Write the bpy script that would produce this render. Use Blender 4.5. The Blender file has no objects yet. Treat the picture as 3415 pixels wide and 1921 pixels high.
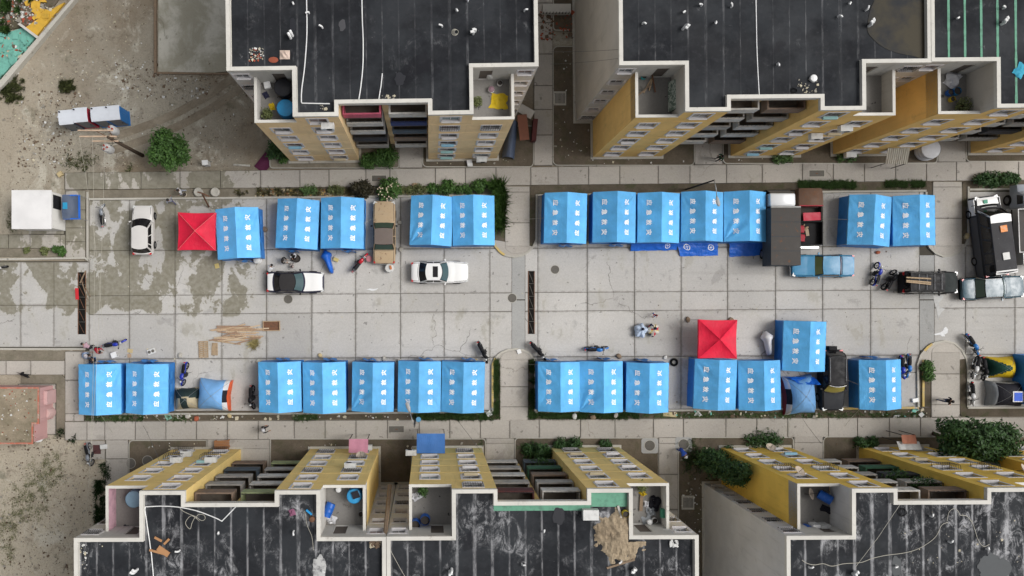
import bpy, bmesh, math, random
import numpy as np
from mathutils import Vector, Matrix, noise

R = math.radians
random.seed(7)
SC = bpy.context.scene
COL = SC.collection

# ------------------------------------------------------------------ camera, sky, sun, exposure
CAMH = 66.0                      # metres above the road
FPX = 2772.0                     # focal length in pixels of the 3415 px wide photograph
U0, V0 = 1430.0, 1030.0          # pixel straight below the camera
cam = bpy.data.cameras.new('camera')
cam.sensor_width = 36.0
cam.lens = 36.0 * FPX / 3415.0
cam.shift_x = (1707.5 - U0) / 3415.0
cam.shift_y = (V0 - 960.5) / 3415.0
cam.clip_start = 1.0
cam.clip_end = 2000.0
camo = bpy.data.objects.new('camera', cam)
camo.location = (0, 0, CAMH)
COL.objects.link(camo)
SC.camera = camo

world = bpy.data.worlds.new('World')
SC.world = world
world.use_nodes = True
wn = world.node_tree
bg = wn.nodes['Background']
sky = wn.nodes.new('ShaderNodeTexSky')
sky.sky_type = 'NISHITA'
sky.sun_disc = False
SUN_EL, SUN_AZ = R(53), R(84)    # light comes from the right of the picture
sky.sun_elevation = SUN_EL
sky.sun_rotation = SUN_AZ
sky.air_density = 1.0
sky.dust_density = 6.0
sky.ozone_density = 1.0
hsv = wn.nodes.new('ShaderNodeHueSaturation')     # an overcast sky: the same dome with most of its blue gone
hsv.inputs['Saturation'].default_value = 0.22
wn.links.new(sky.outputs[0], hsv.inputs['Color'])
wn.links.new(hsv.outputs[0], bg.inputs[0])
bg.inputs[1].default_value = 0.10

sun = bpy.data.lights.new('sun', 'SUN')
sun.energy = 1.5
sun.angle = R(28)
sun.color = (1.0, 0.98, 0.955)
suno = bpy.data.objects.new('sun', sun)
sd = Vector((math.sin(SUN_AZ) * math.cos(SUN_EL), math.cos(SUN_AZ) * math.cos(SUN_EL), math.sin(SUN_EL)))
suno.rotation_euler = sd.to_track_quat('Z', 'Y').to_euler()
suno.location = (60, 12, 90)
COL.objects.link(suno)
SC.view_settings.view_transform = 'Standard'
SC.view_settings.look = 'None'
SC.view_settings.exposure = 0.2
SC.view_settings.gamma = 1.0

# ------------------------------------------------------------------ helpers
def P(u, v, z=0.0):
    """photo pixel -> point at height z (the camera looks straight down)"""
    k = (CAMH - z) / FPX
    return Vector(((u - U0) * k, (V0 - v) * k, z))

def P2(u, v, z=0.0):
    p = P(u, v, z)
    return (p.x, p.y)

class MB:
    def __init__(self, origin=(0, 0, 0), fn=None):
        self.v = []; self.f = []; self.m = []
        self.o = origin; self.fn = fn
    def add(self, pts, faces, m=0):
        b = len(self.v)
        fn = self.fn; o = self.o
        for p in pts:
            if fn: p = fn(p)
            self.v.append((p[0] - o[0], p[1] - o[1], p[2] - o[2]))
        for f in faces:
            self.f.append(tuple(b + i for i in f)); self.m.append(m)
    def quad(self, a, b, c, d, m=0):
        self.add([a, b, c, d], [(0, 1, 2, 3)], m)
    def box(self, x0, y0, z0, x1, y1, z1, m=0):
        self.add([(x0, y0, z0), (x1, y0, z0), (x1, y1, z0), (x0, y1, z0), (x0, y0, z1), (x1, y0, z1), (x1, y1, z1), (x0, y1, z1)],
                 [(0, 3, 2, 1), (4, 5, 6, 7), (0, 1, 5, 4), (1, 2, 6, 5), (2, 3, 7, 6), (3, 0, 4, 7)], m)
    def obox(self, c, s, rot=0.0, m=0, tilt=None):
        """box centred at c, size s, turned about z by rot (and by an extra Matrix tilt)"""
        M = Matrix.Rotation(rot, 3, 'Z')
        if tilt is not None: M = M @ tilt
        hx, hy, hz = s[0] / 2, s[1] / 2, s[2] / 2
        pts = []
        for z in (-hz, hz):
            for x, y in ((-hx, -hy), (hx, -hy), (hx, hy), (-hx, hy)):
                p = M @ Vector((x, y, z)); pts.append((c[0] + p.x, c[1] + p.y, c[2] + p.z))
        self.add(pts, [(0, 3, 2, 1), (4, 5, 6, 7), (0, 1, 5, 4), (1, 2, 6, 5), (2, 3, 7, 6), (3, 0, 4, 7)], m)
    def prism(self, pts, z0, z1, m=0, bottom=False, mside=None):
        n = len(pts)
        area = sum(pts[i][0] * pts[(i + 1) % n][1] - pts[(i + 1) % n][0] * pts[i][1] for i in range(n))
        if area < 0: pts = pts[::-1]
        v = [(p[0], p[1], z0) for p in pts] + [(p[0], p[1], z1) for p in pts]
        self.add(v, [tuple(range(n, 2 * n))], m)
        self.add(v, [(i, (i + 1) % n, n + (i + 1) % n, n + i) for i in range(n)], m if mside is None else mside)
        if bottom: self.add(v, [tuple(range(n - 1, -1, -1))], m)
    def tube(self, pts, r, n=6, m=0, closed=False):
        pts = [Vector(p) for p in pts]
        k = len(pts)
        rs = r if isinstance(r, (list, tuple)) else [r] * k
        rings = []
        up = Vector((0, 0, 1))
        pa = None
        for i in range(k):
            a = pts[i - 1] if (i > 0 or closed) else pts[i]
            b = pts[(i + 1) % k] if (i < k - 1 or closed) else pts[i]
            d = (b - a)
            if d.length < 1e-6: d = Vector((0, 0, 1))
            d.normalize()
            if pa is None:
                s = d.cross(up)
                if s.length < 0.05: s = d.cross(Vector((1, 0, 0)))
            else:
                s = pa - d * pa.dot(d)
                if s.length < 1e-4: s = d.cross(up)
            s.normalize(); pa = s
            t = d.cross(s)
            rings.append([pts[i] + (s * math.cos(2 * math.pi * j / n) + t * math.sin(2 * math.pi * j / n)) * rs[i] for j in range(n)])
        v = [p for ring in rings for p in ring]
        f = []
        for i in range(k if closed else k - 1):
            for j in range(n):
                a = i * n + j; b = i * n + (j + 1) % n
                c = ((i + 1) % k) * n + (j + 1) % n; e = ((i + 1) % k) * n + j
                f.append((a, e, c, b))
        if not closed:
            f.append(tuple(range(n))); f.append(tuple(range((k - 1) * n + n - 1, (k - 1) * n - 1, -1)))
        self.add(v, f, m)
    def lathe(self, prof, n=12, c=(0, 0, 0), m=0, cap=True, M=None):
        v = []; f = []
        for r, z in prof:
            for j in range(n):
                a = 2 * math.pi * j / n
                p = Vector((r * math.cos(a), r * math.sin(a), z))
                if M is not None: p = M @ p
                v.append((c[0] + p.x, c[1] + p.y, c[2] + p.z))
        for i in range(len(prof) - 1):
            for j in range(n):
                f.append((i * n + j, i * n + (j + 1) % n, (i + 1) * n + (j + 1) % n, (i + 1) * n + j))
        if cap:
            f.append(tuple(range(n - 1, -1, -1))); k = (len(prof) - 1) * n
            f.append(tuple(range(k, k + n)))
        self.add(v, f, m)
    def loft(self, rings, m=0, cap=True, closed=True):
        n = len(rings[0]); v = [p for r in rings for p in r]; f = []
        for i in range(len(rings) - 1):
            for j in range(n if closed else n - 1):
                f.append((i * n + j, i * n + (j + 1) % n, (i + 1) * n + (j + 1) % n, (i + 1) * n + j))
        if cap and closed:
            f.append(tuple(range(n - 1, -1, -1))); k = (len(rings) - 1) * n
            f.append(tuple(range(k, k + n)))
        self.add(v, f, m)
    def patch(self, fn, nu, nv, m=0, u0=0, u1=1, v0=0, v1=1):
        v = [fn(u0 + (u1 - u0) * i / nu, v0 + (v1 - v0) * j / nv) for j in range(nv + 1) for i in range(nu + 1)]
        f = [(j * (nu + 1) + i, j * (nu + 1) + i + 1, (j + 1) * (nu + 1) + i + 1, (j + 1) * (nu + 1) + i) for j in range(nv) for i in range(nu)]
        self.add(v, f, m)
    def mesh(self, name, mats, smooth=False, fix=False):
        me = bpy.data.meshes.new(name)
        me.from_pydata([tuple(p) for p in self.v], [], self.f)
        if not isinstance(mats, (list, tuple)): mats = [mats]
        for x in mats: me.materials.append(x)
        if len(mats) > 1: me.polygons.foreach_set('material_index', self.m)
        if fix:
            bm = bmesh.new(); bm.from_mesh(me); bmesh.ops.recalc_face_normals(bm, faces=bm.faces); bm.to_mesh(me); bm.free()
        if smooth is not False:
            me.polygons.foreach_set('use_smooth', [True] * len(me.polygons))
            if smooth is not True: me.set_sharp_from_angle(angle=R(smooth))
        me.update()
        return me
    def build(self, name, mats, parent=None, smooth=False, fix=False):
        return link(name, self.mesh(name, mats, smooth, fix), parent)

def link(name, me, parent=None, loc=None, rz=None):
    o = bpy.data.objects.new(name, me)
    COL.objects.link(o)
    if parent is not None: o.parent = parent
    if loc is not None: o.location = loc
    if rz is not None: o.rotation_euler = (0, 0, rz)
    return o

def tag(o, label, cat, group=None):
    o['label'] = label; o['category'] = cat
    if group: o['group'] = group
    return o

def thing(name, label, cat, loc=(0, 0, 0), rz=0.0, group=None):
    return tag(link(name, None, None, loc, rz), label, cat, group)

def struct(o):
    o['kind'] = 'structure'; return o

def stuff(o, label=None, cat=None):
    o['kind'] = 'stuff'
    if label: o['label'] = label
    if cat: o['category'] = cat
    return o

def copy_tree(o, parent=None):
    c = o.copy(); COL.objects.link(c)
    if parent is not None: c.parent = parent
    for ch in o.children: copy_tree(ch, c)
    return c

# ------------------------------------------------------------------ materials
class NT:
    def __init__(self, name):
        self.mat = bpy.data.materials.new(name); self.mat.use_nodes = True
        self.t = self.mat.node_tree; self.b = self.t.nodes['Principled BSDF']
        self._pos = None
    def n(self, typ, **kw):
        x = self.t.nodes.new(typ)
        for k, v in kw.items(): setattr(x, k, v)
        return x
    def l(self, a, b): self.t.links.new(a, b)
    def pos(self):
        if self._pos is None: self._pos = self.n('ShaderNodeNewGeometry').outputs['Position']
        return self._pos
    def obj(self): return self.n('ShaderNodeTexCoord').outputs['Object']
    def scale(self, vec, s):
        m = self.n('ShaderNodeVectorMath', operation='MULTIPLY'); self.l(vec, m.inputs[0]); m.inputs[1].default_value = s; return m.outputs[0]
    def noise(self, scale, detail=4, rough=0.6, vec=None, dist=0.0):
        x = self.n('ShaderNodeTexNoise'); x.inputs['Scale'].default_value = scale; x.inputs['Detail'].default_value = detail
        x.inputs['Roughness'].default_value = rough; x.inputs['Distortion'].default_value = dist
        self.l(self.pos() if vec is None else vec, x.inputs['Vector']); return x.outputs['Fac']
    def ramp(self, fac, a, b, lo=0.0, hi=1.0):
        x = self.n('ShaderNodeMapRange'); x.interpolation_type = 'SMOOTHSTEP'
        x.inputs['From Min'].default_value = a; x.inputs['From Max'].default_value = b
        x.inputs['To Min'].default_value = lo; x.inputs['To Max'].default_value = hi
        self.l(fac, x.inputs['Value']); return x.outputs[0]
    def math(self, op, a, b=None):
        x = self.n('ShaderNodeMath', operation=op)
        for i, q in enumerate((a, b)):
            if q is None: continue
            if isinstance(q, (int, float)): x.inputs[i].default_value = q
            else: self.l(q, x.inputs[i])
        return x.outputs[0]
    def mix(self, fac, a, b, blend='MIX'):
        x = self.n('ShaderNodeMix', data_type='RGBA', blend_type=blend)
        for s, q in ((x.inputs[0], fac), (x.inputs[6], a), (x.inputs[7], b)):
            if isinstance(q, (int, float)): s.default_value = q
            elif isinstance(q, tuple): s.default_value = (*q[:3], 1)
            else: self.l(q, s)
        return x.outputs[2]
    def rand(self): return self.n('ShaderNodeObjectInfo').outputs['Random']
    def col(self, c):
        if isinstance(c, tuple): self.b.inputs['Base Color'].default_value = (*c[:3], 1)
        else: self.l(c, self.b.inputs['Base Color'])
    def rough(self, r):
        if isinstance(r, (int, float)): self.b.inputs['Roughness'].default_value = r
        else: self.l(r, self.b.inputs['Roughness'])
    def bump(self, h, strength=0.4, dist=0.02):
        x = self.n('ShaderNodeBump'); x.inputs['Strength'].default_value = strength; x.inputs['Distance'].default_value = dist
        self.l(h, x.inputs['Height']); self.l(x.outputs[0], self.b.inputs['Normal'])
    def spec(self, s): self.b.inputs['Specular IOR Level'].default_value = s
    def metal(self, v): self.b.inputs['Metallic'].default_value = v

def lin(r, g, b):
    """sRGB 0-255 -> linear"""
    return tuple(((c / 255) / 12.92 if c / 255 <= 0.04045 else ((c / 255 + 0.055) / 1.055) ** 2.4) for c in (r, g, b))

MATS = {}
def flat(name, c, rough=0.6, spec=0.4, metal=0.0, dirt=0.12, scale=3.0, bump=0.0, dcol=None):
    """paint / cloth / plastic: one colour with uneven wear"""
    if name in MATS: return MATS[name]
    t = NT(name); t.spec(spec); t.metal(metal); t.rough(rough)
    if dirt > 0:
        f = t.ramp(t.noise(scale, 5, 0.65), 0.42, 0.72)
        f2 = t.math('MULTIPLY', f, dirt * 2.2)
        d = dcol if dcol else tuple(x * 0.45 + 0.02 for x in c)
        t.col(t.mix(f2, c, d))
    else: t.col(c)
    if bump > 0: t.bump(t.noise(scale * 9, 4), bump, 0.02)
    MATS[name] = t.mat
    return t.mat

def concrete(name, base, mud=0.0, stain=0.5, edge=0.0):
    t = NT(name); t.spec(0.25)
    big = t.ramp(t.noise(0.13, 3, 0.5), 0.3, 0.7, 0.90, 1.08)
    fine = t.ramp(t.noise(9.0, 5, 0.7), 0.25, 0.75, 0.90, 1.08)
    grit = t.ramp(t.noise(60.0, 2, 0.6), 0.3, 0.7, 0.93, 1.06)
    rnd = t.math('ADD', t.math('MULTIPLY', t.rand(), 0.16), 0.92)
    k = t.math('MULTIPLY', t.math('MULTIPLY', big, fine), t.math('MULTIPLY', rnd, grit))
    c = t.mix(1.0, base, k, 'MULTIPLY')
    # mix colour socket takes a grey value
    blot = t.ramp(t.noise(0.55, 6, 0.68, dist=0.4), 0.60, 0.66)
    c = t.mix(t.math('MULTIPLY', blot, 0.30 * stain), c, tuple(x * 0.42 for x in base))
    drop = t.ramp(t.noise(2.3, 3, 0.5), 0.685, 0.705)
    c = t.mix(t.math('MULTIPLY', drop, 0.60 * stain), c, tuple(x * 0.33 for x in base))
    streak = t.ramp(t.noise(1.0, 6, 0.7, vec=t.scale(t.pos(), (0.35, 1.4, 1))), 0.6, 0.75)
    c = t.mix(t.math('MULTIPLY', streak, 0.15 * stain), c, (0.24, 0.22, 0.19))
    if edge > 0:      # dirt gathered along the joints
        g = t.n('ShaderNodeSeparateXYZ'); t.l(t.n('ShaderNodeTexCoord').outputs['Generated'], g.inputs[0])
        ex = t.math('MINIMUM', g.outputs[0], t.math('SUBTRACT', 1.0, g.outputs[0])); ey = t.math('MINIMUM', g.outputs[1], t.math('SUBTRACT', 1.0, g.outputs[1]))
        e = t.math('ADD', t.math('MINIMUM', ex, ey), t.math('MULTIPLY', t.math('SUBTRACT', t.noise(2.4, 7, 0.7), 0.5), -0.16))
        c = t.mix(t.ramp(e, 0.0, 0.045, 0.42 * edge, 0.0), c, (0.17, 0.155, 0.13))
        tyre = t.ramp(t.noise(1.0, 5, 0.6, vec=t.scale(t.pos(), (0.06, 1.1, 1))), 0.52, 0.72, 0, 0.20 * edge)
        c = t.mix(tyre, c, (0.25, 0.235, 0.21))
        vor = t.n('ShaderNodeTexVoronoi', feature='DISTANCE_TO_EDGE'); vor.inputs['Scale'].default_value = 0.16
        wv = t.n('ShaderNodeVectorMath', operation='ADD'); t.l(t.pos(), wv.inputs[0]); nz = t.n('ShaderNodeTexNoise'); nz.inputs['Scale'].default_value = 0.8; nz.inputs['Detail'].default_value = 6; t.l(t.pos(), nz.inputs['Vector']); t.l(t.scale(nz.outputs['Color'], (1.6, 1.6, 0)), wv.inputs[1]); t.l(wv.outputs[0], vor.inputs['Vector'])
        crack = t.math('MULTIPLY', t.ramp(vor.outputs['Distance'], 0.0, 0.006, 1.0, 0.0), t.ramp(t.noise(0.11, 3), 0.52, 0.58))
        c = t.mix(t.math('MULTIPLY', crack, 0.7 * edge), c, (0.10, 0.09, 0.075))
    rgh = 0.85
    if mud > 0:
        sx = t.n('ShaderNodeSeparateXYZ'); t.l(t.pos(), sx.inputs[0])
        west = t.ramp(sx.outputs[0], -17.0, -11.5, 1.0, 0.0)
        north = t.ramp(sx.outputs[1], -0.9, 0.2, 0.0, 1.0)
        reg = t.math('MULTIPLY', west, north)
        nn = t.math('ADD', t.math('MULTIPLY', t.noise(0.45, 5, 0.55, dist=0.35, vec=t.scale(t.pos(), (1.35, 0.75, 1))), 0.8), t.math('MULTIPLY', t.noise(2.6, 5, 0.65), 0.2))
        thr = t.math('ADD', nn, t.math('MULTIPLY', reg, 0.155))
        m = t.ramp(thr, 0.612, 0.640)
        soft = t.ramp(thr, 0.53, 0.68, 0.0, 0.4)
        c = t.mix(soft, c, (0.42, 0.40, 0.34))
        gone = t.math('MULTIPLY', m, t.ramp(reg, 0.02, 0.3, 0.25, 1.0))
        c = t.mix(t.math('MULTIPLY', gone, t.ramp(t.noise(3.0, 5), 0.3, 0.7, 0.7, 1.0)), c, (0.20, 0.185, 0.138))
        rgh = t.math('SUBTRACT', 0.85, t.math('MULTIPLY', gone, 0.2))
    t.col(c); t.rough(rgh)
    t.bump(t.noise(30, 5, 0.7), 0.25, 0.01)
    return t.mat

def soil(name, a, b, green=0.0):
    t = NT(name); t.spec(0.15); t.rough(0.95)
    c = t.mix(t.ramp(t.noise(0.5, 7, 0.7), 0.32, 0.68), a, b)
    c = t.mix(t.ramp(t.noise(6.0, 6, 0.75), 0.45, 0.75, 0, 0.55), c, tuple(x * 0.5 for x in a))
    c = t.mix(t.ramp(t.noise(14.0, 3, 0.7), 0.63, 0.70, 0, 0.5), c, tuple(min(1, x * 1.9) for x in b))
    if green > 0:
        g = t.ramp(t.noise(0.9, 6, 0.7), 0.5, 0.62, 0, green)
        c = t.mix(g, c, (0.05, 0.065, 0.022))
    t.col(c); t.bump(t.noise(8, 8, 0.75), 0.7, 0.05)
    return t.mat
# ------------------------------------------------------------------ ground
def ground_mat():
    t = NT('bare_ground'); t.spec(0.15); t.rough(0.95)
    grey, brown, tan, pale = (0.34, 0.31, 0.25), (0.225, 0.182, 0.13), (0.45, 0.40, 0.315), (0.54, 0.51, 0.43)
    sx = t.n('ShaderNodeSeparateXYZ'); t.l(t.pos(), sx.inputs[0])
    c = t.mix(t.ramp(t.noise(0.11, 6, 0.6), 0.38, 0.62), brown, grey)
    low = t.ramp(t.math('ADD', sx.outputs[1], t.math('MULTIPLY', t.noise(0.15, 5), 7.0)), -6.0, 1.5, 1.0, 0.0)
    c = t.mix(t.math('MULTIPLY', low, 0.85), c, tan)
    west = t.ramp(t.math('ADD', sx.outputs[0], t.math('MULTIPLY', t.noise(0.2, 6), 12.0)), -27.0, -21.0, 1.0, 0.0)
    c = t.mix(t.math('MULTIPLY', west, 0.6), c, tan)
    c = t.mix(t.ramp(t.noise(0.35, 8, 0.72, dist=0.5), 0.53, 0.66, 0, 0.75), c, pale)
    c = t.mix(t.ramp(t.noise(0.8, 8, 0.75, dist=0.3), 0.54, 0.68, 0, 0.7), c, tuple(x * 0.62 for x in brown))
    c = t.mix(t.ramp(t.noise(0.42, 5, 0.7), 0.58, 0.70, 0, 0.45), c, (0.06, 0.066, 0.03))
    c = t.mix(t.ramp(t.noise(7.0, 6, 0.8), 0.48, 0.75, 0, 0.5), c, (0.10, 0.08, 0.055))
    c = t.mix(t.ramp(t.noise(22.0, 3, 0.7), 0.66, 0.72, 0, 0.55), c, (0.6, 0.57, 0.5))
    t.col(c); t.bump(t.noise(5, 9, 0.78), 0.8, 0.08)
    return t.mat
M_GROUND = ground_mat()
def rough_sheet(name, x0, y0, x1, y1, n, amp, mat, z=0.0):
    mb = MB()
    def f(u, v):
        x = x0 + (x1 - x0) * u; y = y0 + (y1 - y0) * v
        return (x, y, z + amp * (noise.noise((x * 0.35, y * 0.35, 1.7)) - 0.6) + 0.4 * amp * noise.noise((x * 1.4, y * 1.4, 4.0)))
    mb.patch(f, n, n, 0)
    return mb.build(name, mat, smooth=True)
gmb = MB()
def gh(x, y):
    """uneven waste ground left of the estate, flat under the concrete"""
    w = min(1.0, max(0.0, (-20.5 - x) / 2.5))
    top = min(1.0, max(0.0, (y - 11.4) / 1.5)); bot = min(1.0, max(0.0, (-11.2 - y) / 1.0))
    k = max(w * max(top, bot), 0)
    return -0.02 + k * (0.07 * noise.noise((x * 0.4, y * 0.4, 1.7)) + 0.035 * noise.noise((x * 1.5, y * 1.5, 4.0)))
NX, NY = 150, 110
xs = [-220] + [-46 + 0.35 * i for i in range(NX)] + [60, 220]
ys = [-200] + [-26 + 0.48 * i for i in range(NY)] + [60, 200]
gv = [(x, y, gh(x, y)) for y in ys for x in xs]
w_ = len(xs)
gmb.add(gv, [(j * w_ + i, j * w_ + i + 1, (j + 1) * w_ + i + 1, (j + 1) * w_ + i) for j in range(len(ys) - 1) for i in range(w_ - 1)])
struct(gmb.build('ground', M_GROUND, smooth=True))

M_SLAB = concrete('road_concrete', (0.455, 0.442, 0.422), mud=1.0, stain=1.1, edge=1.0)
M_WALK = concrete('pavement_concrete', (0.42, 0.39, 0.35), mud=0.5, stain=1.0, edge=0.7)
M_KERB = concrete('kerb_concrete', (0.44, 0.42, 0.37), stain=0.9)
M_PATCH = concrete('patch_cement', (0.36, 0.36, 0.35), stain=0.8)
M_JOINT = flat('joint_dirt', (0.075, 0.068, 0.055), 0.95, 0.1)
M_SOIL = soil('bed_soil', (0.13, 0.108, 0.08), (0.085, 0.07, 0.052), 0.5)
M_SOILD = soil('yard_soil', (0.15, 0.122, 0.09), (0.10, 0.083, 0.062), 0.25)
M_GRAVEL = soil('gravel_soil', (0.25, 0.22, 0.17), (0.17, 0.15, 0.115), 0.15)
M_YELLOW = flat('yellow_kerb_paint', (0.55, 0.40, 0.13), 0.8, 0.2, dirt=0.35, scale=4, dcol=(0.36, 0.33, 0.27))

def slab(parent, quad, z1, mat, gap=0.017, z0=-0.015, name='slab'):
    """one concrete slab: quad = four world xy corners"""
    c = Vector((sum(p[0] for p in quad) / len(quad), sum(p[1] for p in quad) / len(quad)))
    n = len(quad)
    ins = []
    for p in quad:
        d = Vector(p) - c
        L = d.length
        ins.append(c + d * max(0.1, (L - gap * 1.35) / L))
    mb = MB(origin=(c.x, c.y, 0))
    lip = 0.014
    inner = [c + (p - c) * max(0.1, ((p - c).length - lip * 1.3) / (p - c).length) for p in ins]
    area = sum(ins[i].x * ins[(i + 1) % n].y - ins[(i + 1) % n].x * ins[i].y for i in range(n))
    if area < 0: ins = ins[::-1]; inner = inner[::-1]
    dz = random.uniform(-0.006, 0.006)
    v = [(p.x, p.y, z0) for p in ins] + [(p.x, p.y, z1 - 0.012 + dz) for p in ins] + [(p.x, p.y, z1 + dz) for p in inner]
    f = [tuple(range(2 * n, 3 * n))]
    for k in (0, n):
        f += [(k + i, k + (i + 1) % n, k + n + (i + 1) % n, k + n + i) for i in range(n)]
    mb.add(v, f)
    o = mb.build(name, mat, parent)
    o.location = (c.x, c.y, 0)
    return o

def sheet(name, pts, z, mat, parent=None, kind=True, thick=None):
    """flat polygon sheet, pts in photo pixels"""
    w = [P2(u, v, z) for u, v in pts]
    mb = MB()
    mb.prism(w, -0.015 if thick is None else z - thick, z, 0)
    o = mb.build(name, mat, parent)
    if kind and parent is None: struct(o)
    return o

def arc(cx, cy, r, a0, a1, n=6):
    return [(cx + r * math.cos(R(a0 + (a1 - a0) * i / n)), cy + r * math.sin(R(a0 + (a1 - a0) * i / n))) for i in range(n + 1)]

def rrect(x0, y0, x1, y1, r, corners='1111'):
    """rounded rectangle in pixels: corners tl tr br bl"""
    p = []
    p += arc(x0 + r, y0 + r, r, 180, 270) if corners[0] == '1' else [(x0, y0)]
    p += arc(x1 - r, y0 + r, r, 270, 360) if corners[1] == '1' else [(x1, y0)]
    p += arc(x1 - r, y1 - r, r, 0, 90) if corners[2] == '1' else [(x1, y1)]
    p += arc(x0 + r, y1 - r, r, 90, 180) if corners[3] == '1' else [(x0, y1)]
    return p

# ---- carriageway of cast concrete slabs
def ry(k, u):
    a, b = ((668, 636), (836, 821), (987, 967), (1049, 1028), (1198, 1184), (1377, 1360))[k]
    return a + (b - a) * (u - 300) / 2766.0
road = struct(sheet('road', [(-700, 871), (296, 871), (296, 660), (3900, 618), (3900, 1376), (230, 1384), (285, 1166), (-700, 1166)], -0.008, M_JOINT, thick=0.02))
XS = [298, 432, 584, 740, 889, 1040, 1186, 1336, 1481, 1634, 1707, 1751, 1793, 1958, 2116, 2271, 2426, 2586, 2743, 2903, 3066, 3115, 3219, 3384, 3540, 3700, 3860]
ROADZ = 0.03
for k in range(5):
    for i in range(len(XS) - 1):
        a, b = XS[i], XS[i + 1]
        if a in (1707, 3066) and 1 <= k <= 3:
            continue
        sk = (random.uniform(-3, 3) if 2 <= i else 0)
        q = [P2(a, ry(k, a), 0), P2(b, ry(k, b), 0), P2(b, ry(k + 1, b), 0), P2(a, ry(k + 1, a), 0)]
        slab(road, q, ROADZ, M_SLAB)
for a, b in ((1707, 1751), (3066, 3115)):
    for k, (v0, v1) in enumerate(((850, 1000), (1000, 1170))):
        slab(road, [P2(a, v0), P2(b, v0), P2(b, v1), P2(a, v1)], ROADZ + 0.003, M_PATCH, gap=0.03)
lx = [-240, -80, 70, 180, 298]
for vv in ((874, 1018), (1018, 1158)):
    for i in range(len(lx) - 1):
        slab(road, [P2(lx[i], vv[0]), P2(lx[i + 1], vv[0]), P2(lx[i + 1], vv[1]), P2(lx[i], vv[1])], ROADZ, M_SLAB)
slab(road, [P2(222, 1170), P2(298, 1170), P2(298, 1378), P2(222, 1378)], ROADZ, M_SLAB)

# ---- pavements
def pavement(name, top, bot, xs, z=0.15, mat=None, parent=None):
    """band between two pixel lines top(u), bot(u) cut at xs"""
    base = struct(sheet(name, [(u, top(u)) for u in xs] + [(u, bot(u)) for u in xs[::-1]], z - 0.05, M_JOINT))
    for a, b in zip(xs[:-1], xs[1:]):
        slab(base, [P2(a, top(a), z), P2(b, top(b), z), P2(b, bot(b), z), P2(a, bot(a), z)], z, mat or M_WALK, gap=0.018)
    return base
L = lambda x0, y0, x1, y1: (lambda u: y0 + (y1 - y0) * (u - x0) / (x1 - x0))
up_top, up_bot = L(230, 576, 3400, 537), L(285, 632, 3400, 601)
lo_top, lo_bot = L(285, 1406, 3400, 1391), L(285, 1468, 3400, 1455)
pavement('upper_pavement', up_top, up_bot, [216, 292, 348, 470, 600, 735, 869, 1000, 1097, 1220, 1300, 1452, 1552, 1654, 1770, 1861, 1963, 2067, 2195, 2301, 2423, 2542, 2676, 2779, 2883, 2987, 3090, 3190, 3286, 3397, 3510, 3620])
pavement('lower_pavement', lo_top, lo_bot, [216, 290, 349, 451, 553, 655, 758, 861, 981, 1084, 1187, 1292, 1398, 1500, 1602, 1700, 1798, 1936, 2051, 2179, 2279, 2421, 2524, 2627, 2763, 2860, 2966, 3070, 3160, 3243, 3341, 3450, 3560])
def vpath(name, x0, x1, cuts, z=0.15, mat=None):
    base = struct(sheet(name, [(x0, cuts[0]), (x1, cuts[0]), (x1, cuts[-1]), (x0, cuts[-1])], z - 0.05, M_JOINT))
    for a, b in zip(cuts[:-1], cuts[1:]):
        slab(base, [P2(x0, a, z), P2(x1, a, z), P2(x1, b, z), P2(x0, b, z)], z, mat or M_WALK, gap=0.018)
    return base
vpath('alley_path', 1781, 1843, [-300, -200, -95, 10, 75, 180, 285, 365, 450, 552])
vpath('entrance_path', 1331, 1409, [440, 485, 560])
vpath('entrance_path', 2317, 2410, [420, 475, 549])
vpath('entrance_path', 3128, 3222, [420, 470, 540])
vpath('entrance_path', 1620, 1716, [1462, 1478, 1580, 1660])
vpath('side_path', 2197, 2261, [1460, 1478, 1582, 1700, 1820, 1960])
vpath('entrance_path', 2648, 2745, [1457, 1475, 1580, 1660])
vpath('entrance_path', 690, 900, [1466, 1496, 1560, 1650])
vpath('side_path', 352, 428, [1467, 1530, 1620])
vpath('left_pavement', 218, 284, [635, 700, 760, 806, 858])
vpath('left_pavement', 217, 280, [1172, 1268, 1380, 1404])
pavement('hut_pavement', lambda u: 782, lambda u: 828, [-160, -60, 28, 100, 202, 217])
pavement('far_left_pavement', lambda u: 1203, lambda u: 1250, [-160, -80, 20, 102, 216])
slab(struct(sheet('hut_pad', [(98, 735), (217, 735), (217, 781), (98, 781)], 0.10, M_JOINT)), [P2(99, 736), P2(216, 736), P2(216, 781), P2(99, 781)], 0.15, M_WALK)

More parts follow.
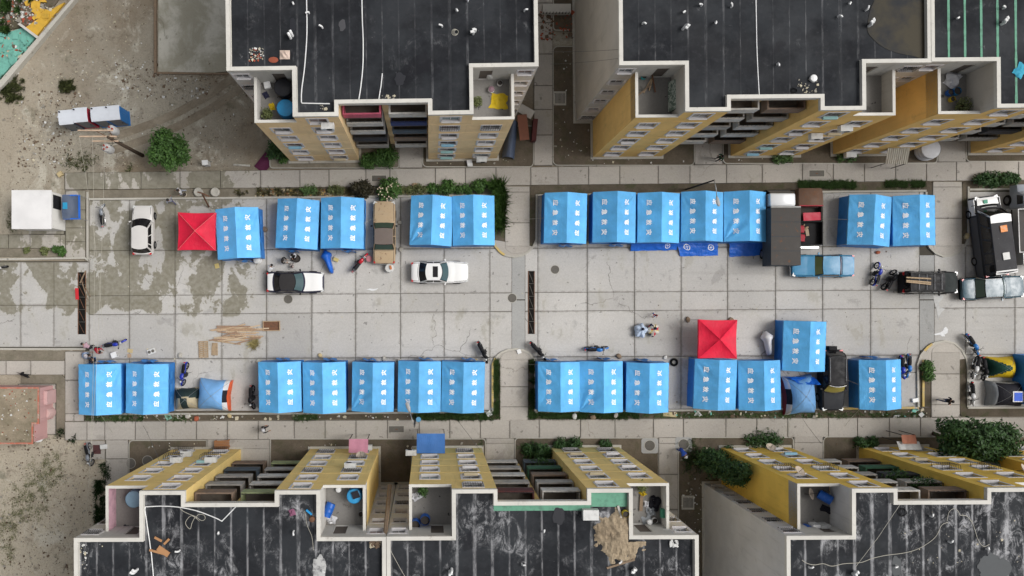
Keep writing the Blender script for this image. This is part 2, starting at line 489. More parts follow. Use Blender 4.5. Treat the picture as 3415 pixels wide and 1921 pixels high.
# ---- cross walks between the parking bays, with kerbs
def kerb(name, pts, w=0.15, z=0.17, mat=None, closed=False):
    q = [P(u, v, z) for u, v in pts]
    mb = MB()
    n = len(q); l, r = [], []
    for i in range(n):
        a = q[i - 1] if i > 0 else q[i]; b = q[i + 1] if i < n - 1 else q[i]
        d = (b - a); d.z = 0; d.normalize(); s = Vector((-d.y, d.x, 0)) * w / 2
        l.append(q[i] + s); r.append(q[i] - s)
    for i in range(n - 1):
        a, b, c, d = l[i], l[i + 1], r[i + 1], r[i]
        mb.add([(p.x, p.y, z) for p in (a, b, c, d)] + [(p.x, p.y, -0.01) for p in (a, b, c, d)],
               [(0, 1, 2, 3), (0, 4, 5, 1), (2, 6, 7, 3), (0, 3, 7, 4), (1, 5, 6, 2)])
    return struct(mb.build(name, mat or M_KERB, fix=True))
ISL = {
 'um': [(1646, 645), (1646, 800), (1653, 822), (1668, 840), (1688, 852), (1715, 857), (1742, 852), (1762, 840), (1779, 822), (1789, 798), (1790, 648)],
 'lm': [(1644, 1372), (1643, 1215), (1652, 1194), (1670, 1177), (1694, 1167), (1718, 1164), (1744, 1167), (1766, 1178), (1780, 1198), (1785, 1220), (1786, 1372)],
 'ur': [(3090, 640), (3090, 800), (3103, 826), (3122, 844), (3148, 855), (3176, 852), (3202, 839), (3222, 815), (3231, 790), (3231, 622)],
 'lr': [(3064, 1358), (3062, 1215), (3072, 1185), (3092, 1160), (3118, 1144), (3152, 1137), (3184, 1145), (3208, 1166), (3224, 1196), (3229, 1225), (3229, 1358)],
}
for k, o in ISL.items():
    sheet('island', o, 0.09, M_SOIL)
    kerb('island_kerb', o)
    e_ = {'um': lambda v: v > 798, 'lm': lambda v: v < 1216, 'ur': lambda v: v > 799, 'lr': lambda v: v < 1216}[k]
    sheet('island_nose', [q_ for q_ in o if e_(q_[1])], 0.125, M_WALK)
def island_path(x0, x1, cuts, round_at):
    z = 0.15
    b = struct(sheet('crossing_path', [(x0, cuts[0]), (x1, cuts[0]), (x1, cuts[-1]), (x0, cuts[-1])], z - 0.045, M_JOINT))
    for a, c in zip(cuts[:-1], cuts[1:]):
        slab(b, [P2(x0, a, z), P2(x1, a, z), P2(x1, c, z), P2(x0, c, z)], z, M_WALK, gap=0.018)
    m = (x0 + x1) / 2; r = (x1 - x0) / 2
    e = cuts[-1] if round_at == 'end' else cuts[0]
    s = 1 if round_at == 'end' else -1
    q = [P2(m + r * math.cos(R(t)), e + s * r * 0.62 * math.sin(R(t)), z) for t in range(0, 181, 20)]
    slab(b, q, z, M_WALK, gap=0.02)
island_path(1684, 1767, [622, 640, 743, 822], 'end')
island_path(1667, 1762, [1199, 1290, 1357, 1404], 'start')
island_path(3111, 3209, [606, 623, 728, 822], 'end')
island_path(3106, 3202, [1175, 1247, 1350, 1391], 'start')
# yellow painted kerb lengths
def paint(pts): kerb('kerb_paint', pts, w=0.17, z=0.178, mat=M_YELLOW)
paint([(1646, 806), (1653, 822), (1668, 840), (1683, 850)])
paint([(1643, 1360), (1643, 1216), (1652, 1195)])
paint([(3080, 1356), (3080, 1200)])
paint([(3110, 1147), (3095, 1158), (3084, 1170)])

# ---- planting strips and kerbs along the bays
def strip(pts, mat=None, z=0.10): return sheet('planting_strip', pts, z, mat or M_SOIL)
def band(x0, x1, ta, tb, ba, bb, r0=12, r1=12, flip=False):
    n = []
    T = L(x0, ta, x1, tb); B = L(x0, ba, x1, bb)
    if not flip: return [(x0, B(x0))] + arc(x0 + r0, T(x0) + r0, r0, 180, 270, 4) + arc(x1 - r1, T(x1) + r1, r1, 270, 360, 4) + [(x1, B(x1))]
    return [(x0, T(x0)), (x1, T(x1))] + arc(x1 - r1, B(x1) - r1, r1, 0, 90, 4) + arc(x0 + r0, B(x0) - r0, r0, 90, 180, 4)
strip(band(280, 1684, 634, 621, 668, 655), M_GRAVEL)
strip(band(1768, 3110, 617, 606, 652, 640))
strip(band(3210, 3700, 604, 602, 640, 636))
strip(band(278, 1666, 1372, 1368, 1404, 1398, flip=True))
strip(band(1763, 3105, 1370, 1360, 1397, 1391, flip=True))
strip(band(3203, 3700, 1358, 1356, 1390, 1388, flip=True))
kerb('bay_kerb', [(296, 664), (1000, 658), (1648, 651)])
kerb('bay_kerb', [(1790, 651), (2400, 643), (3090, 636)])
kerb('bay_kerb', [(3231, 632), (3700, 628)])
kerb('bay_kerb', [(282, 1382), (1000, 1379), (1646, 1374)])
kerb('bay_kerb', [(1786, 1374), (2400, 1367), (3064, 1360)])
kerb('bay_kerb', [(3229, 1360), (3700, 1358)])
paint([(2800, 1363), (2862, 1362)]); paint([(2990, 1361), (3050, 1360)]); paint([(3060, 1361), (3064, 1360)])
kerb('bay_kerb', [(291, 640), (291, 858), (298, 868)])
kerb('road_kerb', [(-200, 868), (282, 860), (296, 870)])
kerb('road_kerb', [(-200, 1164), (284, 1164)])
strip(rrect(-200, 830, 216, 857, 10, '0110'), M_GRAVEL)
strip(rrect(-200, 1171, 217, 1202, 10, '0110'), M_GRAVEL)

# ---- beds round the buildings (a low kerb lip and soil)
def bed(pts, mat=None, z=0.12):
    o = sheet('planting_bed', pts, z, mat or M_SOILD)
    kerb('bed_edge', pts + [pts[0]], w=0.07, z=z + 0.035)
    return o
bed(rrect(1410, 420, 1779, 556, 14, '0011'))
bed(rrect(900, 420, 1330, 560, 10, '0011'), M_GRAVEL)
bed(rrect(1845, 155, 2316, 551, 16, '1011'))
bed(rrect(2412, 430, 3126, 545, 14, '0011'))
bed(rrect(3224, 430, 3700, 538, 12, '0001'))
bed(rrect(1846, -300, 2100, 100, 10, '0011'))
bed(rrect(430, 1469, 688, 1660, 14, '1000'))
bed(rrect(902, 1464, 1619, 1660, 10, '0100'))
bed(rrect(1718, 1461, 2195, 1700, 12, '1000'))
bed(rrect(2263, 1459, 2646, 1960, 10, '0100'))
bed(rrect(2747, 1457, 3900, 1660, 14, '1000'))
strip([(70, 1250), (205, 1250), (217, 1262), (217, 1460), (188, 1460), (188, 1279), (70, 1279)], M_GRAVEL)
slab(struct(sheet('pink_house_yard', [(60, 1280), (187, 1280), (187, 1450), (60, 1450)], 0.03, M_JOINT)), [P2(62, 1281), P2(186, 1281), P2(186, 1449), P2(62, 1449)], 0.06, M_WALK)

# ---- covers, drains
M_IRON = flat('cast_iron', (0.13, 0.12, 0.105), 0.75, 0.3, dirt=0.2, scale=8, bump=0.3)
M_BLACK = flat('black_void', (0.012, 0.011, 0.01), 0.9, 0.1, dirt=0)
M_RUST = flat('rusty_steel', (0.17, 0.085, 0.05), 0.85, 0.2, dirt=0.3, scale=6, dcol=(0.07, 0.05, 0.04))
def manhole(u, v, r, label, z=0.03):
    p = P(u, v, z)
    t = thing('manhole_cover', label, 'manhole', p, random.random(), 'round manhole covers')
    mb = MB(); mb.lathe([(r * 1.12, -0.02), (r * 1.12, 0.014), (r * 1.02, 0.014), (r * 1.02, -0.02)], 24, cap=False); mb.build('rim', M_KERB, t)
    mb = MB(); mb.lathe([(r, -0.01), (r, 0.012), (r * 0.97, 0.018)], 24); lid = mb.build('lid', M_IRON, t)
    mb = MB()
    for k in range(-4, 5):
        h = math.sqrt(max(0, 0.75 * r * r - (k * r / 5) ** 2)); mb.box(-h, k * r / 5 - 0.012, 0.017, h, k * r / 5 + 0.012, 0.026)
    mb.build('ribs', M_IRON, lid)
manhole(961, 998, 0.34, 'dark round manhole cover in the road just below the black-roofed sedan')
manhole(1708, 994, 0.34, 'dark round manhole cover on the left edge of the cement strip across the road')
manhole(1851, 899, 0.33, 'dark round manhole cover in the road below the upper right row of blue tents')
def pad_manhole(u, v, label):
    sheet('manhole_pad', rrect(u - 28, v - 24, u + 28, v + 26, 8), 0.158, M_PATCH)
    manhole(u, v, 0.40, label, 0.162)
pad_manhole(2167, 1486, 'round manhole in a square concrete pad left of the person in blue')
pad_manhole(2280, 1482, 'round manhole in a square concrete pad behind the person in blue')
def cover(u0, v0, u1, v1, label, z=0.15):
    c = P((u0 + u1) / 2, (v0 + v1) / 2, z); w, h = (u1 - u0) / 42, (v1 - v0) / 42
    t = thing('utility_cover', label, 'utility cover', c, R(0.4), 'rectangular utility covers in the pavement')
    mb = MB()
    for a in ((-w / 2, -h / 2, w / 2, -h / 2 + .05), (-w / 2, h / 2 - .05, w / 2, h / 2), (-w / 2, -h / 2 + .05, -w / 2 + .05, h / 2 - .05), (w / 2 - .05, -h / 2 + .05, w / 2, h / 2 - .05)):
        mb.box(a[0], a[1], -0.02, a[2], a[3], 0.012)
    mb.build('frame', M_KERB, t)
    mb = MB(); mb.box(-w / 2 + .06, -h / 2 + .06, -0.02, w / 2 - .06, h / 2 - .06, 0.008); lid = mb.build('lid', M_IRON, t)
    mb = MB(); mb.box(-0.1, -0.03, 0.008, 0.1, 0.03, 0.012); mb.build('handle', M_RUST, lid)
cover(1238, 583, 1290, 607, 'dark rectangular utility cover in the upper pavement above the two round bushes')
cover(2697, 566, 2751, 591, 'grey rectangular utility cover in the upper pavement above the box truck')
cover(1295, 1419, 1349, 1444, 'dark rectangular utility cover in the lower pavement left of the blue awning')
def drain(u0, u1, v0, v1, label, bars, rag=False):
    a, b = P(u0, v1, 0.03), P(u1, v0, 0.03)
    t = thing('trench_drain', label, 'drain', ((a.x + b.x) / 2, (a.y + b.y) / 2, 0.0), 0)
    w, h = (b.x - a.x) / 2, (b.y - a.y) / 2
    mb = MB(); mb.box(-w, -h, 0.012, w, h, 0.037); mb.build('pit', M_BLACK, t)
    for s in (-1, 1):
        mb = MB(); mb.box(s * w - 0.03, -h, 0.02, s * w + 0.03, h, 0.055); mb.build('edge_rail', M_RUST, t)
    n = bars
    for k in range(n):
        y0 = -h + 2 * h * k / n; y1 = -h + 2 * h * (k + 1) / n
        mb = MB(); mb.tube([(-w * .7 + random.uniform(-.05, .05), y1 - 0.12, 0.06), (w * .55, y0 + 0.1, 0.05)], 0.02, 5); mb.build('bar', M_RUST if rag else M_IRON, t)
        mb = MB(); mb.tube([(-w, y1, 0.05), (w, y1, 0.05)], 0.018, 5); mb.build('bar', M_IRON, t)
    return t
drain(1762, 1782, 904, 1114, 'long open trench drain with slanted bars right of the cement strip', 5)
dd = drain(261, 286, 908, 1115, 'long open trench drain with broken timber over it at the left road end', 5, True)
mb = MB()
mb.obox((0.1, 2.1, 0.1), (0.09, 1.1, 0.04), R(-25)); mb.obox((0.25, 1.0, 0.1), (0.07, 1.6, 0.04), R(18)); mb.obox((0.5, 0.9, 0.1), (0.05, 0.9, 0.03), R(28))
M_WOOD = flat('raw_timber', (0.42, 0.31, 0.20), 0.8, 0.2, dirt=0.3, scale=5)
M_OLDWOOD = flat('weathered_timber', (0.24, 0.175, 0.12), 0.9, 0.15, dirt=0.3, scale=6)
mb.build('timber', M_OLDWOOD, dd)
mb = MB(); mb.obox((-0.38, 0.75, 0.08), (0.26, 0.9, 0.03), R(3)); tag(mb.build('red_rag', flat('red_cloth', (0.55, 0.02, 0.03), 0.8)), 'red cloth lying on the edge of the timber covered trench drain', 'cloth').location = dd.location
# ------------------------------------------------------------------ apartment blocks
FL, ZR, ZP, ZT, ZTP = 2.5, 15.02, 15.35, 12.5, 13.8     # storey, roof, parapet, terrace floor, terrace parapet
HW, HM, XB, XI, DM, DR, DEP = 8.15, 9.5, 5.5, 2.75, 2.85, 0.75, 17.0

def plaster(name, c, dirt=0.3, streak=0.35):
    t = NT(name); t.spec(0.2); t.rough(0.9)
    k = t.ramp(t.noise(0.5, 5, 0.6), 0.3, 0.7, 0.92, 1.06)
    col = t.mix(1.0, c, k, 'MULTIPLY')
    s = t.ramp(t.noise(1.6, 6, 0.7, vec=t.scale(t.pos(), (1.6, 1.6, 0.16))), 0.52, 0.75, 0, streak)
    col = t.mix(s, col, tuple(x * 0.55 for x in c))
    d = t.ramp(t.noise(0.9, 8, 0.75), 0.58, 0.74, 0, dirt)
    col = t.mix(d, col, (0.16, 0.13, 0.10))
    t.col(col); t.bump(t.noise(40, 4), 0.15, 0.01)
    return t.mat
M_WHITE = plaster('parapet_white', (0.60, 0.58, 0.53), 0.65, 0.35)
M_TRIM = flat('window_trim_white', (0.62, 0.60, 0.60), 0.7, 0.3, dirt=0.12, scale=2)
M_GREYW = plaster('grey_wall', (0.52, 0.50, 0.46), 0.2, 0.3)
M_TERR = concrete('terrace_floor', (0.215, 0.205, 0.19), stain=2.4)
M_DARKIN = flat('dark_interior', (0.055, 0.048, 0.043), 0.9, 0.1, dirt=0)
M_BAR = flat('black_bars', (0.03, 0.028, 0.026), 0.6, 0.4, dirt=0)
GLASS = []
for nm, c, r in (('glass_dark', (0.03, 0.03, 0.032), .15), ('glass_curtain', (0.28, 0.26, 0.24), .25), ('glass_grey', (0.14, 0.145, 0.15), .15), ('glass_teal', (0.16, 0.23, 0.24), .2), ('glass_brown', (0.17, 0.09, 0.075), .3)):
    GLASS.append(flat(nm, c, r, 0.6, dirt=0.3, scale=2.5))

def bitumen(name, dust):
    t = NT(name); t.spec(0.22)
    base = t.mix(t.ramp(t.noise(0.35, 5, 0.65), 0.35, 0.65), (0.012, 0.0132, 0.0160), (0.027, 0.0298, 0.034))
    base = t.mix(t.ramp(t.noise(2.2, 6, 0.7), 0.5, 0.78, 0, 0.45), base, (0.05, 0.05, 0.056))
    ob = t.obj(); sx = t.n('ShaderNodeSeparateXYZ'); t.l(ob, sx.inputs[0])
    ax = t.math('ABSOLUTE', sx.outputs[0])
    wob = t.math('MULTIPLY', t.math('SUBTRACT', t.noise(0.9, 4, 0.6), 0.5), 0.10)
    edge = t.ramp(t.math('ADD', ax, wob), 0.45 - 0.05 * dust, 0.492, 0.0, 1.0)
    st = t.noise(1.0, 6, 0.75, vec=t.scale(t.pos(), (2.0, 0.55, 1)))
    e = t.math('MULTIPLY', edge, t.ramp(st, 0.46 - 0.06 * dust, 0.66 - 0.06 * dust, 0.12, 1.0))
    scuff = t.ramp(t.noise(0.30, 5, 0.62, dist=0.8), 0.58 - 0.13 * dust, 0.72 - 0.10 * dust, 0, 1)
    grain = t.ramp(t.noise(1.5, 9, 0.82, vec=t.scale(t.pos(), (1.3, 0.75, 1)), dist=0.7), 0.47, 0.66)
    cross = t.ramp(t.noise(1.2, 7, 0.75, vec=t.scale(t.pos(), (0.5, 1.8, 1))), 0.60, 0.74)
    spot = t.math('MULTIPLY', t.ramp(t.noise(1.1, 7, 0.75, dist=1.0), 0.64, 0.74), 0.30 + 0.4 * dust)
    f = t.math('ADD', t.math('MULTIPLY', e, 0.13 + 0.42 * dust), t.math('MULTIPLY', t.math('MULTIPLY', scuff, grain), 0.14 + 0.75 * dust))
    f = t.math('ADD', f, t.math('ADD', spot, t.math('MULTIPLY', t.math('MULTIPLY', cross, scuff), 0.45 * dust)))
    c = t.mix(t.math('MINIMUM', f, 0.9), base, (0.40, 0.40, 0.41))
    pud = t.ramp(t.noise(0.3, 3, 0.5), 0.66, 0.69)
    c = t.mix(t.math('MULTIPLY', pud, 0.5), c, (0.009, 0.009, 0.012))
    t.col(c); t.rough(t.ramp(t.noise(0.5, 4), 0.3, 0.7, 0.68, 0.92)); t.bump(t.noise(24, 5, 0.7), 0.3, 0.015)
    return t.mat
M_BIT = [bitumen('bitumen_felt', 0.12), bitumen('dusty_bitumen_felt', 0.85), bitumen('chalky_bitumen_felt', 1.25)]

def offset_poly(pts, d):
    """inward offset of a counter-clockwise right-angled outline"""
    n = len(pts); out = []
    for i in range(n):
        a, b, c = Vector(pts[i - 1]), Vector(pts[i]), Vector(pts[(i + 1) % n])
        d1 = (b - a).normalized(); d2 = (c - b).normalized()
        n1 = Vector((-d1.y, d1.x)); n2 = Vector((-d2.y, d2.x))
        out.append(b + (n1 + n2) * d if abs(d1.dot(d2)) < 0.5 else b + n1 * d)
    return [tuple(p) for p in out]

def wall_panel(name, mat, parent, a, b, z0, z1, ops=(), deep=0.12):
    a = Vector(a); b = Vector(b); Ln = (b - a).length; d = (b - a) / Ln
    inn = Vector((-d.y, d.x))
    S = sorted({0.0, Ln} | {o[0] for o in ops} | {o[1] for o in ops})
    Z = sorted({z0, z1} | {o[2] for o in ops} | {o[3] for o in ops})
    pt = lambda s, z, k=0.0: (a.x + d.x * s + inn.x * k, a.y + d.y * s + inn.y * k, z)
    mb = MB()
    for i in range(len(S) - 1):
        for j in range(len(Z) - 1):
            sm, zm = (S[i] + S[i + 1]) / 2, (Z[j] + Z[j + 1]) / 2
            if any(o[0] < sm < o[1] and o[2] < zm < o[3] for o in ops): continue
            mb.quad(pt(S[i], Z[j]), pt(S[i + 1], Z[j]), pt(S[i + 1], Z[j + 1]), pt(S[i], Z[j + 1]))
    for o in ops:
        s0, s1, q0, q1 = o[:4]
        for (sa, za, sb, zb) in ((s0, q0, s1, q0), (s1, q0, s1, q1), (s1, q1, s0, q1), (s0, q1, s0, q0)):
            mb.quad(pt(sa, za), pt(sb, zb), pt(sb, zb, deep), pt(sa, za, deep))
    return mb.build(name, mat, parent)

# window pieces, shared by all blocks (x across, -y outwards, z from the bottom of the opening)
def win_meshes(w, h):
    d = {}
    mb = MB(); t = 0.13
    for x0, z0, x1, z1 in ((-w / 2 - t, -t, w / 2 + t, 0), (-w / 2 - t, h, w / 2 + t, h + t), (-w / 2 - t, 0, -w / 2, h), (w / 2, 0, w / 2 + t, h)):
        mb.box(x0, -0.035, z0, x1, 0.0, z1)
    d['trim'] = mb.mesh('window_trim', M_TRIM)
    for gi, g in enumerate(GLASS):
        mb = MB(); mb.box(-w / 2, 0.10, 0, w / 2, 0.115, h); d['pane', gi] = mb.mesh('pane', g)
    mb = MB()
    for x in (-w / 2 + 0.025, 0.0, w / 2 - 0.025): mb.box(x - 0.025, 0.07, 0.05, x + 0.025, 0.10, h - 0.05)
    for z in (0.0, h - 0.05): mb.box(-w / 2, 0.07, z, w / 2, 0.10, z + 0.05)
    d['sash'] = mb.mesh('sash', flat('sash_alu', (0.42, 0.42, 0.42), 0.4, 0.5))
    mb = MB(); mb.box(-w / 2 - 0.02, -0.12, -0.03, w / 2 + 0.02, 0.07, 0.03); d['sill'] = mb.mesh('sill', M_TRIM)
    mb = MB(); mb.box(-w / 2 + 0.10, -0.20, 0.03, w / 2 - 0.12, -0.02, 0.26); d['ledge'] = [mb.mesh('ledge_box', q_) for q_ in (M_TRIM, M_TRIM, M_TRIM, flat('ledge_teal', (0.28, 0.48, 0.47), .6), flat('ledge_cream', (0.5, 0.42, 0.28), .8), flat('ledge_sky', (0.25, 0.48, 0.62), .6))]
    for nm, dep in (('grille', 0.10), ('cage', 0.32)):
        mb = MB()
        n = 9
        for i in range(n):
            x = -w / 2 - 0.06 + (w + 0.12) * i / (n - 1)
            mb.tube([(x, -0.036, h + 0.04), (x, -dep, h - 0.03), (x, -dep, 0.0), (x, -0.036, -0.05)], 0.013, 4)
        for z in (0.02, h * 0.5, h - 0.05): mb.tube([(-w / 2 - 0.06, -0.036, z), (-w / 2 - 0.06, -dep, z), (w / 2 + 0.06, -dep, z), (w / 2 + 0.06, -0.036, z)], 0.013, 4)
        d[nm] = mb.mesh(nm, M_BAR)
    return d
WM = {'big': win_meshes(1.12, 1.2), 'small': win_meshes(0.86, 0.85)}
WDIM = {'big': (1.12, 1.2), 'small': (0.86, 0.85)}
rng = random.Random(11)
def window(b, kind, x, y, z, pane=None, extra=None):
    m = WM[kind]
    if pane is None: pane = rng.choice((0, 0, 1, 2, 2, 2, 3, 4))
    o = link('window', m['trim'], b, (x, y, z))
    link('pane', m['pane', pane], o); link('sash', m['sash'], o); link('sill', m['sill'], o)
    if extra in ('grille', 'cage'): link('window_grille', m[extra], o)
    elif extra == 'ledge': link('ledge_box', rng.choice(m['ledge']), o)
    return o

M_AC = flat('ac_white', (0.62, 0.62, 0.6), 0.5, 0.4, dirt=0.2)
def balcony_mesh(col, w, d, h):
    mb = MB(); t = 0.10
    mb.box(-w / 2, 0, -0.12, w / 2, d, 0.0, 1)
    mb.box(-w / 2, 0, 0.0, w / 2, t, h)
    mb.box(-w / 2, t, 0.0, -w / 2 + t, d, h); mb.box(w / 2 - t, t, 0.0, w / 2, d, h)
    return mb.mesh('balcony', [col, flat('balcony_floor', (0.15, 0.13, 0.11), .9, .1, dirt=.3)])
def rail_mesh(w, d, h, mat):
    mb = MB()
    mb.tube([(-w / 2 + 0.06, d, h + 0.25), (-w / 2 + 0.06, 0.06, h + 0.25), (w / 2 - 0.06, 0.06, h + 0.25), (w / 2 - 0.06, d, h + 0.25)], 0.025, 5)
    for k in range(9):
        x = -w / 2 + 0.06 + (w - 0.12) * k / 8; mb.tube([(x, 0.06, h - 0.02), (x, 0.06, h + 0.25)], 0.013, 4)
    return mb.mesh('balcony_rail', mat)
BALC = {}
def bal(col):
    if col not in BALC:
        c = {'white': (0.56, 0.54, 0.50), 'grey': (0.36, 0.34, 0.31), 'pink': (0.52, 0.11, 0.17), 'blue': (0.035, 0.05, 0.15), 'black': (0.05, 0.05, 0.055), 'green': (0.05, 0.13, 0.075), 'slate': (0.08, 0.10, 0.12), 'brown': (0.22, 0.16, 0.12), 'maroon': (0.10, 0.035, 0.035), 'olive': (0.30, 0.34, 0.18)}[col]
        m = flat('balcony_' + col, c, 0.8, 0.2, dirt=0.3, scale=2)
        BALC[col] = (balcony_mesh(m, 2.42, 1.45, 0.98), rail_mesh(2.42, 1.45, 0.98, M_BAR))
    return BALC[col]

BLD = {}
def block(key, cx, fy, rot, label, wall, side, bit, balc, felt_green=False, gf=None, grilles=(), ledges=(), strips=1.0, side_win=(1, 1)):
    b = thing('apartment_block', label, 'building', (cx, fy, 0), rot, 'yellow apartment blocks')
    BLD[key] = b
    W = plaster('wall_' + key, wall)
    Wg = W if gf is None else plaster('wall_low_' + key, gf)
    S = plaster('side_' + key, side)
    zs = [k * FL + 0.95 for k in range(6)]
    for s in (-1, 1):
        # front of the bay, outer part (five storeys) and inner part (six)
        for (xa, xb, zt, n, xw) in ((XB, HW, ZTP, 5, 6.85), (XI, XB, ZP, 6, 4.15)):
            a, c = (xa, xb) if s > 0 else (-xb, -xa)
            ops = [(s * xw - 0.56 - a, s * xw + 0.56 - a, z, z + 1.2) for z in zs[:n]]
            if gf is None:
                wall_panel('front_wall', W, b, (a, 0), (c, 0), 0, zt, ops)
            else:
                wall_panel('front_wall', Wg, b, (a, 0), (c, 0), 0, FL, ops[:1]); wall_panel('front_wall', W, b, (a, 0), (c, 0), FL, zt, ops[1:])
            for k in range(n):
                ex = 'grille' if (s, xw > 5, k) in grilles else ('cage' if (s, xw > 5, k) in [(g[0], g[1], g[2]) for g in grilles if len(g) > 3] else ('ledge' if rng.random() < ledges * .6 else None))
                window(b, 'big', s * xw, 0, zs[k], extra=ex)
            for k in range(1, n + (0 if n == 6 else 0)):
                mb = MB(); mb.box(a + 0.002, -0.012, k * FL - 0.02, c - 0.002, 0.0, k * FL + 0.015); mb.build('floor_band', W, b)
        # sides
        o1, o2 = ((s * HW, 0), (s * HW, DM)); o1, o2 = (o1, o2) if s > 0 else (o2, o1)
        wall_panel('wing_side_wall', W, b, o1, o2, 0, ZTP)
        a, c = (HW, HM) if s > 0 else (-HM, -HW)
        ops = [(s * 8.83 - 0.43 - a, s * 8.83 + 0.43 - a, k * FL + 1.15, k * FL + 2.0) for k in range(6)]
        wall_panel('step_wall', S, b, (a, DM), (c, DM), 0, ZP, ops)
        for k in range(6): window(b, 'small', s * 8.83, DM, k * FL + 1.15, pane=rng.choice((0, 0, 2, 4)), extra=rng.choice((None, None, 'grille')))
        o1, o2 = ((s * HM, DM), (s * HM, DEP)); o1, o2 = (o1, o2) if s > 0 else (o2, o1)
        wall_panel('main_side_wall', S, b, o1, o2, 0, ZP)
        o1, o2 = ((s * XI, 2.0), (s * XI, 0)); o1, o2 = (o1, o2) if s > 0 else (o2, o1)
        wall_panel('bay_inner_wall', W, b, o1, o2, 0, ZP - 0.34)
        # roof terrace
        mb = MB(); a, c = (XB, HW) if s > 0 else (-HW, -XB); mb.box(a + 0.02, 0.02, ZT - 0.1, c - 0.02, DM, ZT); mb.build('terrace_floor', M_TERR, b)
        TW = S if key != 'B4' or s < 0 else flat('terrace_pink', (0.60, 0.37, 0.43), 0.85, 0.2, dirt=0.25, scale=2)
        wall_panel('terrace_back_wall', plaster('terr_' + key, (0.50, 0.49, 0.46), 0.35, 0.4), b, (a, DM - 0.003), (c, DM - 0.003), ZT, ZP - 0.001, [(1.2 if s < 0 else 0.5, 2.0 if s < 0 else 1.3, ZT, ZT + 2.0)])
        mb = MB(); q = 1.2 if s < 0 else 0.5; mb.box(a + q, DM + 0.08, ZT, a + q + 0.8, DM + 0.1, ZT + 2.0); mb.build('terrace_door', flat('terrace_door_brown', (0.12, 0.10, 0.085), .8), b)
        o1, o2 = ((s * XB, DM), (s * XB, 0)); o1, o2 = (o2, o1) if s > 0 else (o1, o2)
        wall_panel('terrace_side_wall', TW, b, o1, o2, ZT, ZP)
        mb = MB(); t = 0.15
        xo, xi = (HW, HW - t) if s > 0 else (-HW, -HW + t)
        mb.box(min(xo, xi), 0.001, ZT, max(xo, xi), DM, ZTP - 0.03, 0)
        mb.box(min(xi, s * XB), 0.001, ZT, max(xi, s * XB), t, ZTP - 0.03, 0)
        mb.build('terrace_parapet', TW, b)
        mb = MB()
        mb.box(min(xo, xi) - 0.015, -0.02, ZTP - 0.03, max(xo, xi) + 0.015, DM - 0.004, ZTP + 0.012); a2 = (xi - 0.015) if s > 0 else XB * s
        c2 = XB if s > 0 else xi + 0.015
        mb.box(min(a2, c2) + (0.003 if s > 0 else 0.003), -0.02, ZTP - 0.03, max(a2, c2) - 0.003, t + 0.012, ZTP + 0.012)
        mb.build('coping', M_WHITE, b)
    # recess with two stacks of balconies
    wall_panel('recess_wall', W, b, (-XI, 2.0), (XI, 2.0), 0, 14.7, [(-1.45 - 0.8 + XI, -1.45 + 0.8 + XI, k * FL + 0.02, k * FL + 2.05) for k in range(1, 6)] + [(1.45 - 0.8 + XI, 1.45 + 0.8 + XI, k * FL + 0.02, k * FL + 2.05) for k in range(1, 6)])
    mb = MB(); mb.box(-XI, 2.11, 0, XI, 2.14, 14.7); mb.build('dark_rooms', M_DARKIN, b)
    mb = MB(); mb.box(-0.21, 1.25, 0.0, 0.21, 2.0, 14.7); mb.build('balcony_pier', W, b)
    for k in range(1, 6):
        for i, x in enumerate((-1.46, 1.46)):
            c = balc[(2 * k + i) % len(balc)]
            bm_, rm_ = bal(c)
            o = link('balcony', bm_, b, (x, 0.5, k * FL))
            if rng.random() < 0.55: link('balcony_rail', rm_, o)
    # ground floor entrance
    mb = MB(); mb.box(-1.9, 1.95, 0.0, -0.9, 1.99, 2.1); mb.box(0.9, 1.95, 0.0, 1.9, 1.99, 2.1); mb.build('entrance_door', M_RUST, b)
    # roof
    out = [(-HM, DEP), (-HM, DM), (-XB, DM), (-XB, 0), (-XI, 0), (-XI, DR), (XI, DR), (XI, 0), (XB, 0), (XB, DM), (HM, DM), (HM, DEP)]
    mb = MB(); mb.prism(offset_poly(out, 0.02), ZR - 0.32, ZR, 0, bottom=True); mb.build('roof_slab', M_WHITE, b)
    inn = offset_poly(out, 0.225); n = len(out)
    mb = MB()
    for i in range(n):
        j = (i + 1) % n
        a, c, d, e = out[i], out[j], inn[j], inn[i]
        lap = 0.014
        oo = offset_poly(out, -lap)
        A, C = oo[i], oo[j]
        mb.quad((*A, ZP), (*C, ZP), (*d, ZP), (*e, ZP)); mb.quad((*A, ZP - 0.30), (*C, ZP - 0.30), (*C, ZP), (*A, ZP))
        mb.quad((*e, ZR - 0.05), (*d, ZR - 0.05), (*d, ZP), (*e, ZP)); mb.quad((*out[i], ZP - 0.30), (*out[j], ZP - 0.30), (*C, ZP - 0.30), (*A, ZP - 0.30))
    mb.build('parapet', M_WHITE, b)
    segs = [(-HM + .26, -XB + .26, 4), (-XB + .26, -XI - .26, 2), (-XI - .26, XI + .26, 6), (XI + .26, XB - .26, 2), (XB - .26, HM - .26, 4)]
    q = 0
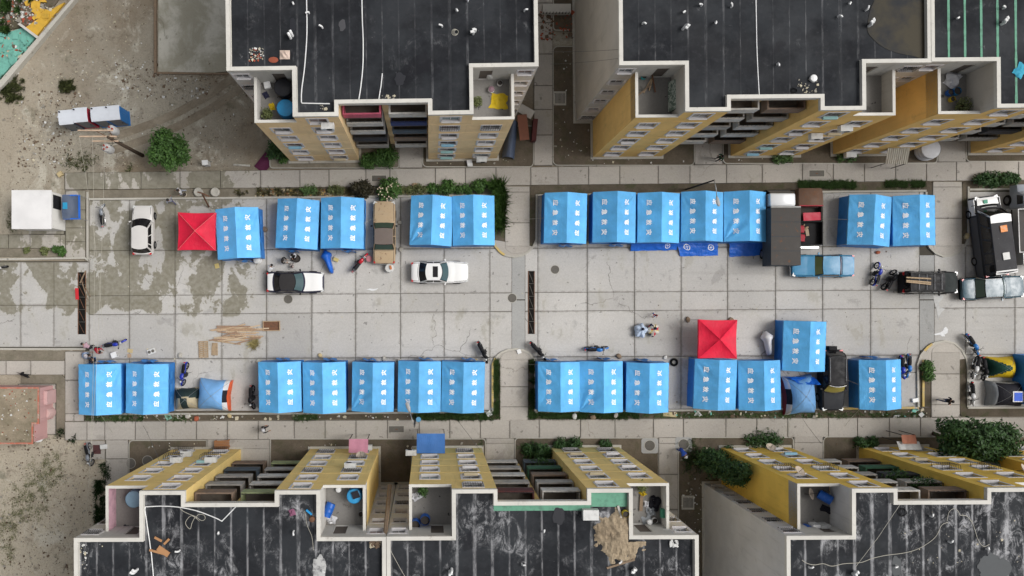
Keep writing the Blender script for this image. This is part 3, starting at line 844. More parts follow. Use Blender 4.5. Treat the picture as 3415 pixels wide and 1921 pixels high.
    for (xa, xb, n) in segs:
        for i in range(n):
            w = (xb - xa) / n; x0 = xa + w * i; xm = x0 + w / 2
            y0 = (DM if abs(xm) > XB - .26 else (0.0 if abs(xm) > XI + .26 else DR)) + 0.262
            mb = MB(); k = 1.0 / 1.0
            h = 0.010 + (0.008 if q % 2 else 0.0) + rng.uniform(0, 0.003)
            mb.box(-w / 2 - (0.04 if q % 2 else 0), y0, ZR, w / 2 + (0.04 if q % 2 else 0), DEP - 0.3, ZR + h)
            o = mb.build('felt_strip', M_BIT[bit], b); o.location = (xm, 0, 0)
            if felt_green and i >= 0:
                mb = MB()
                yy = y0
                pts = []
                while yy < DEP - 0.4:
                    wd = 0.07 + 0.03 * noise.noise((xm, yy * 2, 3)); pts.append((wd, yy)); yy += 0.4
                for (w0, ya), (w1, yb) in zip(pts[:-1], pts[1:]): mb.quad((-w0, ya, ZR + 0.03), (w0, ya, ZR + 0.03), (w1, yb, ZR + 0.03), (-w1, yb, ZR + 0.03))
                mb.build('green_seam', flat('green_sealant', (0.13, 0.32, 0.22), 0.7, 0.3, dirt=0.3, scale=3), b).location = (x0, 0, 0)
            q += 1
    # plinth
    pl = [(-HM, DEP), (-HM, DM), (-HW, DM), (-HW, 0), (-XI, 0), (-XI, 2.0), (XI, 2.0), (XI, 0), (HW, 0), (HW, DM), (HM, DM), (HM, DEP)]
    mb = MB(); mb.prism(offset_poly(pl, -0.18), -0.02, 0.19, 0); mb.build('plinth', M_KERB, b)
    # waste vents: a bent white pipe each
    return b

def loc_of(key, u, v, z):
    b = BLD[key]
    M = Matrix.Translation(b.location) @ b.rotation_euler.to_matrix().to_4x4()
    return M.inverted() @ P(u, v, z)

M_PVC = flat('white_pvc', (0.78, 0.78, 0.77), 0.4, 0.4, dirt=0.08)
def vent(key, u, v, big=False):
    p = loc_of(key, u, v, ZR)
    a = rng.uniform(0, 6.28); k = 1.5 if big else 1.0
    mb = MB()
    for q in ((0, 0), (0.12, 0.14)) if big else ((0, 0),):
        x, y = p.x + q[0], p.y + q[1]
        mb.tube([(x, y, ZR), (x, y, ZR + 0.25 * k), (x + 0.07 * math.cos(a), y + 0.07 * math.sin(a), ZR + 0.34 * k), (x + 0.2 * math.cos(a), y + 0.2 * math.sin(a), ZR + 0.34 * k)], 0.055 * k, 8)
    mb.build('vent_pipe', M_PVC, BLD[key], smooth=40)

YEL1, YEL2, YEL3, YEL4 = (0.82, 0.60, 0.33), (0.80, 0.53, 0.19), (0.82, 0.60, 0.23), (0.78, 0.53, 0.11)
block('B1', -2.78, 11.81, R(0.8), 'pale yellow apartment block with black felt roof, upper left of the picture', YEL1, (0.55, 0.53, 0.50), 0,
      ['white', 'black', 'grey', 'white', 'black', 'brown', 'white', 'slate', 'white', 'blue', 'pink', 'white'], grilles=((1, True, 4), (1, False, 4)), ledges=0.45)
block('B2', 21.15, 12.1, R(0.5), 'ochre apartment block with black roof and rain puddle, upper right', YEL2, (0.50, 0.47, 0.42), 0,
      ['white', 'grey', 'white', 'brown', 'white', 'white', 'grey', 'white'], ledges=0.6)
block('B3', 40.15, 12.32, R(0.5), 'ochre apartment block with green sealed roof seams in the upper right corner', YEL2, (0.50, 0.47, 0.42), 0,
      ['white', 'black', 'white', 'grey'], felt_green=True, ledges=0.4)
G4 = [(-1, True, 0), (-1, False, 0), (1, True, 0, 1), (1, False, 0, 1), (1, True, 1, 1), (1, False, 1, 1), (-1, True, 3), (-1, False, 3), (-1, True, 1)]
block('B4', -12.13, -11.1, R(180.2), 'yellow apartment block with pink roof terrace, lower left', YEL3, (0.56, 0.54, 0.50), 1,
      ['white', 'grey', 'olive', 'brown', 'grey', 'slate', 'white', 'grey'], grilles=G4, ledges=0.25)
block('B5', 6.92, -11.0, R(180.3), 'yellow apartment block with earth heap on its roof, lower middle', YEL3, (0.60, 0.585, 0.55), 1,
      ['white', 'maroon', 'slate', 'white', 'green', 'grey', 'brown', 'white', 'grey', 'grey'], gf=(0.68, 0.60, 0.26), grilles=[(1, False, 0), (1, False, 5), (-1, True, 0), (-1, False, 0)], ledges=0.3)
block('B6', 31.3, -10.95, R(180.3), 'deep yellow apartment block with chalky roof felt, lower right', YEL4, (0.55, 0.545, 0.54), 2,
      ['grey', 'white', 'brown', 'white', 'green', 'white', 'black', 'grey'], grilles=[(1, True, 3, 1), (1, False, 3, 1), (-1, True, 3, 1), (-1, False, 3, 1)], ledges=0.35)
block('B7', 50.3, -10.85, R(180.3), 'yellow apartment block end cut off at the right edge behind the dark tree', YEL4, (0.55, 0.545, 0.54), 1,
      ['grey', 'white'], grilles=[(1, True, 0)], ledges=0.35)
for k, pts in {'B1': [(970, 128, 1), (1578, 113, 1), (1076, 94), (1031, 45), (978, 12), (1474, 90), (1521, 35), (1748, 38), (1560, 5)],
               'B2': [(2276, 98, 1), (2281, 42), (2384, 76), (2337, 20), (2590, 215), (2896, 88, 1), (2793, 56), (2886, 36), (2830, 12), (2437, 25), (2142, 80)],
               'B3': [(3338, 82, 1), (3343, 30), (3190, 62)],
               'B4': [(1314 * 0.3494, 1898, 1), (730, 1778), (980, 1770), (1100, 1740), (600, 1835), (1075, 1900)],
               'B5': [(1506, 1896, 1), (2116, 1894, 1), (1812, 1772), (1740, 1880), (2070, 1868)],
               'B6': [(2850, 1905, 1), (2986, 1885), (3162, 1806), (2696, 1890), (3287, 1830), (3100, 1720)]}.items():
    for q in pts: vent(k, q[0], q[1], len(q) > 2)
# ------------------------------------------------------------------ relief tents
def cloth(name, c, rough=0.55, wr=0.5, fade=0.12, spec=0.35):
    t = NT(name); t.spec(spec if max(c) > .1 else .08); t.rough(rough)
    k = t.ramp(t.noise(0.8, 4, 0.6), 0.3, 0.7, 1 - fade, 1 + fade)
    col = t.mix(1.0, c, t.math('MULTIPLY', k, t.math('ADD', 0.89, t.math('MULTIPLY', t.rand(), 0.20))), 'MULTIPLY')
    t.b.inputs['Sheen Weight'].default_value = 0.12 if name == 'tent_blue' else 0.0
    d = t.ramp(t.noise(2.5, 6, 0.7), 0.55, 0.78, 0, 0.18)
    col = t.mix(d, col, tuple(x * 0.6 + 0.03 for x in c)); t.col(t.mix(t.ramp(t.noise(1.1, 7, 0.72, dist=.6), 0.56, 0.74, 0, 0.22), col, tuple(x * 0.75 + 0.10 for x in c)))
    v = t.scale(t.obj(), (3.0, 1.4, 1.0))
    h = t.noise(1.6, 5, 0.55, vec=v, dist=1.2)
    t.bump(h, wr, 0.06)
    return t.mat
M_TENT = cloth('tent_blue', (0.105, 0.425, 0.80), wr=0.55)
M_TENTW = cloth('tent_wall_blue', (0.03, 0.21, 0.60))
M_LET = flat('lettering_white', (0.93, 0.94, 0.96), 0.6, 0.3, dirt=0)
M_ROPE = flat('rope', (0.45, 0.42, 0.34), 0.9, 0.1, dirt=0)
TW2, TL2, TE, TRZ = 1.64, 1.93, 1.65, 2.50

def glyphs():
    out = {}
    for ch in '应急救灾':
        cu = bpy.data.curves.new('glyph', 'FONT'); cu.body = ch; cu.size = 1.0; cu.align_x = 'CENTER'; cu.align_y = 'CENTER'; cu.offset = 0.028; cu.resolution_u = 2; cu.fill_mode = 'FRONT'
        ob = bpy.data.objects.new('glyph', cu); COL.objects.link(ob)
        bpy.context.view_layer.update()
        me = bpy.data.meshes.new_from_object(ob.evaluated_get(bpy.context.evaluated_depsgraph_get()))
        vs = [v.co.copy() for v in me.vertices]; fs = [tuple(p.vertices) for p in me.polygons]
        if vs:
            x0, x1 = min(v.x for v in vs), max(v.x for v in vs); y0, y1 = min(v.y for v in vs), max(v.y for v in vs)
            vs = [((v.x - (x0 + x1) / 2) / (x1 - x0), (v.y - (y0 + y1) / 2) / (y1 - y0)) for v in vs]
        out[ch] = (vs, fs)
        bpy.data.objects.remove(ob); bpy.data.curves.remove(cu); bpy.data.meshes.remove(me)
    return out
GLY = glyphs()

def tent_variant(seed):
    rn = random.Random(seed)
    cor = [(rn.choice((-1, 1)), rn.choice((-1, 1)), rn.uniform(0.6, 1.2), rn.uniform(9, 14)) for _ in range(4)]
    sag = rn.uniform(0.03, 0.06); lean = rn.uniform(-0.05, 0.05); ph = rn.uniform(0, 50)
    def surf(s, a, y):
        """s = slope side, a 0 ridge .. 1 eave, y along"""
        x = s * TW2 * a + lean * (1 - a)
        t = y / TL2
        z = TRZ + (TE - TRZ) * a - sag * math.sin(math.pi * a) * (1 - t ** 4) * (1 - 0.6 * math.exp(-(t * 9) ** 2)) + 0.02 * math.exp(-(t * 14) ** 2)
        z += -0.05 * (1 - a) * (1 - t * t) * 0.7 + 0.015 * noise.noise((x * 0.9 + ph, y * 0.9, 0))
        for (cs, cy, st, fr) in cor:
            if cs != s: continue
            dx, dy = (1 - a) * TW2, (TL2 - cy * y)
            ang = math.atan2(dy, dx + 0.05); rad = math.hypot(dx, dy)
            z += 0.026 * st * math.sin(ang * fr + ph) * math.exp(-((ang - 0.9) / 0.5) ** 2) * math.exp(-((rad - 1.1) / 1.0) ** 2)
        return Vector((x, y, z))
    rt = MB()
    for s in (-1, 1):
        rt.patch(lambda u, v: surf(s, u, (2 * v - 1) * TL2), 22, 34)
        # hanging valance along the eave
        rt.patch(lambda u, v: surf(s, 1, (2 * u - 1) * TL2) + Vector((s * 0.012 * (1 + math.sin(u * 40)), 0, -0.13 * v)), 34, 1)
    for e in (-1, 1):
        for s in (-1, 1):
            rt.patch(lambda u, v: surf(s, u, e * TL2) + Vector((0, e * 0.02 * v, -0.12 * v - 0.02 * v * math.sin(u * 9 + ph))), 14, 1)
    roof = rt.mesh('tent_roof', M_TENT, smooth=35)
    lt = []
    for s in (-1, 1):
        for i, ch in enumerate('应急救灾'):
            mb = MB()
            vs, fs = GLY[ch]
            c0 = (1.5 - i) * 0.765 if s < 0 else (i - 1.5) * 0.765
            pts = []
            for (gx, gy) in vs:
                y = c0 + (-gx if s < 0 else gx) * 0.44
                a = 0.51 - gy * 0.44 / 1.86
                p = surf(s, a, y) + Vector((s * 0.008, 0, 0.018)); pts.append(p)
            mb.add(pts, fs)
            lt.append(mb.mesh('printed_character', M_LET))
    wm = MB(); i = 0.06; sp = 0.10
    def wallp(p0, p1, top0, top1, nx):
        wm.patch(lambda u, v: Vector((p0[0] + (p1[0] - p0[0]) * u, p0[1] + (p1[1] - p0[1]) * u, 0)) * (1 + 0.035 * (1 - v)) + Vector((0.03 * noise.noise((u * 5 + ph, v * 3, p0[0])), 0.03 * noise.noise((u * 5, v * 3 + ph, p0[1])), v * (top0 + (top1 - top0) * u))), nx, 6)
    xw, yw = TW2 - i, TL2 - i
    wallp((-xw, -yw), (-xw, yw), TE, TE, 20); wallp((xw, yw), (xw, -yw), TE, TE, 20)
    for e in (-1, 1):
        wallp((-xw, e * yw), (0, e * yw), TE, TRZ - 0.08, 10); wallp((0, e * yw), (xw, e * yw), TRZ - 0.08, TE, 10)
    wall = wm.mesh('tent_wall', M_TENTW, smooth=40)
    return roof, lt, wall
TV = [tent_variant(k) for k in range(6)]
mb = MB(); mb.patch(lambda u, v: Vector((0.02 * math.sin(v * 3), (u - .5) * 0.62, (v - .5) * 0.6)), 4, 3)
ME_FLAP = mb.mesh('window_flap', cloth('flap_blue', (0.05, 0.25, 0.62)))
mb = MB(); mb.patch(lambda u, v: Vector(((u - .5) * 1.05 + 0.05 * math.sin(v * 4), -0.10 - 0.30 * v * (1 - v) - 0.12 * math.sin(u * 5) ** 2, 1.55 * v)), 8, 6)
ME_DOOR = mb.mesh('door_flap', M_TENTW, smooth=True)

def rope(parent, a, b, name='guy_rope', r=0.012, mat=None):
    mb = MB(); a = Vector(a); b = Vector(b); m = (a + b) / 2 - Vector((0, 0, 0.04 * (a - b).length))
    mb.tube([a, m, b], r, 4); mb.build(name, mat or M_ROPE, parent)

NT_ = [0]
def tent(u, v, rot, label, ropes=(), door=None, flaps=False):
    k = NT_[0]; NT_[0] += 1
    p = P(u, v, TE); p.z = 0.03
    t = thing('relief_tent', label, 'tent', p, R(rot), 'blue disaster relief tents')
    rk_ = random.Random(k + 99); t.rotation_euler = (R(rk_.uniform(-1.1, 1.1)), R(rk_.uniform(-1.3, 1.3)), R(rot))
    sc = 1 + random.Random(k).uniform(-0.018, 0.014)
    t.scale = (sc, sc, 1 + random.Random(k + 50).uniform(-0.02, 0.03))
    rf, lt, wl = TV[k % 6]
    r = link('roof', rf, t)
    for m in lt: link('printed_character', m, r)
    w = link('wall', wl, t)
    if flaps:
        for y in (-1.0, 0.0, 1.0): link('window_flap', ME_FLAP, w, (TW2 + 0.02, y * 1.0, 0.95))
    if door is not None:
        o = link('door_flap', ME_DOOR, t, (random.Random(k).uniform(-.5, .5), door * (TL2 - 0.03), 0.0), 0 if door < 0 else math.pi)
    for (sx, sy, dx, dy) in ropes:
        rope(t, (sx * TW2, sy * TL2, TE), (sx * TW2 + dx, sy * TL2 + dy, 0.02))
    return t

ROWS = [
 ('upper left row', [(795, 779, 2.9, 'first blue relief tent beside the red canopy, tilted, in the upper left row', (), -1, True),
  (992.4, 748.7, -2.7, 'blue relief tent third from left, with people sitting below it, upper left row', (), -1, False),
  (1143, 745, -0.6, 'blue relief tent left of the rusty tan sedan', ((1, 0, 0.9, 0.8),), -1, True),
  (1438, 738, -2.0, 'wrinkled blue relief tent right of the rusty tan sedan', (), None, False),
  (1579, 735, 0.6, 'blue relief tent against the tall green hedge', ((1, 1, 0.1, 0.2),), None, False)]),
 ('upper right row', [(1884.7, 726.8, -1.0, 'first blue relief tent right of the upper middle crossing', ((-1, 0, -1.4, 0.0),), -1, False),
  (2048, 724.8, -0.5, 'second blue relief tent right of the upper middle crossing', (), -1, False),
  (2194.8, 726.4, -0.5, 'third blue relief tent right of the upper middle crossing, crumpled tarp at its foot', (), None, False),
  (2340.6, 723.9, -0.5, 'blue relief tent under the upper street lamp', (), None, False),
  (2483, 724, 0.0, 'blue relief tent touching the dark box truck', (), None, False),
  (2898.8, 737, -3.2, 'tilted blue relief tent right of the red wrecked pickup', ((-1, 1, -1.4, 0.3), (-1, 0, -2.0, 0.2), (-1, -1, -1.6, -0.2)), None, False),
  (3047.4, 735, 1.2, 'last blue relief tent of the upper right row, by the right crossing', ((0.2, 1, 1.2, 0.9),), None, False)]),
 ('lower right row', [(2681.7, 1153.4, -1.6, 'blue relief tent standing forward of the lower right row', ((1, -1, 0.5, -0.2),), None, False),
  (2934, 1282, 0.8, 'blue relief tent right of the black off-roader with roof rails', ((-1, 1, -1.6, 0.0), (-1, 0, -1.5, 0.8), (-1, -1, -0.4, -1.6)), 1, False),
  (1862.4, 1290.4, 0.0, 'first blue relief tent right of the lower middle crossing', ((-1, 0.9, -0.6, -0.1),), 1, False),
  (2006, 1290, 0.1, 'second blue relief tent right of the lower middle crossing', (), 1, False),
  (2160, 1291, -0.5, 'third blue relief tent right of the lower middle crossing, a loose tyre beside it', (), 1, False),
  (2385, 1280.6, -2.0, 'blue relief tent directly below the lower red canopy', ((-1, 1, -1.7, 0.0),), None, False),
  (2533, 1285, 0.8, 'blue relief tent between the lower red canopy and the pale blue dome tent', (), None, False)]),
 ('lower left row', [(935, 1289, 1.0, 'blue relief tent right of the lone parked dark motorcycle, lower left row', (), 1, False),
  (1083, 1290, 0.6, 'second of the five joined blue relief tents, lower left row', (), 1, False),
  (1244.8, 1289.7, -0.8, 'middle one of the five blue relief tents, lower left row', (), 1, False),
  (1398.6, 1290, -0.8, 'blue relief tent under the lower street lamp', (), 1, False),
  (1543.9, 1290.4, -1.3, 'last blue relief tent before the lower middle crossing', (), 1, False),
  (335.8, 1298.8, 0.8, 'leftmost blue relief tent, with a group of people at its door', ((0, -1, 0.3, -1.7),), 1, False),
  (491, 1294, -0.9, 'second blue relief tent from the left in the lower row, beside the tan dome tent', ((0.2, -1, 0.9, -1.5), (1, -1, 1.0, -0.9)), 1, True),
  (3496, 1268, 0.0, 'blue relief tent cut off at the right picture edge', (), None, False)])]
for row, lst in ROWS:
    for (u, v, r, lab, rp, dr, fl) in lst: tent(u, v, r, lab, rp, dr, fl)

# ------------------------------------------------------------------ red canopies
M_RED = cloth('canopy_red', (0.66, 0.010, 0.045), 0.6, 0.6)
M_REDL = flat('canopy_seam', (0.78, 0.20, 0.20), 0.6)
M_POLE = flat('pole_grey', (0.32, 0.33, 0.34), 0.4, 0.5, metal=0.5)
def canopy(u, v, w, rot, label, seam):
    p = P(u, v, 2.15); p.z = 0.03
    t = thing('pop_up_canopy', label, 'canopy', p, R(rot), 'red pop-up canopies')
    h = w / 2; ze, za = 2.15, 2.65
    mb = MB()
    for k in range(4):
        c, s = math.cos(k * math.pi / 2), math.sin(k * math.pi / 2)
        def f(a, b, c=c, s=s):
            q_ = 1 - abs(2 * b - 1) ** 2; x, y = h * a * (2 * b - 1), -h * a * (1 - 0.035 * a * q_)
            z = za + (ze - za) * a - 0.12 * math.sin(math.pi * a) * q_ - 0.05 * a * a * q_ + 0.03 * noise.noise((x * 2.2 + k * 5 + u, y * 2.2, 1)) * q_
            return Vector((c * x - s * y, s * x + c * y, z))
        mb.patch(f, 10, 12)
        mb.patch(lambda b, a, f=f: f(1, b) + Vector((0, 0, -0.24 * a)), 10, 1)
    r = mb.build('canopy_roof', M_RED, t, smooth=30)
    mb = MB()
    for sx in (-1, 1):
        for sy in (-1, 1): mb.tube([(0, 0, za + 0.012), (sx * h * .5, sy * h * .5, (za + ze) / 2 + 0.012), (sx * h, sy * h, ze + 0.012)], 0.014 if seam else 0.007, 4)
    mb.build('seam', M_REDL if seam else M_RED, r)
    for sx in (-1, 1):
        for sy in (-1, 1):
            mb = MB(); mb.tube([(sx * (h - .05), sy * (h - .05), 0), (sx * (h - .05), sy * (h - .05), ze)], 0.022, 6); mb.build('leg', M_POLE, t)
    return t
canopy(656, 772, 2.92, -0.5, 'red pop-up canopy with pale ridge seams at the left end of the upper tent row', True)
canopy(2393, 1131, 3.0, -0.6, 'red pop-up canopy with dented peak in front of the lower right tents', False)

# ------------------------------------------------------------------ small camping tents and tarpaulins
C_ = lambda n, c, **k: cloth(n, c, **k)
M_SKY = C_('fly_pale_blue', (0.16, 0.36, 0.66)); M_TAN = C_('fly_tan', (0.42, 0.36, 0.24)); M_DKG = C_('fly_dark_green', (0.025, 0.04, 0.04))
M_WHT = C_('fly_white', (0.62, 0.62, 0.64)); M_BLK = C_('fly_black', (0.022, 0.022, 0.028)); M_ORG = C_('fly_orange', (0.62, 0.10, 0.03))
M_YLW = C_('fly_yellow', (0.62, 0.43, 0.01)); M_BOTTLE = C_('fly_bottle_green', (0.02, 0.065, 0.05)); M_GRYF = C_('fly_grey', (0.30, 0.32, 0.34))
M_TARP = C_('tarp_blue', (0.015, 0.13, 0.58), rough=0.35, wr=0.8); M_SLATE = C_('fly_slate', (0.07, 0.095, 0.15)); M_WINE = C_('fly_wine', (0.22, 0.012, 0.02))
def dome(u, v, w, l, h, rot, label, mats, pick, pw=0.45, seed=0, pushes=()):
    """camping tent: mats list, pick(x,y) -> index over the unit square"""
    p = P(u, v, h * 0.4); p.z = 0.03
    t = thing('camping_tent', label, 'tent', p, R(rot))
    n = 22
    groups = {}
    def s(x, y):
        z = h * (max(0.0, (1 - x * x) * (1 - y * y)) ** pw)
        for (px, py, a, r) in pushes: z += a * math.exp(-((x - px) ** 2 + (y - py) ** 2) / r) * (1 - x * x) * (1 - y * y)
        rr = 1 - 0.10 * (1 - abs(y)) * abs(x) - 0.10 * (1 - abs(x)) * abs(y)
        return Vector((x * w / 2 * rr, y * l / 2 * rr, z + 0.015 * noise.noise((x * 4 + seed, y * 4, 0))))
    names = {}
    for i in range(n):
        for j in range(n):
            x, y = math.sin(((i + .5) / n * 2 - 1) * math.pi / 2), math.sin(((j + .5) / n * 2 - 1) * math.pi / 2)
            k = pick(x, y); g = groups.setdefault(k, MB())
            X = [math.sin((q / n * 2 - 1) * math.pi / 2) for q in (i, i + 1)]; Y = [math.sin((q / n * 2 - 1) * math.pi / 2) for q in (j, j + 1)]
            g.quad(s(X[0], Y[0]), s(X[1], Y[0]), s(X[1], Y[1]), s(X[0], Y[1]))
    for k, g in sorted(groups.items()): g.build(('fly_sheet', 'side_panel', 'end_panel', 'trim_panel')[min(k, 3)], mats[k], t, smooth=50)
    mb = MB()
    for sg in (-1, 1):
        mb.tube([s(math.sin(q), sg * math.sin(q)) + Vector((0, 0, 0.015)) for q in [(-1.5 + 3 * i / 12) for i in range(13)]], 0.012, 4)
    mb.build('tent_pole', M_POLE, t)
    return t
dome(714, 1317, 2.6, 2.45, 1.6, -4, 'pale blue camping tent with white, black and orange side, lower left row', [M_SKY, M_WHT, M_ORG, M_BLK],
     lambda x, y: 0 if x < 0.66 else (2 if x > 0.93 else (3 if abs(y + 0.05) < 0.42 else 1)), 0.30)
dome(625, 1330, 2.1, 1.75, 1.15, 3, 'small tan and dark green dome tent beside the pale blue one', [M_TAN, M_DKG],
     lambda x, y: 1 if (abs(y - 0.75 + 0.35 * abs(x)) < 0.42 or (abs(x + 0.1) < 0.25 and y < 0.1)) else 0, 0.5)
d3 = dome(2668, 1318, 2.5, 3.1, 1.75, 5, 'pale blue dome tent with wine red end, between lower right tents', [M_SKY, M_WHT, M_WINE, M_BLK],
     lambda x, y: 0 if x > -0.78 else (2 if x < -0.95 else (3 if abs(y) < 0.45 else 1)), 0.34)
dome(3342, 1226, 2.35, 1.75, 1.3, 0, 'yellow and dark green dome tent beside the parked motorcycles at right', [M_YLW, M_BOTTLE],
     lambda x, y: 1 if (x < 0.45 and abs(y) < 0.62 * (0.45 - x)) else 0, 0.5)
d5 = dome(3352, 1313, 2.65, 2.0, 1.35, -1, 'black tent with grey side and square blue vent at the right edge', [M_BLK, M_GRYF],
     lambda x, y: 1 if (x < -0.72 or y > 0.9) else 0, 0.22)
mb = MB(); mb.box(0.0, -0.55, 1.385, 0.80, 0.28, 1.40); o = mb.build('vent', M_WHT, d5)
mb = MB(); mb.box(0.10, -0.48, 1.402, 0.74, 0.18, 1.414); mb.build('vent_mesh', flat('vent_blue', (0.02, 0.10, 0.60)), o)

def tarp(pts, label, mat, seed, amp=0.10, hts=None, logo=None, n=26, name='tarpaulin'):
    """crumpled sheet inside a pixel quad; hts = heights of its four corners"""
    q = [P(*pt, 0.04) for pt in pts]; hts = hts or (0.04,) * 4
    c = sum(q, Vector()) / 4
    def f(u, v):
        a = q[0].lerp(q[1], u).lerp(q[3].lerp(q[2], u), v)
        hh = (hts[0] * (1 - u) + hts[1] * u) * (1 - v) + (hts[3] * (1 - u) + hts[2] * u) * v
        w = noise.noise((a.x * 2.2 + seed, a.y * 3.0, 0)) + 0.6 * noise.noise((a.x * 6 + seed, a.y * 5, 2))
        a.x += 0.05 * noise.noise((u * 6, v * 6, seed)); a.y += 0.06 * noise.noise((u * 6 + 9, v * 6, seed)) * (1 if 0 < v else 0.4)
        return Vector((a.x - c.x, a.y - c.y, 0.05 + hh + amp * (0.55 + 0.5 * w)))
    t = thing(name, label, 'tarpaulin', (c.x, c.y, 0))
    mb = MB(); mb.patch(f, n, n); s = mb.build('sheet', mat, t, smooth=True)
    for (lu, lv, lr) in logo or ():
        mb = MB()
        ring = lambda r0, r1, z: [(lambda a: (a))(0)]
        W = (q[1] - q[0]).length; H = (q[3] - q[0]).length
        def pt(x, y): return f(lu + x / W, lv - y / H) + Vector((0, 0, 0.02))
        for k in range(20):
            a0, a1 = 2 * math.pi * k / 20, 2 * math.pi * (k + 1) / 20
            mb.quad(pt(lr * math.cos(a0), lr * math.sin(a0)), pt(lr * math.cos(a1), lr * math.sin(a1)), pt(lr * .8 * math.cos(a1), lr * .8 * math.sin(a1)), pt(lr * .8 * math.cos(a0), lr * .8 * math.sin(a0)))
        for (x0, y0, x1, y1) in ((-.08, -.62, .08, .62), (-.5, -.05, .5, .12)):
            mb.quad(pt(lr * x0, lr * y0), pt(lr * x1, lr * y0), pt(lr * x1, lr * y1), pt(lr * x0, lr * y1))
        mb.build('emblem', M_LET, s)
    return t
tarp([(2100, 812), (2258, 810), (2256, 834), (2102, 838)], 'long crumpled blue tarp below the third upper right tent', M_TARP, 3, 0.16, (0.35, 0.35, 0, 0), [(0.78, 0.45, 0.2)])
tarp([(2252, 808), (2388, 812), (2394, 853), (2268, 855)], 'crumpled blue tarp with two white round emblems below the street lamp tent', M_TARP, 8, 0.10, (0.35, 0.35, 0, 0), [(0.22, 0.35, 0.26), (0.82, 0.35, 0.26)])
tarp([(2428, 808), (2542, 808), (2538, 852), (2432, 857)], 'plain blue tarp beside the dark box truck', M_TARP, 15, 0.06, (0.3, 0.3, 0, 0))
tarp([(2612, 1254), (2702, 1256), (2708, 1278), (2640, 1276)], 'dark blue tarp thrown over the end of the pale blue dome tent', M_TARP, 22, 0.10, (0.7, 0.7, 1.5, 1.4))
# awning sheet beside the white hut
a = P(238, 691, 1.7); t = thing('awning_sheet', 'slate blue tarp awning with bright blue border beside the white hut', 'awning', (a.x, a.y, 0.15), R(1))
mb = MB(); mb.patch(lambda u, v: Vector(((u - .5) * 1.25, (v - .5) * 1.85, 1.75 - 0.25 * u - 0.12 * math.sin(v * 3.14) * math.sin(u * 3.14) + 0.25 * math.exp(-((u - .25) ** 2 + (v - .5) ** 2) * 12))), 14, 16); s = mb.build('sheet', M_SLATE, t, smooth=True)
mb = MB(); mb.box(0.52, -0.95, 1.46, 0.66, 0.95, 1.52); mb.box(-0.6, 0.86, 1.58, 0.515, 0.95, 1.64); mb.box(-0.6, -0.95, 1.58, 0.515, -0.86, 1.64); mb.build('border', M_TARP, s)
mb = MB(); mb.box(-0.5, -0.18, 1.93, -0.14, 0.32, 1.95); mb.build('patch', flat('teal_patch', (0.02, 0.28, 0.50)), s)
for x, y in ((0.58, 0.88), (0.58, -0.88), (-0.58, 0.88), (-0.58, -0.88)):
    mb = MB(); mb.tube([(x, y, 0), (x, y, 1.55)], 0.025, 6); mb.build('post', M_POLE, t)

def cover_bike(u, v, rot, mat, label, L=1.9):
    p = P(u, v, 0.6); p.z = 0.03
    t = thing('covered_motorcycle', label, 'motorcycle', p, R(rot))
    secs = [(-L / 2, .10, .45), (-.8, .16, .75), (-.45, .20, .88), (-.1, .22, .92), (.2, .26, .98), (.42, .40, 1.08), (.55, .42, 1.10), (.7, .30, .95), (.85, .16, .70), (L / 2, .10, .50)]
    rings = []
    for x, w, h in secs:
        rings.append([(x, w * math.cos(a) * (1.0 + 0.5 * max(0, -math.sin(a))) + 0.03 * noise.noise((x * 5, a * 3, 1)), 0.16 + max(0, (h - .16) * (0.5 + 0.5 * math.sin(a)))) for a in [math.pi * 2 * k / 14 for k in range(14)]])
    mb = MB(); mb.loft(rings); mb.build('cover_sheet', mat, t, smooth=60)
    for x in (-.65, .65):
        mb = MB(); mb.tube([(x + .28 * math.cos(a), 0, .30 + .28 * math.sin(a)) for a in [math.pi * 2 * k / 14 for k in range(14)]], .05, 6, closed=True); mb.build('tyre', M_BLACK, t)
    return t
cover_bike(1094, 873, 108, M_TARP, 'motorcycle under a blue cover below the tents at left')
cover_bike(2562, 1145, 99, C_('cover_white', (0.82, 0.82, 0.84)), 'motorcycle under a white cover left of the forward blue tent')
# ------------------------------------------------------------------ vehicles
M_TYRE = flat('tyre_rubber', (0.014, 0.014, 0.014), 0.9, 0.05, dirt=0.1)
M_RIM = flat('wheel_rim', (0.22, 0.22, 0.23), 0.4, 0.4, metal=0.6)
M_CHROME = flat('chrome', (0.6, 0.6, 0.6), 0.25, 0.5, metal=0.9, dirt=0.1)
M_PLAST = flat('black_plastic', (0.014, 0.014, 0.015), 0.6, 0.08, dirt=0.1)
M_LAMP = flat('lamp_lens', (0.62, 0.63, 0.62), 0.15, 0.6, dirt=0)
M_TAIL = flat('tail_lens', (0.55, 0.015, 0.02), 0.2, 0.6, dirt=0)
def paint_mat(name, c, rough=0.35, rust=0.0, dust=0.2):
    if name in MATS: return MATS[name]
    t = NT(name); t.spec(0.5 if max(c) > 0.1 else 0.12); t.b.inputs['Coat Weight'].default_value = (0.35 if max(c) > 0.1 else 0.0) if rust == 0 else 0.03; t.b.inputs['Coat Roughness'].default_value = 0.15
    col = t.mix(t.ramp(t.noise(1.8, 6, 0.7), 0.5, 0.8, 0, dust), c, tuple(min(0.33, x * 1.6 + 0.02) for x in c))
    if rust > 0:
        r = t.ramp(t.noise(2.6, 8, 0.75, dist=0.6), 0.66 - 0.2 * rust, 0.72 - 0.14 * rust)
        col = t.mix(r, col, t.mix(t.noise(9, 5), (0.10, 0.045, 0.022), (0.22, 0.11, 0.06)))
    t.col(col); t.rough(t.ramp(t.noise(2.2, 5), 0.3, 0.7, rough, min(1, rough + 0.25)))
    MATS[name] = t.mat
    return t.mat
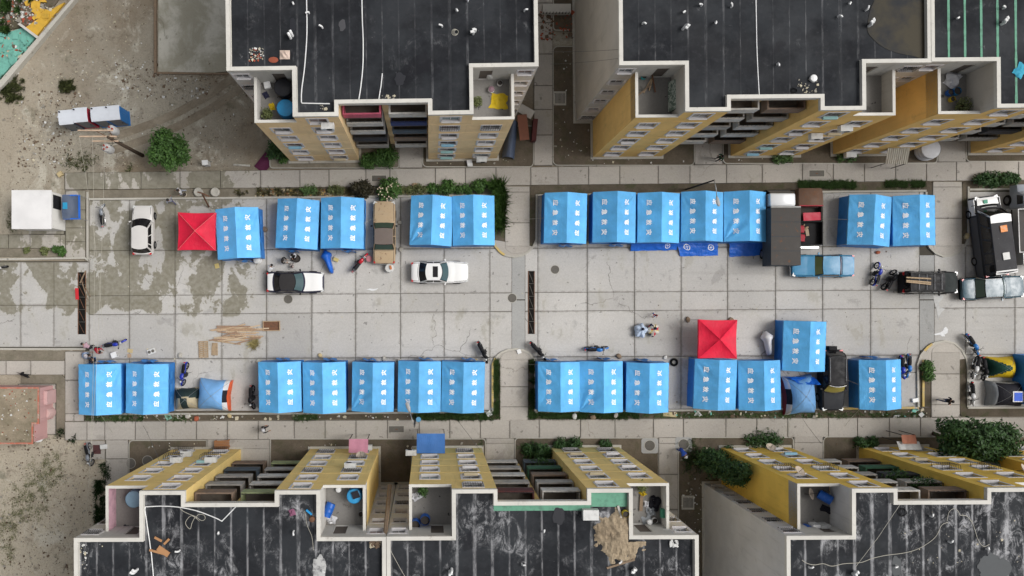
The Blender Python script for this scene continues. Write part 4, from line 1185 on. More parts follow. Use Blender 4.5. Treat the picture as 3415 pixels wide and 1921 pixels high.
def glass_mat(name, c):
    return flat(name, c, 0.08, 0.35, dirt=0.15, scale=1.5, dcol=tuple(x * .8 + .02 for x in c))
G_DARK = glass_mat('car_glass_dark', (0.012, 0.011, 0.012)); G_TEAL = glass_mat('car_glass_teal', (0.07, 0.115, 0.125)); G_GREEN = glass_mat('car_glass_green', (0.05, 0.075, 0.055)); G_OLIVE = glass_mat('car_glass_olive', (0.13, 0.15, 0.06))

def wheel_meshes(r, w):
    mb = MB(); Mx = Matrix.Rotation(math.pi / 2, 3, 'X')
    mb.lathe([(r * .62, -w / 2), (r * .93, -w / 2), (r, -w * .32), (r, w * .32), (r * .93, w / 2), (r * .62, w / 2)], 20, M=Mx, cap=False)
    ty = mb.mesh('tyre', M_TYRE, smooth=40)
    mb = MB(); mb.lathe([(r * .63, -w * .42), (r * .55, -w * .30), (r * .18, -w * .38), (r * .15, w * .38), (r * .55, w * .30), (r * .63, w * .42)], 20, M=Mx)
    return ty, mb.mesh('rim', M_RIM, smooth=40)
WH = {}
def wheels(t, xs, y, r=0.31, w=0.20):
    if (r, w) not in WH: WH[(r, w)] = wheel_meshes(r, w)
    ty, rm = WH[(r, w)]
    for x in xs:
        for s in (-1, 1):
            o = link('wheel', None, t, (x, s * y, r)); link('tyre', ty, o); link('rim', rm, o)

lerp = lambda a, b, t: a + (b - a) * t
def car(u, v, ang, label, cat='car', name='sedan', L=4.45, W=1.72, H=1.42, belt=0.92, hood=0.86, deck=0.92, xf0=0.62, xf1=0.12, xr1=-1.0, xr0=-1.55,
        body=None, roofm=None, hoodm=None, bootm=None, gf=None, gr=None, gs=None, boxy=0.0, splits=((.07, .47), (.52, .92)), bumper=None, curve=0.14, zc=0.0, group=None, wr=0.31):
    p = P(u, v, 0); p.z = 0.03
    t = thing(name, label, cat, p, R(ang), group)
    hw = lambda x: W / 2 * (1 - (0.13 - 0.09 * boxy) * abs(2 * x / L) ** (5 + 6 * boxy) - 0.03 * (2 * x / L) ** 2)
    def ztop(x):
        if x > xf0: k = (x - xf0) / (L / 2 - xf0); return lerp(belt, hood, min(1, k * 3)) - (0.16 - 0.08 * boxy) * k ** 3
        if x < xr0: k = (xr0 - x) / max(0.05, (L / 2 + xr0)); return lerp(belt, deck, min(1, k * 3)) - (0.12 - 0.06 * boxy) * k ** 3
        return belt
    st = sorted(set([-L / 2 + L * (0.5 - 0.5 * math.cos(math.pi * i / 44)) for i in range(45)]))
    rings = []
    for x in st:
        w = hw(x); z = ztop(x); e = abs(2 * x / L); lo = 0.22 + 0.10 * max(0, e - .9) * 10
        half = [(w * .95, lo), (w, .42), (w * .995, .62), (w * .955, z - .06), (w * .86, z - 0.005), (w * .5, z + .018)]
        rings.append([(x, y, zz) for y, zz in half] + [(x, 0, z + .03)] + [(x, -y, zz) for y, zz in half[::-1]])
    mb = MB(); mb.loft(rings); mb.build('body', body, t, smooth=38, fix=True)
    def top(x, y):
        r_ = abs(y) / hw(x); return ztop(x) + (.03 - .024 * r_ if r_ < .5 else .018 - .064 * (r_ - .5))
    def lid(nm, xa, xb, mat, k=0.84):
        mb = MB(); mb.patch(lambda a, b: Vector((lerp(xa, xb, a) - (curve * .8 if xa > 0 else -curve * .5) * (2 * b - 1) ** 2 * (1 - a if xa > 0 else 1 - a), (2 * b - 1) * hw(lerp(xa, xb, a)) * k, top(lerp(xa, xb, a), (2 * b - 1) * hw(lerp(xa, xb, a)) * k) + 0.020)), 24, 12)
        mb.build(nm, mat, t, smooth=True)
        mb = MB(); mb.patch(lambda a, b: Vector((lerp(xa + (.03 if xa > 0 else .03), xb, a) - (curve * .8 if xa > 0 else -curve * .5) * (2 * b - 1) ** 2 * (1 - a), (2 * b - 1) * hw(lerp(xa, xb, a)) * (k + .035), top(lerp(xa, xb, a), (2 * b - 1) * hw(lerp(xa, xb, a)) * (k + .035)) + 0.011)), 24, 12); mb.build('panel_gap', M_PLAST, t, smooth=True)
    lid('hood', xf0 + 0.10, L / 2 - 0.10, hoodm or body)
    if xr0 > -L / 2 + 0.35: lid('boot_lid', xr0 - 0.06, -L / 2 + 0.07, bootm or body)
    # cabin
    wb, wt = W / 2 * .925, W / 2 * (0.74 + 0.06 * boxy)
    Z = lambda k: lerp(belt - 0.02, H, k)
    yb = lambda k: lerp(wb, wt, k)
    F = lambda a, k: Vector((lerp(xf0, xf1, k) - curve * a * a, a * yb(k), Z(k)))
    B = lambda a, k: Vector((lerp(xr0, xr1, k) + curve * .7 * a * a, a * yb(k), Z(k)))
    def S(sg, a, k):
        f, b = F(1, k), B(1, k); return Vector((lerp(f.x, b.x, a), sg * (yb(k) + 0.03 * math.sin(math.pi * k)), Z(k)))
    mb = MB()
    mb.patch(lambda a, k: F(2 * a - 1, k), 10, 4); mb.patch(lambda a, k: B(2 * a - 1, k), 10, 4)
    for sg in (-1, 1): mb.patch(lambda a, k: S(sg, a, k), 8, 4)
    cab = mb.build('cabin', body, t, smooth=40)
    mb = MB(); mb.patch(lambda a, b: Vector((lerp(F(2 * b - 1, 1).x, B(2 * b - 1, 1).x, a), (2 * b - 1) * wt, H + 0.045 * (1 - (2 * b - 1) ** 2) * (0.35 + 0.65 * math.sin(math.pi * a)) + 0.004)), 12, 10)
    mb.build('roof', roofm or body, t, smooth=True)
    off = Vector((0.010, 0, 0.012))
    mb = MB(); mb.patch(lambda a, k: F(lerp(-.97, .97, a), lerp(.0, 1.0, k)) + off * .4, 10, 4); mb.build('window_seal', M_PLAST, cab, smooth=True)
    mb = MB(); mb.patch(lambda a, k: B(lerp(-.96, .96, a), lerp(.03, 1.0, k)) + Vector((-0.004, 0, 0.005)), 10, 4); mb.build('window_seal', M_PLAST, cab, smooth=True)
    mb = MB(); mb.patch(lambda a, k: F(lerp(-.9, .9, a), lerp(.05, .93, k)) + off, 10, 4); mb.build('windscreen', gf or G_DARK, cab, smooth=True)
    mb = MB(); mb.patch(lambda a, k: B(lerp(-.88, .88, a), lerp(.10, .93, k)) + Vector((-0.010, 0, 0.012)), 10, 4); mb.build('rear_window', gr or gf or G_DARK, cab, smooth=True)
    for sg in (-1, 1):
        for (a0, a1) in splits:
            mb = MB(); mb.patch(lambda a, k: S(sg, lerp(a0, a1, a), lerp(.12, .90, k)) + Vector((0, sg * 0.014, 0.004)), 5, 3); mb.build('side_window', gs or G_DARK, cab, smooth=True)
        mb = MB(); mb.obox((xf0 - 0.30, sg * (W / 2 + 0.07), belt + 0.06), (0.10, 0.17, 0.12), sg * 0.25); mb.build('mirror', M_PLAST if roofm else body, t)
        mb = MB(); x = L / 2 - 0.14; mb.obox((x, sg * hw(x) * .78, ztop(x) - 0.07), (0.24, 0.34, 0.14), -sg * 0.35); mb.build('headlight', M_LAMP, t)
        mb = MB(); x = -L / 2 + 0.10; mb.obox((x, sg * hw(x) * .82, ztop(x) - 0.09), (0.16, 0.26, 0.16), sg * 0.3); mb.build('tail_light', M_TAIL, t)
    if bumper:
        for sg in (-1, 1):
            mb = MB(); mb.tube([(sg * (L / 2 - .12), -W / 2 + .06, .48), (sg * (L / 2 + .03), -W / 2 + .16, .48), (sg * (L / 2 + .05), 0, .48), (sg * (L / 2 + .03), W / 2 - .16, .48), (sg * (L / 2 - .12), W / 2 - .06, .48)], .055, 6); mb.build('bumper', bumper, t, smooth=True)
    wheels(t, (L * .30, -L * .29), W / 2 - .075, wr)
    return t
pm = paint_mat
SILV, WHT_, TANC, BLUC, BLKC, TEALC, NAVY = pm('paint_silver', (0.62, 0.60, 0.575)), pm('paint_white', (0.78, 0.78, 0.77), dust=0.08), pm('paint_tan', (0.42, 0.31, 0.19), 0.6, 0.5), pm('paint_blue', (0.02, 0.20, 0.38), 0.45, 0.0, 0.15), pm('paint_black', (0.018, 0.018, 0.02), 0.35, 0, 0.12), pm('paint_teal', (0.045, 0.10, 0.135), 0.25, 0, 0.12), pm('paint_navy', (0.03, 0.03, 0.055), 0.3, 0, 0.1)
car(487, 771, 90, 'silver hatchback with black windscreen left of the upper red canopy', name='hatchback', L=3.85, W=1.66, H=1.5, belt=0.95, hood=0.90, xf0=0.95, xf1=0.30, xr1=-1.55, xr0=-1.84, body=SILV, gf=G_DARK, splits=((.06, .42), (.46, .78), (.82, .95)), curve=.2)
car(990, 942, 0, 'sedan with white hood and worn black roof beside the sitting people', L=4.45, W=1.72, body=NAVY, hoodm=WHT_, bootm=WHT_, roofm=pm('paint_worn_black', (0.035, 0.033, 0.034), 0.45, 0, 0.25), gf=G_TEAL, gr=G_DARK, xf0=0.72, xf1=0.10, xr1=-1.15, xr0=-1.70, curve=.2)
c3 = car(1283, 778, 90, 'rusty tan old sedan with grey brown roof parked between blue tents', L=4.85, W=1.80, H=1.38, body=TANC, roofm=pm('paint_rust_roof', (0.155, 0.125, 0.11), 0.8, 0.35), gf=G_GREEN, xf0=0.78, xf1=0.28, xr1=-1.0, xr0=-1.42, boxy=0.85, bumper=M_CHROME, curve=.06)
c4 = car(1466, 909, 0, 'white sedan with sunroof in the road below the hedge tent', L=4.45, W=1.74, body=WHT_, gf=G_TEAL, gr=G_DARK, xf0=0.72, xf1=0.18, xr1=-1.12, xr0=-1.68, curve=.2)
mb = MB(); mb.box(-0.55, -0.42, 1.468, -0.15, 0.42, 1.474); mb.build('sunroof', G_DARK, c4)
car(2729, 888, 180, 'old bright blue boxy sedan with its nose under the box truck', L=4.8, W=1.76, H=1.38, body=BLUC, gf=G_OLIVE, gr=flat('vinyl_brown', (0.13, 0.09, 0.10), 0.6), xf0=0.75, xf1=0.30, xr1=-1.05, xr0=-1.40, boxy=1.0, bumper=M_CHROME, curve=.06)
c6 = car(3075, 943, 0, 'black off-roader with timber on its roof rack beside the black scooter', name='off_roader', L=4.3, W=1.78, H=1.78, belt=1.12, hood=1.10, xf0=0.92, xf1=0.72, xr1=-1.95, xr0=-2.08, body=BLKC, boxy=1.0, curve=.03, splits=((.05, .30), (.34, .62), (.66, .94)), wr=.36, hoodm=pm('paint_black_green', (0.03, 0.036, 0.036), 0.5, 0, 0.2))
for x in (-1.35, -0.75, -0.15, 0.4):
    mb = MB(); mb.tube([(x, -0.62, 1.90), (x, 0.62, 1.90)], 0.018, 5); mb.build('roof_rack_bar', M_CHROME, c6)
for y in (-0.62, 0, 0.62):
    mb = MB(); mb.tube([(-1.6, y, 1.90), (0.6, y, 1.90)], 0.02, 5); mb.build('roof_rack_bar', M_BAR, c6)
for k, (y, r) in enumerate(((0.36, -3), (0.10, -5), (-0.02, -6))):
    q = P(3068, 943, 1.98); mb = MB(); mb.box(-0.95, -0.05, -0.03, 0.95, 0.05, 0.03); o = mb.build('timber_batten', M_WOOD)
    o.location = (q.x - .1, q.y + y, 1.97); o.rotation_euler = (0, 0, R(r))
    tag(o, 'upper one of three battens on the black off-roader roof rack' if k == 0 else ('middle batten on the black off-roader roof rack' if k == 1 else 'lower batten on the black off-roader roof rack'), 'timber', 'battens on the roof rack')
c7 = car(3288, 961, 3, 'glossy dark teal sedan with chrome side trim at the right road edge', L=4.85, W=1.78, H=1.40, body=TEALC, gf=G_GREEN, gr=G_GREEN, xf0=0.85, xf1=0.40, xr1=-1.0, xr0=-1.55, boxy=0.7, bumper=M_PLAST, curve=.1)
for s in (-1, 1):
    mb = MB(); mb.tube([(0.75, s * 0.885, 0.95), (0.30, s * 0.70, 1.41), (-1.0, s * 0.70, 1.41), (-1.4, s * 0.86, 0.97)], 0.022, 5); mb.build('window_trim', M_CHROME, c7)
c9 = car(2757, 1264, -90, 'black off-roader with silver roof rails and yellow sunshade, nose to the kerb', name='off_roader', L=4.75, W=1.86, H=1.78, belt=1.12, hood=1.12, xf0=0.98, xf1=0.40, xr1=-1.95, xr0=-2.25, body=BLKC, hoodm=pm('paint_charcoal', (0.035, 0.037, 0.042), 0.5, 0, .1), gf=flat('sunshade_gold', (0.32, 0.27, 0.07), 0.4, 0.5), gr=G_DARK, splits=((.06, .34), (.38, .66), (.70, .94)), curve=.18, wr=.37)
for s in (-1, 1):
    mb = MB(); mb.tube([(0.1, s * 0.62, 1.80), (0.0, s * 0.62, 1.88), (-1.6, s * 0.62, 1.88), (-1.75, s * 0.62, 1.80)], 0.026, 5); mb.build('roof_rail', M_CHROME, c9)
mb = MB(); mb.tube([(0.36, -0.66, 1.80), (0.45, -0.3, 1.84), (0.47, 0, 1.85), (0.45, 0.3, 1.84), (0.36, 0.66, 1.80)], 0.03, 5); mb.build('visor_bar', M_CHROME, c9)
mb = MB(); mb.obox((-2.5, 0, 0.75), (0.30, 0.6, 0.6), 0); mb.build('spare_wheel_box', M_PLAST, c9)

# minibus
tar = NT('tarred_bus_roof'); tar.rough(0.85); tar.spec(0.2)
tar.col(tar.mix(tar.ramp(tar.noise(2.5, 7, 0.75, vec=tar.scale(tar.pos(), (0.6, 2.2, 1))), 0.64, 0.70, 0, 0.75), tar.mix(tar.noise(1.2, 5), (0.035, 0.035, 0.038), (0.085, 0.085, 0.09)), (0.55, 0.55, 0.55)))
bus = car(3272, 792, 97, 'white minibus with tarred black roof and orange roof hatch, right parking bay', cat='minibus', name='minibus', L=6.3, W=2.05, H=2.45, belt=1.35, hood=1.22, xf0=2.20, xf1=1.62, xr1=-2.95, xr0=-3.10, body=pm('bus_body_dark', (0.05, 0.05, 0.055), .5, 0, .1), hoodm=WHT_, roofm=tar.mat, gf=G_DARK, splits=((.04, .20), (.23, .42), (.45, .64), (.67, .82), (.85, .97)), curve=.12, wr=.36, boxy=.6)
mb = MB(); mb.patch(lambda a, b: Vector((lerp(1.62 - .12 * (2 * b - 1) ** 2, 0.95, a), (2 * b - 1) * 0.80, 2.47 + 0.046 * (1 - (2 * b - 1) ** 2))), 8, 8); mb.patch(lambda a, b: Vector((lerp(1.62 - .12 * (2 * b - 1) ** 2, 2.22 - .12 * (2 * b - 1) ** 2, a), (2 * b - 1) * lerp(.80, .96, a), lerp(2.475, 1.34, a) + .02)), 1, 1) if False else None; mb.build('front_cap', WHT_, bus, smooth=True)
for s_ in (-1, 1):
    mb = MB(); mb.quad((1.52, s_ * .80, 2.47), (1.40, s_ * .82, 2.47), (1.98, s_ * .97, 1.36), (2.14, s_ * .96, 1.36)); mb.build('front_pillar', WHT_, bus)
    mb = MB(); mb.box(1.75, s_ * 1.015 - .02, .45, 3.0, s_ * 1.015 + .02, 1.15); mb.build('front_wing', WHT_, bus)
mb = MB(); mb.patch(lambda a, b: Vector((lerp(-2.72, -3.0, a), (2 * b - 1) * 0.84, lerp(2.49, 2.40, a) + .02 * (1 - (2 * b - 1) ** 2))), 2, 6); mb.build('rear_cap', WHT_, bus, smooth=True)
mb = MB(); mb.obox((0.45, -0.08, 2.53), (0.50, 0.52, 0.07), 0.05); mb.build('orange_hatch', flat('hatch_orange', (0.75, 0.22, 0.01), 0.5, dirt=0.3, scale=6, dcol=(0.5, 0.4, 0.3)), bus)
mb = MB(); mb.obox((-1.65, -0.02, 2.53), (0.55, 0.52, 0.07), 0.05); mb.build('white_hatch', M_AC, bus)
mb = MB(); mb.obox((2.72, 0.2, 1.30), (0.30, 0.32, 0.012), 0.05); mb.build('green_sticker', flat('sticker_green', (0.02, 0.25, 0.15), 0.5), bus)
mb = MB(); mb.tube([(2.4, 1.02, 1.5), (2.5, 1.3, 1.55), (2.5, 1.34, 1.3)], 0.03, 5); mb.build('mirror_arm', M_PLAST, bus)
mb = MB(); mb.box(-3.1, -1.035, 0.5, 1.6, -1.02, 0.95); mb.box(-3.1, 1.02, 0.5, 1.6, 1.035, 1.25); mb.build('side_stripe', flat('bus_grey', (0.07, 0.07, 0.075), 0.5), bus)

# box truck
def truck_parts(u, v, ang, label, name):
    p = P(u, v, 0); p.z = 0.03
    return thing(name, label, 'truck', p, R(ang))
M_BOXR = pm('truck_box_roof', (0.075, 0.07, 0.066), 0.85, 0.42, 0.25); M_BOXS = pm('truck_box_side', (0.055, 0.068, 0.082), 0.6, 0, 0.25)
tk = truck_parts(2573, 792, 90, 'dark box truck with white cab between the tents', 'box_truck')
# local x forward (up in the picture), y left
mb = MB(); mb.box(-2.35, -1.12, 0.95, 2.05, 1.12, 2.62, 0); mb.build('cargo_box', M_BOXS, tk)
for k in range(4):
    x0 = -2.36 + 1.105 * k; mb = MB(); mb.box(x0 + 0.02, -1.13, 2.62, x0 + 1.085, 1.13, 2.64 + 0.006 * (k % 2)); mb.build('roof_panel', M_BOXR, tk)
mb = MB(); mb.box(2.05, -1.13, 2.54, 2.16, 1.13, 2.65); mb.build('front_edge', flat('edge_grey', (0.36, 0.36, 0.35), 0.6, dirt=0.3), tk)
mb = MB()
mb.loft([[(x, s * w, z) for (s, z) in ((1, .55), (1, zt), (.9, zt + .05), (-.9, zt + .05), (-1, zt), (-1, .55))] for (x, w, zt) in ((2.25, .92, 2.05), (2.4, .95, 2.1), (3.15, .95, 2.05), (3.22, .92, 1.98))], cap=True)
cab = mb.build('cab', pm('paint_cab_white', (0.72, 0.74, 0.76), 0.4, 0, 0.1), tk, smooth=30, fix=True)
mb = MB(); mb.quad((3.235, -.86, 1.95), (3.235, .86, 1.95), (3.55, .88, 1.25), (3.55, -.88, 1.25)); mb.build('windscreen', G_DARK, cab)
mb = MB()
mb.loft([[(x, s * w, z) for (s, z) in ((1, .5), (1, zt), (.85, zt + .04), (-.85, zt + .04), (-1, zt), (-1, .5))] for (x, w, zt) in ((3.2, .95, 1.22), (3.5, .94, 1.2), (3.62, .9, 1.1))], cap=True)
mb.build('nose', M_BLK, tk, smooth=30, fix=True)
mb = MB(); mb.tube([(3.3, .95, 1.5), (3.4, 1.25, 1.6)], .02, 5); mb.obox((3.4, 1.27, 1.55), (.06, .16, .3)); mb.build('mirror', M_PLAST, tk)
wheels(tk, (2.75, -1.35), 0.86, .40, .24)
mb = MB(); mb.box(-2.3, -.5, .5, 2.4, .5, .95); mb.build('chassis', M_PLAST, tk)
# wrecked red pickup
RUSTC, REDC = pm('paint_rusted_hood', (0.13, 0.075, 0.05), 0.85, 0.7), pm('paint_faded_red', (0.33, 0.02, 0.035), 0.7, 0.3)
wk = truck_parts(2683, 722, 90, 'wrecked rusty red pickup with open bed of scrap beside the box truck', 'wrecked_pickup')
mb = MB(); mb.loft([[(x, s * w, z) for (s, z) in ((1, .35), (1, zt - .06), (.9, zt), (0, zt + .04), (-.9, zt), (-1, zt - .06), (-1, .35))] for (x, w, zt) in ((0.75, .93, 1.12), (1.2, .95, 1.13), (1.9, .93, 1.08), (2.1, .88, .98))]); mb.build('hood', RUSTC, wk, smooth=30, fix=True)
mb = MB(); mb.box(0.68, -.92, .5, .75, .92, 1.20); mb.build('cowl', REDC, wk)
mb = MB(); mb.box(-0.45, -.93, .35, 0.68, -.86, 1.0); mb.box(-0.45, .86, .35, 0.68, .93, 1.0); mb.box(-.45, -.86, .35, .68, .86, .45); mb.build('open_cab', M_DARKIN, wk)
mb = MB(); mb.obox((-0.12, -0.12, 1.0), (0.62, 1.5, .08), R(3), tilt=Matrix.Rotation(R(8), 3, 'X')); mb.build('cab_panel', pm('paint_torn_red', (0.42, 0.02, 0.045), 0.6, 0.25), wk)
mb = MB()
for a in ((-2.35, -.95, -2.28, .95), (-.55, -.95, -.48, .95), (-2.28, -.95, -.55, -.88), (-2.28, .88, -.55, .95)): mb.box(a[0], a[1], .55, a[2], a[3], 1.08)
mb.box(-2.28, -.88, .55, -.55, .88, .62); mb.build('bed', M_PLAST, wk)
wheels(wk, (1.35, -1.45), .82, .34, .22)
mb = MB(); mb.obox((-2.5, 0.0, .5), (.12, 1.7, .14)); mb.build('bumper', M_CHROME, wk)
def item(name, label, cat, mb, mats, loc, rz=0.0, group=None, smooth=False, fix=False):
    o = mb.build(name, mats, None, smooth, fix); o.location = loc; o.rotation_euler = (0, 0, rz)
    return tag(o, label, cat, group)
q = P(2683, 722, 0.7)
def seat_mb():
    mb = MB(); mb.loft([[(x, y * .9 if e else y, z) for (y, z) in ((-.45, 0), (.45, 0), (.42, h), (-.42, h))] for (x, h, e) in ((-.3, .10, 1), (-.25, .2, 0), (.2, .2, 0), (.3, .12, 1))]); return mb
item('seat_cushion', 'faded red bench seat dumped in the wrecked pickup bed, upper piece', 'seat', seat_mb(), REDC, (q.x - .50, q.y - 1.0, .66), R(88), 'red seats in the pickup bed', smooth=30, fix=True)
item('seat_cushion', 'faded red bench seat dumped in the wrecked pickup bed, lower piece', 'seat', seat_mb(), REDC, (q.x - .45, q.y - 1.68, .66), R(84), 'red seats in the pickup bed', smooth=30, fix=True)
mb = MB(); mb.obox((0, 0, 0), (.25, .55, .05), R(10)); item('scrap_panel', 'tan metal scrap panel in the wrecked pickup bed', 'scrap', mb, flat('scrap_tan', (0.35, 0.28, 0.2), .8), (q.x + .22, q.y - 1.25, .68))
mb = MB()
for k in range(9): mb.obox((random.uniform(-.2, .25), random.uniform(-.3, .3), random.uniform(0, .12)), (random.uniform(.08, .22), random.uniform(.08, .2), .07), random.uniform(0, 3))
stuff(item('rubble', 'small pale rubble heaped in the wrecked pickup bed', 'rubble', mb, flat('rubble_tan', (0.30, 0.22, 0.14), .9, dirt=.3), (q.x + .05, q.y - .95, .68)))
# truck cut by the right edge
t3 = truck_parts(3392, 762, 92, 'pale flatbed truck with silver cab cut off at the right picture edge', 'flatbed_truck')
mb = MB()
mb.loft([[(x, s * w, z) for (s, z) in ((1, .6), (1, zt), (.88, zt + .06), (-.88, zt + .06), (-1, zt), (-1, .6))] for (x, w, zt) in ((1.5, .95, 2.15), (1.65, .98, 2.2), (2.4, .97, 2.15), (2.75, .95, 1.5), (3.3, .9, 1.35))]); cb = mb.build('cab', pm('paint_silver_blue', (0.30, 0.33, 0.38), .3), t3, smooth=30, fix=True)
mb = MB(); mb.quad((2.43, -.84, 2.15), (2.43, .84, 2.15), (2.75, .88, 1.53), (2.75, -.88, 1.53)); mb.build('windscreen', G_DARK, cb)
for s in (-1, 1):
    mb = MB(); mb.quad((1.75, s * .995, 2.1), (2.35, s * .995, 2.1), (2.5, s * .995, 1.45), (1.75, s * .995, 1.45)); mb.build('side_window', G_DARK, cb)
mb = MB(); mb.box(-2.0, -1.15, .95, 1.4, 1.15, 1.15); mb.build('bed_floor', M_BOXR, t3)
for a in ((-2.0, 1.08, 1.4, 1.15), (-2.0, -1.15, 1.4, -1.08), (1.33, -1.08, 1.4, 1.08), (-2.0, -1.08, -1.93, 1.08)):
    mb = MB(); mb.box(a[0], a[1], 1.15, a[2], a[3], 1.75); mb.build('side_board', pm('paint_pale_grey', (0.42, 0.42, 0.41), .6), t3)
mb = MB(); mb.box(-2.95, -1.1, .8, -2.05, 1.1, 2.1); mb.build('rear_locker', pm('paint_locker', (0.55, 0.55, 0.53), .6), t3)
for k in range(2):
    mb = MB(); mb.box(-2.85 + .42 * k, 0.72, 2.1, -2.55 + .42 * k, 1.0, 2.112); mb.build('locker_window', G_DARK, t3)
wheels(t3, (2.2, -1.5, -2.5), 0.95, .42, .26)
# ------------------------------------------------------------------ motorcycles
def moto_proto():
    d = {}
    ty = MB(); ty.tube([(.245 * math.cos(a), 0, .245 * math.sin(a)) for a in [2 * math.pi * k / 20 for k in range(20)]], .052, 7, closed=True); d['tyre'] = ty.mesh('tyre', M_TYRE, smooth=True)
    rm = MB(); rm.tube([(.20 * math.cos(a), 0, .20 * math.sin(a)) for a in [2 * math.pi * k / 20 for k in range(20)]], .018, 5, closed=True)
    for k in range(6):
        a = math.pi * k / 6; rm.tube([(-.2 * math.cos(a), 0, -.2 * math.sin(a)), (.2 * math.cos(a), 0, .2 * math.sin(a))], .008, 4)
    rm.lathe([(.05, -.06), (.05, .06)], 8, M=Matrix.Rotation(math.pi / 2, 3, 'X')); d['rim'] = rm.mesh('rim', M_RIM)
    fr = MB(); fr.tube([(.50, 0, .86), (.15, 0, .78), (-.35, 0, .70), (-.80, 0, .68)], .03, 5); fr.tube([(.48, 0, .80), (.25, 0, .32), (-.25, 0, .30), (-.36, 0, .68)], .026, 5)
    for s in (-1, 1): fr.tube([(-.25, s * .08, .36), (-.62, s * .10, .29)], .024, 5)
    d['frame'] = fr.mesh('frame', M_PLAST)
    en = MB(); en.obox((.06, 0, .40), (.40, .26, .26)); en.lathe([(.09, 0), (.11, .06), (.11, .20), (.08, .24)], 10, c=(.18, 0, .48)); en.obox((.02, .17, .36), (.26, .08, .18)); en.obox((.02, -.17, .36), (.26, .08, .18)); d['engine'] = en.mesh('engine', flat('engine_grey', (0.05, 0.05, 0.052), .5, .3, metal=.4))
    ex = MB(); ex.tube([(.22, -.14, .38), (.25, -.17, .26), (-.2, -.19, .25), (-.75, -.21, .36)], [.025, .025, .045, .05], 7); d['exhaust'] = ex.mesh('exhaust', M_CHROME, smooth=True)
    def blob(secs, n=10):
        return [[(x, w * math.cos(2 * math.pi * k / n), z + h * math.sin(2 * math.pi * k / n)) for k in range(n)] for (x, w, z, h) in secs]
    d['tank_rings'] = blob([(.46, .06, .86, .05), (.38, .13, .88, .10), (.22, .165, .88, .115), (.05, .14, .85, .09), (-.04, .09, .82, .05)])
    st = MB(); st.loft(blob([(-.02, .08, .81, .03), (-.10, .13, .82, .05), (-.35, .15, .82, .055), (-.60, .13, .85, .05), (-.78, .09, .88, .03)])); d['seat'] = st.mesh('seat', flat('seat_vinyl', (0.014, 0.014, 0.016), .5, .1, dirt=.1), smooth=True)
    fk = MB()
    for s in (-1, 1): fk.tube([(.70, s * .075, .30), (.52, s * .075, .88)], .024, 6)
    fk.tube([(.50, -.10, .90), (.50, .10, .90)], .03, 6); d['fork'] = fk.mesh('fork', M_CHROME)
    hb = MB(); hb.tube([(.34, -.38, .98), (.44, -.22, 1.02), (.48, -.08, .96), (.48, .08, .96), (.44, .22, 1.02), (.34, .38, .98)], .016, 6); d['handlebar'] = hb.mesh('handlebar', M_PLAST)
    mi = MB(); mi.tube([(.40, 0, 0), (.42, 0, .18)], .008, 4); mi.lathe([(.0, 0), (.055, .0), (.06, .015), (.0, .02)], 10, c=(.42, 0, .19), M=Matrix.Rotation(R(75), 3, 'Y'), cap=False); d['mirror'] = mi.mesh('mirror', M_PLAST)
    hl = MB(); hl.lathe([(.03, -.06), (.085, -.02), (.09, .05)], 12, c=(.62, 0, .86), M=Matrix.Rotation(R(90), 3, 'Y')); d['headlight'] = hl.mesh('headlight', M_LAMP, smooth=40)
    def fender(cx, r, a0, a1, w): 
        mb = MB(); mb.patch(lambda a, b: Vector((cx + r * math.cos(R(lerp(a0, a1, a))), (b - .5) * w, .30 + r * math.sin(R(lerp(a0, a1, a))) + .02 * (1 - (2 * b - 1) ** 2))), 8, 4); return mb
    d['fender'] = fender
    rk = MB()
    for y in (-.11, -.04, .04, .11): rk.tube([(-.62, y, .92), (-.98, y, .93)], .010, 4)
    for x in (-.70, -.84, -.97): rk.tube([(x, -.12, .925), (x, .12, .925)], .010, 4)
    d['rack'] = rk.mesh('rear_rack', M_CHROME)
    tl = MB(); tl.obox((-.90, 0, .80), (.06, .13, .07)); d['tail'] = tl.mesh('tail_light', M_TAIL)
    ks = MB(); ks.tube([(-.05, .10, .30), (-.15, .32, .02)], .012, 4); d['stand'] = ks.mesh('side_stand', M_PLAST)
    return d
MP = moto_proto()
MC = {}
